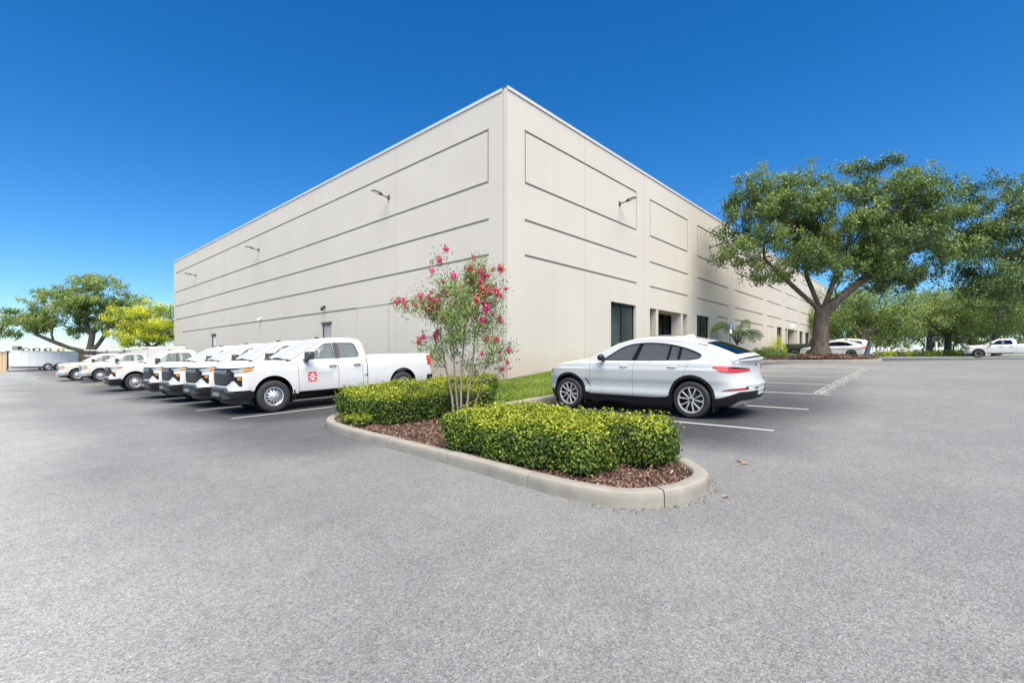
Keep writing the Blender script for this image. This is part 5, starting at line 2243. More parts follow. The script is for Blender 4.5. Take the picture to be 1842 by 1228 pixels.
# ------------------------------------------------------------------ cars under the trees on the right
def sedan_spec(paint='white_paint', dark=True, wagon=False):
    L = 4.65
    if not wagon:
        o = [(1.25, .93), (1.5, 1.05), (1.8, 1.19), (2.1, 1.31), (2.3, 1.365), (2.6, 1.39), (2.9, 1.385), (3.2, 1.35), (3.4, 1.31), (3.6, 1.25), (3.85, 1.15), (4.05, 1.06), (4.15, 1.02)]
        full = round_poly([(1.62, .95), (2.15, 1.24), (2.5, 1.30), (2.9, 1.30), (3.25, 1.245), (3.62, 1.09), (3.7, 1.03), (3.4, .97)], .06)
        roof, rg, deck, foot = (4, 8), (8, 11), 3.95, [(1.25, .9), (4.15, .97), (1.5, .90)]
        zu_end = 1.0
    else:
        o = [(1.25, 1.03), (1.5, 1.17), (1.75, 1.31), (2.0, 1.45), (2.2, 1.53), (2.5, 1.575), (2.9, 1.585), (3.4, 1.56), (3.8, 1.51), (4.1, 1.45), (4.3, 1.33), (4.45, 1.18), (4.52, 1.08)]
        full = round_poly([(1.62, 1.07), (2.1, 1.38), (2.5, 1.47), (3.3, 1.46), (3.9, 1.38), (4.05, 1.2), (3.9, 1.12)], .06)
        roof, rg, deck, foot = (4, 9), (9, 11), 4.3, [(1.25, 1.0), (4.52, 1.03), (1.5, 1.0)]
        zu_end = 1.08
    b = .1 if wagon else 0
    def yf(x, z): return .80 - .36 * max(0, z - (.95 + b)) - .05 * max(0, x - 3.3) ** 1.5
    return dict(L=L, W=.90, F=.75, R=.55, nf=2.4, nr=2.6, paint=paint,
                plan=[(0, .95), (.9, 1), (3.8, 1), (L, .92)],
                side=[(.2, .05), (.4, .01), (.6, .02), (.8, .0), (.88 + b, .03), (.96 + b, .09), (1.1 + b, .16)],
                front=[(.2, .08), (.45, .0), (.6, .02), (.75, .10), (.9, .25)], rear=[(.2, .1), (.45, 0), (.6, .02), (.9, .06), (1.1, .08)],
                zl=[(-2, .24), (8, .24)],
                zu=[(-1, .68), (-.2, .70), (.3, .78), (.9, .87 + b * .6), (1.3, .93 + b), (3.4, .96 + b), (4.0, zu_end), (6, zu_end)],
                arches=[(.88, .33, .36), (3.58, .33, .36)], Rt=.325, tyre='sedan_tyre', rim='sedan_rim', wheel_in=.11,
                doors=(1.40, 2.45, 3.30), lean=(0, .1, .3), sill=.26, cowl=1.30, deck=deck, handle_z=.83, floor=.35, belt=.92 + b, mirror=(1.75, .83, 1.0 + b),
                hl=((-.1, .5), [(-.1, .60), (.5, .68)], [(-.1, .66), (.5, .77)]), gz=(.45, .62), tail_lift=.06,
                tl=((4.05, 4.75), [(4.05, .84), (4.75, .76)], [(4.05, .86), (4.3, .90), (4.75, .87)]),
                canopy=dict(o=o, y=yf, crown=.04, bow=.12, foot=foot, roof=roof, rearglass=rg, glass='dark_glass', holes=[full], panes=[full],
                            pillars=[[(2.43, .95 + b), (2.5, 1.31 + b), (2.57, 1.31 + b), (2.52, .95 + b)]]))


HN = math.atan2(-UL[1], -UL[0])
sed, _, _ = make_car('sedan_car', 'white sedan parked behind the trunk of the big oak', sedan_spec(), cat='car')
place(sed, 45.2, 8.55, HN, (.88, 3.58))
wag, _, _ = make_car('estate_car', 'white tall car whose roof shows above the white sedan', sedan_spec(wagon=True), cat='car')
place(wag, 48.2, 8.6, HN, (.88, 3.58))
dk = make_pickup('pickup_truck', 'dark green pickup backed in by the second entrance, left of the oak trunk', None, style='chrome', paint='green_paint', rim_kind='alloy', dark_win=True)
place(dk, 51.0, 5.2, HN + math.pi, (.98, 4.72))
fr = make_pickup('pickup_truck', 'white crew pickup with dark windows far across the lot at the right edge', None, style='chrome', rim_kind='alloy', dark_win=True)
place(fr, 67.2, -2.0, HN, (.98, 4.72))
# cars in the next lot beyond the hedge
cs, _, _ = make_car('sedan_car', 'white car far beyond the flower hedge, left of the two thin trunks', sedan_spec(), cat='car', group='cars in the far lot')
k = 0
far = [(1612, 92), (1622, 96), (1645, 90), (1600, 100)]
for i, (px, d) in enumerate(far):
    o = cs if i == 0 else copy_tree(cs)
    x = (px - 921) / 848 * d
    sr, sl = toS(x, d)
    place(o, sr, sl, [2.6, .2, 3.0, .1][i], (.88, 3.58))
    o['label'] = 'white car in the far lot beyond the bushes, ' + ['second from the left of four', 'third from the left of four', 'rightmost of four', 'leftmost of four'][i]
# ------------------------------------------------------------------ vegetation
def bark_mat(name, c0, c1, scale=6):
    m, N, L, out = new_mat(name)
    tc = N.new('ShaderNodeTexCoord')
    mp = N.new('ShaderNodeMapping')
    mp.inputs['Scale'].default_value = (scale, scale, scale * .25)
    L.new(tc.outputs['Object'], mp.inputs['Vector'])
    nz = N.new('ShaderNodeTexNoise')
    nz.inputs['Scale'].default_value = 1.5
    nz.inputs['Detail'].default_value = 8
    nz.inputs['Roughness'].default_value = .7
    L.new(mp.outputs[0], nz.inputs['Vector'])
    r = ramp(N, [(.3, c0), (.7, c1)])
    L.new(nz.outputs['Fac'], r.inputs[0])
    b = N.new('ShaderNodeBsdfPrincipled')
    b.inputs['Roughness'].default_value = .9
    b.inputs['Specular IOR Level'].default_value = .2
    L.new(r.outputs[0], b.inputs['Base Color'])
    bp = N.new('ShaderNodeBump')
    bp.inputs['Strength'].default_value = .8
    bp.inputs['Distance'].default_value = .05
    L.new(nz.outputs['Fac'], bp.inputs['Height'])
    L.new(bp.outputs[0], b.inputs['Normal'])
    L.new(b.outputs[0], out.inputs[0])
    return m


MAT['oak_bark'] = bark_mat('oak_bark', (.035, .027, .021), (.24, .195, .155))
MAT['grey_bark'] = bark_mat('grey_bark', (.07, .055, .048), (.20, .165, .14))
MAT['myrtle_bark'] = bark_mat('myrtle_bark', (.22, .17, .13), (.48, .41, .35), 14)
MAT['twig'] = pbr('twig', (.045, .032, .022), .9, var=.3)
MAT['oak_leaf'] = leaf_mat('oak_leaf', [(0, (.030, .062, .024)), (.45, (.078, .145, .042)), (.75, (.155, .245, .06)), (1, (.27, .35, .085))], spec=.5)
MAT['tree_leaf'] = leaf_mat('tree_leaf', [(0, (.055, .105, .028)), (.5, (.135, .225, .05)), (.85, (.24, .34, .07)), (1, (.36, .42, .10))])
MAT['pale_leaf'] = leaf_mat('pale_leaf', [(0, (.085, .13, .04)), (.5, (.19, .26, .065)), (1, (.38, .42, .11))])
MAT['yellow_leaf'] = leaf_mat('yellow_leaf', [(0, (.13, .21, .015)), (.4, (.34, .46, .025)), (.75, (.58, .64, .04)), (1, (.76, .66, .05))])
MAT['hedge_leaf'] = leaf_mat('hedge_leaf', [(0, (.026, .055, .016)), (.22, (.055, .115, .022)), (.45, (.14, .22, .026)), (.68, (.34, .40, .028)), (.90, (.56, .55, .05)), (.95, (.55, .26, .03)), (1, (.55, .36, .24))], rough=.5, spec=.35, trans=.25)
MAT['myrtle_leaf'] = leaf_mat('myrtle_leaf', [(0, (.09, .16, .04)), (.45, (.22, .34, .08)), (.75, (.42, .48, .18)), (.88, (.52, .32, .16)), (1, (.50, .17, .11))])
MAT['blossom'] = leaf_mat('blossom', [(0, (.60, .015, .15)), (.6, (.88, .04, .28)), (1, (.92, .2, .42))], trans=.3)
MAT['blossom_red'] = leaf_mat('blossom_red', [(0, (.48, .025, .06)), (.6, (.72, .07, .12)), (1, (.74, .2, .16))], trans=.3)
MAT['grass_blade'] = leaf_mat('grass_blade', [(0, (.10, .18, .025)), (.6, (.26, .38, .05)), (1, (.50, .52, .14))], trans=.35)
MAT['mulch'] = leaf_mat('mulch', [(0, (.06, .032, .022)), (.4, (.21, .12, .085)), (.8, (.42, .29, .225)), (1, (.60, .48, .40))], rough=.85, trans=0, spec=.2)
MAT['big_leaf'] = leaf_mat('big_leaf', [(0, (.10, .20, .04)), (.6, (.24, .40, .08)), (1, (.42, .55, .14))], spec=.3, trans=.42)
MAT['dry_leaf'] = pbr('dry_leaf', (.42, .26, .12), .7)


def unit(v): return v / (np.linalg.norm(v, axis=-1, keepdims=True) + 1e-9)


def leaf_cards(pos, nrm, length, width, rng, fold=.25, six=False):
    """pos (n,3), nrm (n,3) facing; returns verts, faces (quads)"""
    n = len(pos)
    r = rng.normal(size=(n, 3))
    t = unit(np.cross(nrm, r))
    b = np.cross(nrm, t)
    ln = (length * rng.uniform(.55, 1.35, n))[:, None]
    wd = (width * rng.uniform(.75, 1.2, n))[:, None]
    if not six:
        v = np.stack([pos - t * ln * .5, pos + b * wd * .5 + nrm * wd * fold * .3, pos + t * ln * .5, pos - b * wd * .5 + nrm * wd * fold * .3], 1)
        f = np.arange(n * 4).reshape(n, 4)
        return v.reshape(-1, 3), f, 4
    v = np.stack([pos - t * ln * .5, pos + b * wd * .5 - t * ln * .08 + nrm * wd * fold, pos + b * wd * .38 + t * ln * .26 + nrm * wd * fold, pos + t * ln * .5,
                  pos - b * wd * .38 + t * ln * .26 + nrm * wd * fold, pos - b * wd * .5 - t * ln * .08 + nrm * wd * fold], 1)
    i = np.arange(n)[:, None] * 6
    f = np.concatenate([i + np.array([0, 1, 2, 3]), i + np.array([0, 3, 4, 5])], 0)
    return v.reshape(-1, 3), f, 6


def grow(root_pts, root_r, targets, rng, tip=.02, wander=.12, expo=.42, up=.25, limbs=()):
    """connects cluster centres to a trunk, greedy nearest with a liking for nodes near the trunk; returns tubes"""
    nodes = [np.array(p, float) for p in root_pts]
    parent = [-1] + list(range(len(nodes) - 1))
    top = nodes[-1]
    fork = len(nodes) - 1
    for lb in limbs:
        pr = fork
        for q in lb:
            nodes.append(np.array(q, float))
            parent.append(pr)
            pr = len(nodes) - 1
    order = sorted(range(len(targets)), key=lambda i: np.linalg.norm(targets[i] - top))
    dist = [np.linalg.norm(n - nodes[0]) for n in nodes]
    start = fork + 1 if len(limbs) else max(1, len(nodes) - 2)
    paths = []
    for i in order:
        t = targets[i]
        arr = np.array(nodes[start:])
        d = np.linalg.norm(arr - t, axis=1)
        pd = np.array(dist[start:])
        cost = d + .22 * pd
        # do not grow downwards steeply
        cost = cost + .8 * np.maximum(0, arr[:, 2] - t[2])
        j = int(np.argmin(cost)) + start
        a = nodes[j]
        L_ = np.linalg.norm(t - a)
        k = max(2, int(L_ / .55))
        prev = j
        for q in range(1, k + 1):
            f = q / k
            p = a + (t - a) * f + np.array([0, 0, 1.0]) * up * L_ * .5 * math.sin(math.pi * f) * (1 - f) + rng.normal(size=3) * wander * L_ / k * (0 if q == k else 1)
            nodes.append(p)
            parent.append(prev)
            dist.append(dist[prev] + np.linalg.norm(p - nodes[prev]))
            prev = len(nodes) - 1
    cnt = np.zeros(len(nodes))
    for i in range(len(nodes) - 1, -1, -1):
        if cnt[i] == 0: cnt[i] = 1
        if parent[i] >= 0: cnt[parent[i]] += cnt[i] if True else 0
    # leaf count: recompute through tips only
    kids = [[] for _ in nodes]
    for i, p in enumerate(parent):
        if p >= 0: kids[p].append(i)
    tips = np.zeros(len(nodes))
    for i in range(len(nodes) - 1, -1, -1):
        tips[i] = 1 if not kids[i] else sum(tips[c] for c in kids[i])
    if root_r: expo = math.log(root_r / tip) / math.log(max(2.0, tips[0]))
    rad = tip * np.power(tips, expo)
    return nodes, parent, kids, rad


def tubes_from(nodes, kids, rad, mb, n=7, base_flare=None):
    # follow the thickest child as one continuous tube
    stack = [(0, None)]
    while stack:
        i, par = stack.pop()
        chain, rr = [], []
        if par is not None:
            chain.append(nodes[par])
            rr.append(min(rad[par], rad[i] * 1.25))
        while True:
            chain.append(nodes[i])
            rr.append(rad[i])
            if not kids[i]: break
            ks = sorted(kids[i], key=lambda c: -rad[c])
            for c in ks[1:]: stack.append((c, i))
            i = ks[0]
        if len(chain) > 1:
            nn = n if max(rr) > .06 else 5
            if base_flare and par is None:
                rr = [r * f for r, f in zip(rr, list(base_flare) + [1] * len(rr))]
                nn = 14
            mb.tube(chain, rr, nn, cap=False)


def crown_points(ells, n, rng, shell=.5):
    """points in a union of ellipsoids (cx,cy,cz,rx,ry,rz), favouring the outside"""
    vol = np.array([e[3] * e[4] * e[5] for e in ells])
    vol = vol ** .8
    out = []
    while len(out) < n:
        e = ells[rng.choice(len(ells), p=vol / vol.sum())]
        d = unit(rng.normal(size=3))
        r = rng.uniform(shell ** 3, 1) ** (1 / 3)
        p = np.array(e[:3]) + d * r * np.array(e[3:])
        if all(np.linalg.norm(p - q) > .35 * (min(e[3:]) / 3) for q in out[-400:]): out.append(p)
        elif rng.random() < .15: out.append(p)
    return np.array(out)


def make_tree(name, label, loc, trunk, trunk_r, ells, ncl, nleaf, leaf, spread, mats, seed, group=None, tip=.02, flat=.6, cat='tree', flare=None, up=.25, shell=.5, tint_mid=.5, hang=0.0, leaf_aspect=.55, min_z=None, limbs=()):
    rng = np.random.default_rng(seed)
    root = empty(name, loc, 0, label, cat, group)
    T = crown_points(ells, ncl, rng, shell)
    if min_z is not None: T[:, 2] = np.maximum(T[:, 2], min_z + rng.uniform(0, .6, len(T)))
    nodes, parent, kids, rad = grow(trunk, trunk_r, T, rng, tip=tip, up=up, limbs=limbs)
    m = MB()
    tubes_from(nodes, kids, rad, m, base_flare=flare)
    m.build('trunk', mats[0], root, smooth=60)
    # leaves
    per = nleaf // ncl
    cl_t = rng.uniform(-.24, .24, ncl)
    cz = np.array([e[2] for e in ells]).mean()
    cc = np.array([e[:3] for e in ells]).mean(0)
    P, Nn, tint = [], [], []
    for i, c in enumerate(T):
        k = max(4, int(per * rng.uniform(.6, 1.4)))
        d = rng.normal(size=(k, 3)) * spread * np.array([1, 1, flat])
        # small sub clumps
        nsub = 7
        sub = rng.normal(size=(nsub, 3)) * spread * np.array([1, 1, flat])
        d = sub[rng.integers(0, nsub, k)] + rng.normal(size=(k, 3)) * spread * .38
        if hang: d[:, 2] -= np.abs(rng.normal(size=k)) * hang
        P.append(c + d)
        out = unit(c - cc)
        Nn.append(unit(rng.normal(size=(k, 3)) * .8 + np.array([0, 0, .75]) + out * .35))
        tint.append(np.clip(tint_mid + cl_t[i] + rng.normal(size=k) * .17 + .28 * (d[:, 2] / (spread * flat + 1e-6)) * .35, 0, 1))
    P, Nn, tint = np.concatenate(P), np.concatenate(Nn), np.concatenate(tint)
    v, f, k = leaf_cards(P, Nn, leaf, leaf * leaf_aspect, rng)
    me = np_mesh('crown', v, f, mats[1], {'tint': np.repeat(tint, k)})
    link('crown', me, root)
    return root


def at_px(px, d, dz=0.0):
    x = (px - 921) / 848 * d
    sr, sl = toS(x, d)
    return (x, d, float(gz(sr, sl)) + dz)


# the big live oak --------------------------------------------------------
ox, oy = S(31.2, 4.9)
oz = float(oak_z(31.2, 4.9)) - .05
# camera right / away axes at the oak so that the crown is laid out as seen
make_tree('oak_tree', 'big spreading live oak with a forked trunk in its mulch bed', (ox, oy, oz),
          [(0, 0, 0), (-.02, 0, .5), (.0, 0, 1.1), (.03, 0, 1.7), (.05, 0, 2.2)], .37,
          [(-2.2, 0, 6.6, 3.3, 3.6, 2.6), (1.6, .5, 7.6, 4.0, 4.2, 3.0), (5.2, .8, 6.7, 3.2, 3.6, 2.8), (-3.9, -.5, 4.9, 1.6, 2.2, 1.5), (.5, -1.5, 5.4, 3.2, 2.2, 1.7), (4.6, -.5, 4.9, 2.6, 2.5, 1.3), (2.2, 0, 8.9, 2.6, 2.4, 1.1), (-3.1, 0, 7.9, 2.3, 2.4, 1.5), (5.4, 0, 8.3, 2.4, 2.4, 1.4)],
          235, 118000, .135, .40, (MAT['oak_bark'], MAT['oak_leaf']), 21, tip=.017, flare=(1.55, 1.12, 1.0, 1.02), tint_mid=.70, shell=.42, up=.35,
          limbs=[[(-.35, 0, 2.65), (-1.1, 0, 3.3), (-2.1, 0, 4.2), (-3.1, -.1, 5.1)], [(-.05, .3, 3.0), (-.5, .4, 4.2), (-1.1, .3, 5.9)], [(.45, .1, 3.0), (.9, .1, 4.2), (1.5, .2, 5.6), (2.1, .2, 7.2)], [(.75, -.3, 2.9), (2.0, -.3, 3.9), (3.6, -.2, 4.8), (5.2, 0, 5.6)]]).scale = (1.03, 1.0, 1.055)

# trees beyond -----------------------------------------------------------
GR = 'trees around the far side of the lot'


def bgtree(px, d, h, w, label, seed, limbs=(), tr=.24, mat='tree_leaf', trunk_h=2.4, n=19000, ncl=70, name='shade_tree', leaf=.20, lean=0.0, bark='grey_bark', low=.42, dz=0.0):
    loc = at_px(px, d, -.05 + dz)
    hw = w / 2
    ell = [(0, 0, h * .66, hw, hw, h * .33), (hw * .35, 0, h * .78, hw * .6, hw * .6, h * .22), (-hw * .45, .2, h * .58, hw * .65, hw * .6, h * .22), (hw * .5, -.3, h * low + .6, hw * .55, hw * .6, h * .14)]
    return make_tree(name, label, loc, [(0, 0, 0), (lean * .3, 0, trunk_h * .5), (lean, 0, trunk_h)], tr, ell, ncl, n, leaf, .62 * w / 9, (MAT[bark], MAT[mat]), seed, GR, tip=.03, flare=(1.35, 1.05), up=.3, min_z=h * low * .85, tint_mid=.60, limbs=limbs)


bgtree(1553, 52, 7.6, 11.5, 'dark spreading tree behind the leaning grey post, with a low forked trunk', 31, limbs=[[(-.6, 0, 3.0), (-1.6, 0, 4.0), (-2.6, 0, 4.9)], [(.9, 0, 2.9), (2.2, 0, 3.6), (3.8, 0, 4.4)], [(.2, 0, 3.4), (.5, 0, 4.8)]], tr=.36, trunk_h=2.3, n=26000, ncl=80, mat='tree_leaf', low=.46)
bgtree(1672, 63, 8.5, 8.5, 'tree with the thin pale trunk left of its twin behind the flower hedge', 32, tr=.33, trunk_h=2.6, mat='pale_leaf')
bgtree(1705, 64, 9.5, 9.5, 'tree with the darker trunk nearer the white truck behind the flower hedge', 33, tr=.36, trunk_h=3.2, mat='tree_leaf')
bgtree(1790, 58, 9.5, 11, 'dense tree rising behind the far white pickup', 34, tr=.3, mat='tree_leaf', n=30000, ncl=90, low=.34)
bgtree(1850, 68, 11, 12, 'tall tree beyond the right edge of the lot', 35, mat='pale_leaf', n=24000, low=.28)
# the overhanging neighbour at the right edge
make_tree('oak_tree', 'dark oak at the right edge whose branches hang over the far pickup', at_px(1950, 27, 0),
          [(0, 0, 0), (.1, 0, 1.2), (.0, 0, 2.6)], .42,
          [(-1.5, 0, 7.0, 3.9, 4, 3.6), (2, 0, 7.6, 4, 4, 3.6), (-5.4, 0, 7.4, 2.8, 2.6, 3.4), (-4.2, -.6, 3.9, 2.9, 2.4, 1.2), (-6.6, .5, 5.4, 2.2, 2.0, 1.8), (-6.9, 0, 7.6, 2.2, 2.2, 1.8)], 150, 80000, .135, .46, (MAT['oak_bark'], MAT['oak_leaf']), 41, tip=.02, tint_mid=.60, shell=.35)
# more distant line of trees that closes the view
far_trees = [(1480, 96, 10, 13, 'pale_leaf'), (1520, 110, 12, 15, 'tree_leaf'), (1575, 100, 9, 13, 'pale_leaf'), (1620, 118, 13, 15, 'tree_leaf'), (1660, 104, 10, 13, 'pale_leaf'), (1715, 120, 13, 16, 'tree_leaf'), (1745, 98, 10, 12, 'pale_leaf'),
             (1800, 112, 14, 16, 'tree_leaf'), (1850, 100, 13, 15, 'pale_leaf'), (1905, 110, 15, 16, 'tree_leaf'), (1440, 112, 11, 13, 'tree_leaf')]
for i, (px, d, h, w, mt) in enumerate(far_trees):
    o = bgtree(px, d, h, w, 'distant tree in the belt closing the lot on the right', 60 + i, tr=.2, trunk_h=1.6, n=9000, ncl=45, mat=mt, leaf=.45, name='distant_tree', low=.22)
    o['group'] = 'distant belt of trees on the right'
    o['label'] = 'tree in the distant belt on the right, ' + {1440: 'leftmost behind the building end', 1480: 'second from the left behind the big oak', 1520: 'third from the left', 1575: 'fourth from the left', 1620: 'fifth from the left', 1660: 'in the very middle', 1715: 'fifth from the right', 1745: 'fourth from the right', 1800: 'third from the right', 1850: 'second from the right', 1905: 'rightmost'}[px]

# trees on the left -------------------------------------------------------
lx, ly, lz = at_px(166, 60)
make_tree('rain_tree', 'wide green tree with a long low limb, standing behind the white trailer', (lx, ly, lz - .1),
          [(0, 0, 0), (-.08, 0, 1.0), (-.25, 0, 1.9)], .48,
          [(1.4, 0, 6.3, 4.4, 4, 2.3), (-2.6, 0, 6.0, 4.0, 4, 2.1), (0, 0, 8.4, 4.2, 3.6, 1.8), (-9.0, 0, 5.4, 3.4, 3.0, 1.7), (-10.5, 0, 4.4, 2.6, 2.4, 1.2), (3.8, 0, 6.4, 2.6, 2.6, 1.7), (.2, 0, 9.6, 2.4, 2.2, .9), (-5.2, 0, 7.6, 2.6, 2.0, 1.0), (-6.4, 0, 5.6, 2.2, 2.0, 1.2)],
          190, 52000, .20, .46, (MAT['grey_bark'], MAT['tree_leaf']), 51, tip=.03, flare=(1.3, 1.1), tint_mid=.68, flat=.45, shell=.3, up=.5,
          limbs=[[(-1.0, 0, 2.1), (-2.6, 0, 2.45), (-4.4, 0, 3.1), (-6.4, 0, 3.9)], [(-.2, 0, 2.8), (.0, 0, 3.8), (-.8, 0, 5.2)], [(.5, .2, 2.8), (1.3, .2, 3.9), (1.6, .1, 5.3)]]).scale = (1.12, 1.1, 1.17)
yx, yy, yz = at_px(272, 46.0)
make_tree('golden_tree', 'small tree with bright yellow foliage in layers beside the far end of the wall', (yx, yy, yz - .1),
          [(0, 0, 0), (.05, 0, .6), (.2, 0, 1.2)], .20,
          [(-.3, 0, 4.3, 2.9, 2.6, 1.6), (-.7, 0, 2.9, 3.1, 2.6, .9), (.9, 0, 3.4, 2.4, 2.2, 1.2), (0, 0, 5.2, 1.9, 1.8, .7)],
          95, 22000, .14, .36, (MAT['grey_bark'], MAT['yellow_leaf']), 52, tip=.02, tint_mid=.56, flat=.24, shell=.3).scale = (1.1, 1.1, 1.22)

# hedges -------------------------------------------------------------------
def hedge(name, label, boxes, nleaf, leaf, seed, round_=.16, bumps=.06, lumps=None):
    """boxes: (sr0, sr1, sl0, sl1, height above the bed)"""
    rng = np.random.default_rng(seed)
    c0 = np.mean([[(b[0] + b[1]) / 2, (b[2] + b[3]) / 2] for b in boxes], axis=0)
    loc = gpt(c0[0], c0[1], .12)
    root = empty(name, loc, 0, label, 'hedge')
    B = np.array(boxes)

    def sdf(P):
        """P in (sr, sl, height over bed)"""
        best = np.full(len(P), 9.0)
        for b in B:
            c = np.array([(b[0] + b[1]) / 2, (b[2] + b[3]) / 2, b[4] / 2 - .05])
            h = np.array([(b[1] - b[0]) / 2, (b[3] - b[2]) / 2, b[4] / 2 + .05]) - round_
            q = np.abs(P - c) - h
            d = np.linalg.norm(np.maximum(q, 0), axis=1) + np.minimum(q.max(1), 0) - round_
            # smooth union
            k = .10
            hh = np.clip(.5 + .5 * (best - d) / k, 0, 1)
            best = best * (1 - hh) + d * hh - k * hh * (1 - hh)
        w = (np.sin(P[:, 0] * 4.1 + seed) * np.sin(P[:, 1] * 3.3 + 1.7 * seed + P[:, 2] * 3) * .6 + np.sin(P[:, 0] * 11.3 + 2.1) * np.sin(P[:, 1] * 9.7) * np.sin(P[:, 2] * 10 + .5) * .5)
        return best + bumps * w
    lo = np.array([B[:, 0].min() - .1, B[:, 2].min() - .1, .02])
    hi = np.array([B[:, 1].max() + .1, B[:, 3].max() + .1, B[:, 4].max() + .1])
    acc = []
    tot = 0
    while tot < nleaf:
        P = lo + (hi - lo) * rng.random((60000, 3))
        d = sdf(P)
        stray = rng.random(len(P)) < .07
        ok = (d < np.where(stray, .085, .014)) & (d > -.11)
        # thin out low down
        ok &= (P[:, 2] > .05) | (rng.random(len(P)) < .4)
        acc.append(P[ok])
        tot += int(ok.sum())
    P = np.concatenate(acc)[:nleaf]
    e = .01
    d0 = sdf(P)
    g = np.stack([sdf(P + np.eye(3)[i] * e) - d0 for i in range(3)], 1) / e
    g = unit(g)
    hmax = B[:, 4].max()
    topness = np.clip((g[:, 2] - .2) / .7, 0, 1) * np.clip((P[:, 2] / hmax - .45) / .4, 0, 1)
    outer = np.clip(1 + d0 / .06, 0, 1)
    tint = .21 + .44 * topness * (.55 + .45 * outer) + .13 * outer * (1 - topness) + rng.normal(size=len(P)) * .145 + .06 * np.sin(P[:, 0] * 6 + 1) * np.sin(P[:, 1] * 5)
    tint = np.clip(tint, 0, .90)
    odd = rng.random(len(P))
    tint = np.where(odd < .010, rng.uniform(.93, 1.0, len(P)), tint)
    gw = np.stack([UR[0] * g[:, 0] + UL[0] * g[:, 1], UR[1] * g[:, 0] + UL[1] * g[:, 1], g[:, 2]], 1)
    X = UR[0] * P[:, 0] + UL[0] * P[:, 1]
    Y = UR[1] * P[:, 0] + UL[1] * P[:, 1]
    Z = gz(P[:, 0], P[:, 1]) + .12 + P[:, 2]
    pos = np.stack([X, Y, Z], 1) - np.array(loc)
    nn = unit(gw * .7 + rng.normal(size=pos.shape) * .55 + np.array([0, 0, .35]))
    v, f, k = leaf_cards(pos, nn, leaf, leaf * .62, rng, fold=.16, six=True)
    me = np_mesh('foliage', v, f, MAT['hedge_leaf'], {'tint': np.repeat(tint, k)})
    link('foliage', me, root)
    # woody core
    m = MB()
    rr = random.Random(seed)
    for b in boxes:
        n = int((b[1] - b[0]) * (b[3] - b[2]) * 9) + 3
        for _ in range(n):
            a, c = rr.uniform(b[0] + .15, b[1] - .15), rr.uniform(b[2] + .15, b[3] - .15)
            p0 = np.array(gpt(a, c, .08)) - np.array(loc)
            for q in range(4):
                dx, dy = rr.uniform(-.16, .16), rr.uniform(-.16, .16)
                m.tube([p0, p0 + np.array([dx * .5, dy * .5, b[4] * .45]), p0 + np.array([dx, dy, b[4] - .10])], [.012, .009, .004], 4, cap=False)
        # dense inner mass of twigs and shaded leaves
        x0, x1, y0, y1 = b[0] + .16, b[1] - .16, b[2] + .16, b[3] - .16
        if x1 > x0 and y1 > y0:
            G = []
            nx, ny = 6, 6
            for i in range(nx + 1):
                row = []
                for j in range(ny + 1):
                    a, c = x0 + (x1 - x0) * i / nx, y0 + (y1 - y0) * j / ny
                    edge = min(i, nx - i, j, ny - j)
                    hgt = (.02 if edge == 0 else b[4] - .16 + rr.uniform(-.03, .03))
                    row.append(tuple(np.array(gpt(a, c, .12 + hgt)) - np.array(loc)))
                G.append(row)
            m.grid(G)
    m.build('branches', MAT['twig'], root)
    return root


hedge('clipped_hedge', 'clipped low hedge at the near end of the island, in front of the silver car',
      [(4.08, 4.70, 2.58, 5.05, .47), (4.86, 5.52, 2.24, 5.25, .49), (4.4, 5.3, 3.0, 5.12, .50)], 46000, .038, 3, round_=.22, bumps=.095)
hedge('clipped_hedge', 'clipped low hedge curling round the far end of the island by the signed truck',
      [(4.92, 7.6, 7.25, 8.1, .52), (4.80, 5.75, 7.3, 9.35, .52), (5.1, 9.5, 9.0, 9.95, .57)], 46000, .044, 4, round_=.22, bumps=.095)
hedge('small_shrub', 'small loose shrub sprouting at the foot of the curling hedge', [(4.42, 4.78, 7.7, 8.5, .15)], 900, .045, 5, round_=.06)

# mulch chips -----------------------------------------------------------------
def chips(name, label, n, fn_z, inside, rng_sr, rng_sl, size, seed, parent=None):
    rng = np.random.default_rng(seed)
    a = rng.uniform(*rng_sr, n * 3)
    b = rng.uniform(*rng_sl, n * 3)
    ok = np.array([inside(x, y) for x, y in zip(a, b)])
    a, b = a[ok][:n], b[ok][:n]
    z = np.array([fn_z(x, y) for x, y in zip(a, b)]) + rng.uniform(.002, .03, len(a))
    pos = np.stack([UR[0] * a + UL[0] * b, UR[1] * a + UL[1] * b, z], 1)
    nn = unit(np.array([0, 0, 1.0]) + rng.normal(size=pos.shape) * .5)
    v, f, k = leaf_cards(pos, nn, size, size * .22, rng, fold=.5)
    me = np_mesh(name, v, f, MAT['mulch'], {'tint': np.repeat(np.clip(rng.beta(1.6, 2.2, len(a)), 0, 1), k)})
    o = link(name, me)
    tag(o, label, None, None, 'stuff')
    return o


def isl_z(a, b): return float(gz(a, b)) + .105 + .03 * math.sin(a * 3.1) * math.sin(b * 2.3) * (1 if b < 7 else .4)


chips('mulch_chips', 'shredded bark chips over the island bed', 24000, isl_z, lambda a, b: in_isl(a, b, .15) and a < 8.5, (3.5, 8.5), (1.7, 10.7), .062, 8)
chips('mulch_chips', 'bark chips round the big oak', 6000, lambda a, b: float(oak_z(a, b)), lambda a, b: _oak_in(a, b) and _oak_in(a - .15, b) and _oak_in(a, b - .15), (28.3, 34), (2.3, 8.2), .20, 9)

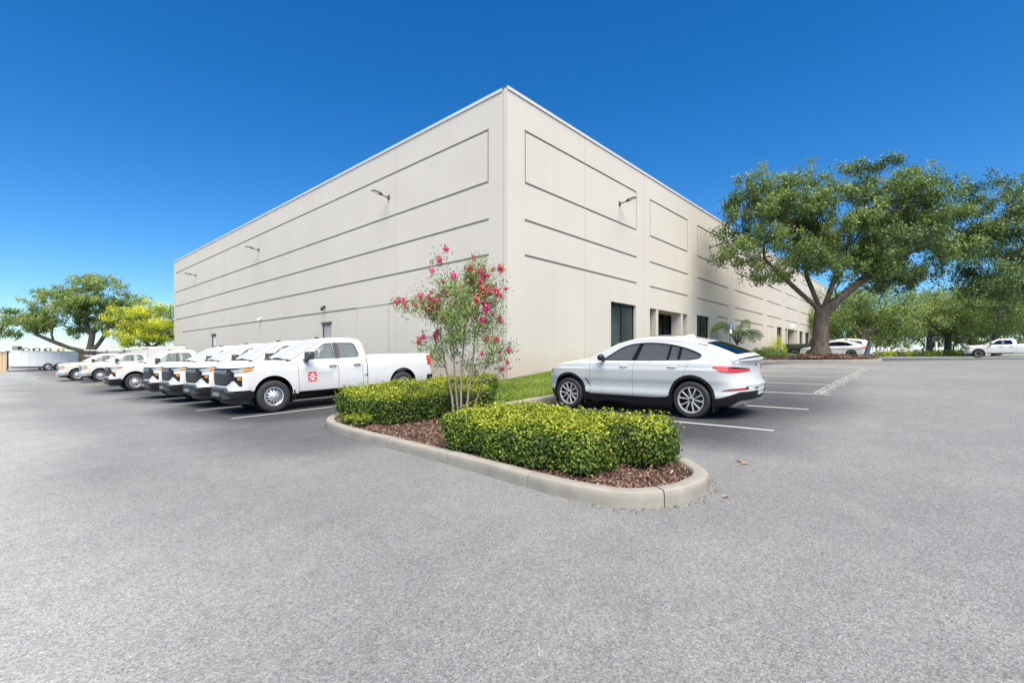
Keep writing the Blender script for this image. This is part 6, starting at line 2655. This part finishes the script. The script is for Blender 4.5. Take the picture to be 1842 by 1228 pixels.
# debris swept against the foot of the island kerb
rngd = np.random.default_rng(15)
_pp = np.array(ISL)[:105]
_sl = np.linalg.norm(np.diff(_pp, axis=0), axis=1)
_k = rngd.choice(len(_pp) - 1, 700, p=_sl / _sl.sum())
_f = rngd.random(700)[:, None]
_b = _pp[_k] + (_pp[_k + 1] - _pp[_k]) * _f
_d = _pp[_k + 1] - _pp[_k]
_n = np.stack([_d[:, 1], -_d[:, 0]], 1) / (np.linalg.norm(_d, axis=1, keepdims=True) + 1e-9)
_sgn = np.array([1 if not _isl_in(b[0] + n[0] * .1, b[1] + n[1] * .1) else -1 for b, n in zip(_b, _n)])[:, None]
_b = _b + _n * _sgn * (np.abs(rngd.normal(size=(700, 1))) * .06 + .004)
_pos = np.stack([UR[0] * _b[:, 0] + UL[0] * _b[:, 1], UR[1] * _b[:, 0] + UL[1] * _b[:, 1], gz(_b[:, 0], _b[:, 1]) + .007], 1)
_v, _fc, _kk = leaf_cards(_pos, unit(np.array([0, 0, 1.0]) + rngd.normal(size=_pos.shape) * .25), .022, .014, rngd, fold=.3)
tag(link('kerb_debris', np_mesh('kerb_debris', _v, _fc, MAT['mulch'], {'tint': np.repeat(rngd.uniform(.1, .6, 700), _kk)})), 'leaf crumbs and grit along the foot of the island kerb', None, None, 'stuff')

# grass blades -----------------------------------------------------------------
def grass(name, label, n, rng_sr, rng_sl, inside, h, seed):
    rng = np.random.default_rng(seed)
    a = rng.uniform(*rng_sr, n)
    b = rng.uniform(*rng_sl, n)
    ok = np.array([inside(x, y) for x, y in zip(a, b)])
    a, b = a[ok], b[ok]
    z = np.array([float(lawn_z(x, y)) for x, y in zip(a, b)])
    pos = np.stack([UR[0] * a + UL[0] * b, UR[1] * a + UL[1] * b, z], 1)
    n = len(a)
    th = rng.uniform(0, 2 * math.pi, n)
    t = np.stack([np.cos(th), np.sin(th), np.zeros(n)], 1)
    w = h * .10
    hh = (h * rng.uniform(.6, 1.3, n))[:, None]
    lean = np.stack([rng.normal(size=n) * .4, rng.normal(size=n) * .4, np.ones(n)], 1)
    v = np.stack([pos - t * w, pos + t * w, pos + lean * hh * .6 + t * w * .6, pos + lean * hh * np.array([1.25, 1.25, 1]) - t * w * .1], 1)
    f = np.arange(n * 4).reshape(n, 4)
    me = np_mesh(name, v.reshape(-1, 3), f, MAT['grass_blade'], {'tint': np.repeat(np.clip(.5 + rng.normal(size=n) * .22 + .2 * np.sin(a * 1.7) * np.sin(b * 2.1), 0, 1), 4)})
    o = link(name, me)
    tag(o, label, None, None, 'stuff')
    return o


grass('grass', 'short green grass by the building corner', 52000, (7.7, 16), (7.75, 10.85), lambda a, b: not (a < 10.2 and b > 9.2) and not (a < 8.4 and b < 8.3), .075, 12)
grass('grass', 'short green grass along the right wall', 7000, (16, 42), (7.75, 10.85), lambda a, b: True, .13, 13)

# crape myrtle ------------------------------------------------------------------
mx_, my_ = S(5.55, 6.25)
mz_ = isl_z(5.55, 6.25) - .03
rng = np.random.default_rng(77)
myr = empty('crape_myrtle', (mx_, my_, mz_), 0, 'slender flowering tree with several pale stems and red blossoms on the island', 'flowering tree')
m = MB()
tipsM = []
stems = [(-.66, .1, 2.2), (-.26, -.1, 2.45), (.12, .1, 2.88), (.55, -.05, 2.68), (.88, .05, 1.75)]
base_x = [-.15, -.06, .03, .15, .17]
for i, (tx, ty, tz) in enumerate(stems):
    pts = []
    for k in range(9):
        f = k / 8
        bx = base_x[i] + (tx - base_x[i]) * (f ** 1.7 if i != 4 else f ** 1.2)
        by = .04 * math.sin(i * 2.1) + (ty) * f + .03 * math.sin(f * 7 + i)
        pts.append(np.array([bx + .02 * math.sin(f * 9 + i * 1.3), by, tz * f]))
    r0 = .030 if i < 4 else .018
    m.tube(pts, [r0 * (1 - .80 * k / 8) for k in range(9)], 8, cap=False)
    tipsM.append((pts[-1], 1.0))
    nb = 22 if i < 4 else 14
    for j in range(nb):
        f = rng.uniform(.52, .98)
        a = pts[int(f * 8)]
        # side twig rises and spreads
        d = np.array([rng.normal() * .26 + tx * .14, rng.normal() * .30, rng.uniform(.10, .42)])
        e = a + d
        c = (a + e) / 2 + np.array([d[0] * .2, d[1] * .2, -.03])
        m.tube([a, c, e], [.007, .005, .003], 5, cap=False)
        tipsM.append((e, f))
        for q in range(2):
            e2 = e + np.array([rng.normal() * .12, rng.normal() * .12, rng.uniform(.0, .16)])
            m.tube([c, e2], [.004, .002], 4, cap=False)
            tipsM.append((e2, f))
m.build('stem', MAT['myrtle_bark'], myr, smooth=60)
P, tint = [], []
for (e, f) in tipsM:
    k = rng.integers(28, 50)
    dl = rng.normal(size=(k, 3)) * np.array([.085, .085, .085])
    P.append(e + dl - np.array([0, 0, .03]))
    tint.append(np.clip(.42 + rng.normal() * .14 + rng.normal(size=k) * .16, 0, 1))
P, tint = np.concatenate(P), np.concatenate(tint)
nn = unit(rng.normal(size=P.shape) + np.array([0, -.3, .6]))
v, f, k = leaf_cards(P, nn, .048, .026, rng, fold=.2, six=True)
link('foliage', np_mesh('foliage', v, f, MAT['myrtle_leaf'], {'tint': np.repeat(tint, k)}), myr)


def blossom_mesh(seed, mat, r):
    rg = np.random.default_rng(seed)
    n = 70
    d = unit(rg.normal(size=(n, 3)))
    pos = d * (r * rg.uniform(.35, 1, n))[:, None] * np.array([1, 1, 1.25])
    nn = unit(d + rg.normal(size=d.shape) * .5)
    v, f, k = leaf_cards(pos, nn, .026, .024, rg, fold=.4)
    return np_mesh('blossom', v, f, mat, {'tint': np.repeat(rg.random(n), k)})


bms = [blossom_mesh(1, MAT['blossom'], .052), blossom_mesh(2, MAT['blossom'], .042), blossom_mesh(3, MAT['blossom_red'], .045), blossom_mesh(4, MAT['blossom'], .034)]
outer = sorted(tipsM, key=lambda t: -(abs(t[0][0]) * .9 + t[0][2] * .28 + rng.random() * 1.1))
for i, (e, f) in enumerate(outer[:90]):
    o = link('blossom', bms[int(rng.choice([0, 0, 1, 2, 2, 3]))], myr)
    o.location = e + np.array([0, -.03, .02]) + rng.normal(size=3) * .03
    o.rotation_euler = (rng.uniform(0, 6), rng.uniform(0, 6), rng.uniform(0, 6))
    s = rng.uniform(.9, 1.9)
    o.scale = (s, s, s)

myr.scale = (.80, .80, 1.0)

# split leaf plant by the right wall -----------------------------------------------
def split_leaf(length, seed):
    """a deeply lobed leaf blade with a bent midrib"""
    rg = random.Random(seed)
    m = MB()
    n = 9
    tints = []
    mid = []
    for k in range(n + 1):
        f = k / n
        mid.append((f * length, 0, .10 * length * math.sin(f * 2.2) - .35 * length * f * f))
    for k in range(n):
        a, b = mid[k], mid[k + 1]
        f = k / n
        w = length * .52 * math.sin(math.pi * min(1, (f * .86 + .14))) ** .7
        for s in (-1, 1):
            tip = (a[0] + length * .16, s * w, a[2] - .25 * w + rg.uniform(-.03, .03))
            p2 = (a[0] + (b[0] - a[0]) * .62, 0, a[2] + (b[2] - a[2]) * .62)
            q1 = (a[0] + length * .05, s * w * .6, a[2] - .03 * w + .03)
            q2 = (a[0] + length * .13, s * w * .62, a[2] - .03 * w + .03)
            m.add([a, q1, tip, q2, p2], [(0, 1, 2, 3, 4)])
    return m


px_, py_ = S(31.5, 9.4)
pz_ = float(lawn_z(31.5, 9.4))
phil = empty('split_leaf_plant', (px_, py_, pz_), 0, 'tall split leaf plant with bare stem against the right wall', 'plant')
m = MB()
m.tube([(0, 0, 0), (.03, 0, .35), (.0, .02, .75)], [.09, .075, .06], 8)
rg = random.Random(4)
lm = []
for k in range(3):
    mm = split_leaf(.85, k).mesh('leaf', MAT['big_leaf'])
    a = mm.attributes.new('tint', 'FLOAT', 'POINT')
    a.data.foreach_set('value', [rg.uniform(.2, .9) for _ in range(len(mm.vertices))])
    lm.append(mm)
for k in range(13):
    an = 2 * math.pi * k / 13 + rg.uniform(-.2, .2)
    h = rg.uniform(.55, 1.25)
    ou = rg.uniform(.45, 1.0)
    e = (ou * math.cos(an), ou * math.sin(an), .75 + h)
    m.tube([(0, .0, .7), (e[0] * .5, e[1] * .5, .75 + h * .75), e], [.022, .018, .012], 6, cap=False)
    o = link('leaf', lm[k % 3], phil)
    o.location = e
    o.rotation_euler = (rg.uniform(-.4, .4), rg.uniform(.1, .7), an)
    s = rg.uniform(.75, 1.15)
    o.scale = (s, s, s)
m.build('stem', MAT['pale_leaf'] if False else MAT['grey_bark'], phil, smooth=60)
x2, y2 = S(30.0, 9.9)
ph2 = empty('split_leaf_plant', (x2, y2, float(lawn_z(30.0, 9.9))), 0, 'small split leaf plant peeping over the silver car roof', 'plant')
m = MB()
for k in range(6):
    an = 2 * math.pi * k / 6
    e = (.35 * math.cos(an), .35 * math.sin(an), .75)
    m.tube([(0, 0, 0), (e[0] * .4, e[1] * .4, .5), e], [.02, .015, .01], 5, cap=False)
    o = link('leaf', lm[k % 3], ph2)
    o.location = e
    o.rotation_euler = (0, .35, an)
    o.scale = (.7, .7, .7)
m.build('stem', MAT['grey_bark'], ph2, smooth=60)


phil.scale = (1.0, 1.0, 1.15)

# low shrubs and flower hedge on the right ---------------------------------------------
def bush(name, label, loc, rx, ry, h, n, leaf, mat, seed, group=None, tint_mid=.5):
    rng = np.random.default_rng(seed)
    root = empty(name, loc, 0, label, 'shrub', group)
    d = unit(rng.normal(size=(n, 3)))
    d[:, 2] = np.abs(d[:, 2])
    r = rng.uniform(.45, 1, n) ** .5
    pos = d * r[:, None] * np.array([rx, ry, h]) * (1 + .18 * np.sin(d[:, :1] * 7 + seed) * np.sin(d[:, 1:2] * 6))
    nn = unit(d + rng.normal(size=d.shape) * .6 + np.array([0, 0, .3]))
    v, f, k = leaf_cards(pos, nn, leaf, leaf * .55, rng)
    t = np.clip(tint_mid + rng.normal(size=n) * .18 + .2 * (pos[:, 2] / h - .5), 0, 1)
    link('foliage', np_mesh('foliage', v, f, mat, {'tint': np.repeat(t, k)}), root)
    m = MB()
    for k in range(5):
        an = k * 1.26
        m.tube([(0, 0, 0), (rx * .5 * math.cos(an), ry * .5 * math.sin(an), h * .7)], [.03, .01], 5, cap=False)
    m.build('branches', MAT['twig'], root)
    return root


ORD = ['leftmost', 'second from the left', 'third from the left', 'fourth from the left', 'fifth from the left', 'sixth from the left', 'seventh from the left', 'seventh from the right', 'sixth from the right', 'fifth from the right', 'fourth from the right', 'third from the right', 'second from the right', 'rightmost']
gi = 0
for px in range(1578, 1760, 13):
    d = 62.5 + .8 * math.sin(px)
    l = at_px(px, d)
    bush('flower_bush', 'low bush in the row along the far edge of the lot, ' + ORD[gi], l, .9, .7, .85, 700, .16, MAT['yellow_leaf'] if gi % 3 else MAT['pale_leaf'], 100 + gi, 'bushes along the far edge of the lot', .42)
    gi += 1
for i, (a, b, h) in enumerate([(38.6, 10.1, .55), (41.0, 10.0, .7), (43.0, 9.8, .6), (45.0, 10.2, 1.5)]):
    x, y = S(a, b)
    bush('entrance_shrub', ['low green shrub by the far doorway, leftmost', 'low green shrub in front of the second entrance', 'rounded shrub right of the second entrance', 'tall bright shrub under the narrow far windows'][i], (x, y, float(lawn_z(a, b))), .75, .6, h, 1500, .10, MAT['tree_leaf'] if i < 3 else MAT['yellow_leaf'], 140 + i, None, .6)
# ------------------------------------------------------------------ street furniture and the far left yard
# accessible parking sign
sx, sy = S(26.0, 8.1)
sg = empty('parking_sign', (sx, sy, float(lawn_z(26.0, 8.1))), ANG + math.pi / 2, 'blue and white parking sign on a thin green post', 'sign')
m = MB()
m.tube([(0, 0, -.1), (0, 0, 2.05)], .03, 6)
m.build('post', pbr('post_green', (.03, .12, .05), .5), sg)
m = MB()
m.box((-.035, 0, 1.92), (.012, .30, .30))
bl = m.build('blue_plate', MAT['blue'], sg)
m = MB()
# wheelchair figure
m.box((-.043, -.015, 1.995), (.004, .04, .04))
m.box((-.043, -.01, 1.935), (.004, .028, .09))
m.box((-.043, .03, 1.945), (.004, .06, .02))
m.box((-.043, .025, 1.895), (.004, .09, .022))
m.box((-.043, .068, 1.865), (.004, .022, .06))
pts = []
for k in range(10):
    t = math.radians(120 + 240 * k / 9)
    pts.append((-.043, .0 + .065 * math.cos(t) - .0, 1.87 + .065 * math.sin(t)))
m.tube(pts, .009, 4)
m.build('wheelchair_symbol', MAT['white_sign'], bl)
m = MB()
m.box((-.035, 0, 1.62), (.012, .30, .22))
m.build('white_plate', MAT['white_sign'], sg)

# leaning grey post by the white sedan
x, y = S(33.4, 3.0)
lp_ = empty('leaning_post', (x, y, float(oak_z(33.4, 3.0)) - .05), 0, 'short dark grey post leaning at the end of the oak bed', 'post')
m = MB()
m.tube([(-.12, 0, 0), (0, 0, .4), (.16, 0, .95)], [.13, .12, .11], 10)
m.build('post_shaft', pbr('weathered_grey', (.10, .10, .105), .8, var=.2), lp_, smooth=40)
m = MB()
m.tube([(.16, 0, .95), (.185, 0, 1.03)], [.115, .08], 10)
m.build('post_cap', MAT['fixture'], lp_, smooth=40)

# white posts beyond the flower bushes
posts = [(1536, 78, 2.0), (1560, 82, 1.6), (1571, 82, 1.6), (1579, 84, 1.5), (1586, 86, 1.6), (1598, 84, 1.5), (1684, 74, 2.1), (1725, 80, 1.9), (1666, 80, 2.2)]
first = None
for i, (px, d, h) in enumerate(posts):
    l = at_px(px, d, -.05)
    if first is None:
        first = empty('white_post', l, 0, 'slim white post beyond the bushes at the far edge of the lot', 'post', 'white posts beyond the lot')
        m = MB()
        m.box((0, 0, 1.0), (.22, .22, 2.0), bev=.02)
        m.build('shaft', MAT['white_sign'], first)
        m = MB()
        m.box((0, 0, 2.03), (.30, .30, .06), bev=.02)
        m.build('cap', MAT['white_sign'], first)
        o = first
    else:
        o = copy_tree(first)
    o.location = l
    o.scale = (1, 1, h / 2)
    rank = sorted(q[0] for q in posts).index(px)
    o['label'] = 'slim white post beyond the far bushes, ' + ['leftmost', 'second from the left', 'third from the left', 'fourth from the left', 'middle of nine', 'fourth from the right', 'third from the right', 'second from the right', 'rightmost'][rank]

# fallen leaves on the asphalt
dm_ = MB()
dm_.add([(-.05, 0, .006), (0, .03, .02), (.06, .005, .008), (.0, -.028, .014)], [(0, 1, 2, 3)])
dme = dm_.mesh('fallen_leaf', MAT['dry_leaf'])
for i, (sr, sl, lb) in enumerate([(6.15, 1.75, 'dry tan leaf on the asphalt right of the island nose'), (6.22, 1.82, 'second dry leaf right of the island nose'), (4.75, 1.52, 'tan leaf against the foot of the kerb nose')]):
    o = link('fallen_leaf', dme)
    o.location = gpt(sr, sl, .004)
    o.rotation_euler = (0, 0, i * 1.9)
    tag(o, lb, 'leaf', 'fallen leaves on the asphalt')

# small grass islands among the left bays
for i, (px, d, w, lb) in enumerate([(174, 27.0, .62, 'small kerbed patch of grass between the older trucks and the lone pickup'), (100, 38, .8, 'tiny grass patch under the nose of the farthest truck')]):
    l = at_px(px, d)
    m = MB()
    vs = [(w * math.cos(t) * 1.3, w * .8 * math.sin(t), 0) for t in np.linspace(0, 2 * math.pi, 24, endpoint=False)]
    r = empty('grass_island', l, ANG, lb, 'grass island')
    inner = [(x * .88, y * .88, .13) for x, y, z in vs]
    m.add([(x, y, -.15) for x, y, z in vs] + [(x, y, .12) for x, y, z in vs] + inner, [(k, (k + 1) % 24, 24 + (k + 1) % 24, 24 + k) for k in range(24)] + [(24 + k, 24 + (k + 1) % 24, 48 + (k + 1) % 24, 48 + k) for k in range(24)])
    m.build('kerb_ring', MAT['kerb'], r)
    m = MB()
    m.add([(x, y, .115) for x, y, z in inner], [tuple(range(24))])
    m.build('turf', pbr('turf', (.12, .22, .03), .9, var=.4, vscale=9), r)

# ---------------- yard beyond the bays on the left
def yard(px, d, dz=0): return at_px(px, d, dz)


def facing(px, d):
    """angle that turns a thing's local x across the view"""
    return -math.atan2((px - 921) / 848, 1.0) * .55


# enclosed cargo trailer with tandem axle
l = gpt(4.75, 86.2, 0)
tr_ = empty('cargo_trailer', l, ANG, 'long white box trailer with tandem wheels beside the tan container', 'trailer')
m = MB()
m.box((0, 0, 1.50), (6.2, 2.3, 2.0), bev=.05)
m.build('box_body', MAT['white_sign'], tr_, smooth=30)
m = MB()
m.box((0, 0, .45), (6.1, 2.0, .14))
m.build('chassis', MAT['fixture'], tr_)
m = MB()
for k in range(9): m.box((-2.9 + 5.8 * k / 8, -1.153, 1.5), (.02, .008, 1.9))
m.box((0, -1.155, .56), (6.2, .012, .06))
m.box((0, -1.155, 2.44), (6.2, .012, .06))
m.build('side_trim', MAT['steel_rim'], tr_)
for k, xw in enumerate((.2, 1.2)):
    for s in (-1, 1):
        w = link('wheel', WH['sedan_tyre'], tr_)
        w.location = (xw, s * 1.10, .44)
        w.rotation_euler = (0, 0, 0 if s < 0 else math.pi)
        w.scale = (1.35, 1, 1.35)
        link('rim', WH['truck_rim'], w).scale = (.95, 1, .95)
m = MB()
for xw in (.2, 1.2):
    G = []
    for k in range(13):
        t = math.pi * k / 12
        G.append([(xw + .52 * math.cos(t), -1.17, .46 + .52 * math.sin(t)), (xw + .52 * math.cos(t), -1.30, .46 + .52 * math.sin(t))])
    m.grid(G)
m.build('fender', MAT['black_plastic'], tr_)

# tan container
l = gpt(-.70, 86.6, 0)
tc_ = empty('storage_container', l, ANG, 'tan ribbed container at the left edge of the picture', 'container')
m = MB()
P = []
for k in range(61):
    x = -3.0 + 5.0 * k / 60
    y = -1.2 - (.05 if (k // 2) % 2 else 0)
    P.append([(x, y, .12), (x, y, 2.45)])
m.grid(P)
m.box((-.5, 0, 1.28), (5.0, 2.3, 2.3))
m.build('box_body', pbr('tan_paint', (.62, .46, .28), .6, var=.1, vscale=3), tc_)
m = MB()
m.box((-.5, -1.24, .08), (5.04, .12, .14))
m.box((-.5, -1.24, 2.5), (5.04, .12, .12))
m.build('rail', pbr('tan_rail', (.5, .36, .2), .6), tc_)
# tan wall piece right of the trailer
l = gpt(9.0, 88.5, 0)
tw = empty('storage_container', l, ANG, 'ochre container end showing between the trailer and the tree trunk', 'container')
m = MB()
m.box((0, 0, 1.25), (2.0, 2.3, 2.35), bev=.03)
m.build('box_body', pbr('ochre_paint', (.60, .42, .16), .6, var=.1, vscale=3), tw)
m = MB()
m.box((0, -1.17, 2.3), (2.04, .05, .12))
m.box((0, -1.17, .2), (2.04, .05, .12))
m.build('rail', pbr('ochre_rail', (.42, .3, .12), .6), tw)

# coils stored on the flat rack behind the trailer
l = gpt(6.0, 91.5, 0)
fl = empty('storage_rack', l, ANG, 'flat storage rack carrying coils behind the trailer', 'rack')
m = MB()
m.box((0, 0, 2.45), (9.5, 2.2, .14))
m.build('deck', MAT['steel_rim'], fl)
for x in (-4.5, -1.5, 1.5, 4.5):
    for y in (-1, 1):
        m = MB()
        m.box((x, y, 1.2), (.14, .14, 2.4))
        m.build('leg', MAT['fixture'], fl)
coil_cols = [(.42, .42, .42), (.10, .10, .11), (.09, .09, .10), (.55, .33, .24)]
for i, (px, c, lb) in enumerate([(68, 0, 'pale grey coil at the left end of the rack'), (84, 1, 'dark coil next to the pale one on the rack'), (99, 2, 'open dark ring of pipe in the middle of the rack'), (118, 3, 'rust coloured coils at the right end of the rack')]):
    x2, y2 = S({68: 3.2, 84: 4.2, 99: 5.3, 118: 6.6}[px], 91.4)
    cl = empty('pipe_coil', (x2, y2, l[2] + 2.52), ANG, lb, 'coil', 'coils on the storage rack')
    m = MB()
    for q in range(5):
        pts = [((.36 - .05 * (q % 2)) * math.cos(t) + .05 * math.sin(q * 2.3), -.32 + q * .15, .30 + (.32 - .04 * (q % 2)) * math.sin(t)) for t in np.linspace(0, 2 * math.pi, 22)]
        m.tube(pts, .075, 5, cap=False)
    m.build('coil_turns', pbr('coil_%d' % i, coil_cols[c], .6), cl, smooth=60)
    m = MB()
    for an in (0, 1.57):
        m.tube([(.34 * math.cos(an), -.35, .30 + .30 * math.sin(an)), (.34 * math.cos(an), .35, .30 + .30 * math.sin(an))], .02, 4)
    m.build('tie', MAT['fixture'], cl)
    cl.scale = (.9, 1, .62)

# pipe rack right of the trunk
l = yard(192, 56)
pr_ = empty('pipe_rack', l, ANG, 'low rack of dark pipes right of the leaning tree trunk', 'rack')
for x in (-1.6, 0, 1.6):
    m = MB()
    m.box((x, -.3, 1.2), (.08, .08, 2.4))
    m.box((x, .3, 1.2), (.08, .08, 2.4))
    m.box((x, 0, 2.4), (.08, .6, .08))
    m.build('upright', MAT['fixture'], pr_)
for q in range(4):
    m = MB()
    m.tube([(-2.0, -.32, 1.35 + q * .32), (2.0, -.32, 1.35 + q * .32)], .06, 8)
    m.tube([(-2.0, -.1, 1.35 + q * .32), (2.0, -.1, 1.35 + q * .32)], .06, 8)
    m.build('pipe', MAT['steel_rim'] if q % 2 else MAT['rubber'], pr_)

# long low white building behind the yard
l = yard(20, 112, -.5)
lb_ = empty('white_building', l, .12, 'long low white building behind the yard on the left', 'building')
m = MB()
m.box((8, 0, 1.5), (62, 14, 4.2))
m.build('wall', pbr('white_render', (.80, .80, .79), .8), lb_)
m = MB()
m.box((8, 0, 3.66), (62.6, 14.5, .16))
m.build('roof', MAT['roofing'], lb_)
m = MB()
for k in range(10): m.box((-20 + k * 6, -7.02, 1.0), (3.0, .06, 2.2))
m.build('roller_door', MAT['old_white_paint'], lb_)
l = yard(31, 100, 2.9)
hv = empty('roof_unit', l, .12, 'grey air handling unit on the roof of the low white building', 'air unit')
m = MB()
m.box((0, 0, .85), (1.15, 1.0, .85), bev=.03)
m.build('casing', MAT['fixture'], hv)
m = MB()
for k in range(5): m.box((0, -.51, .58 + k * .13), (.95, .03, .05))
m.build('louvre', MAT['steel_rim'], hv)
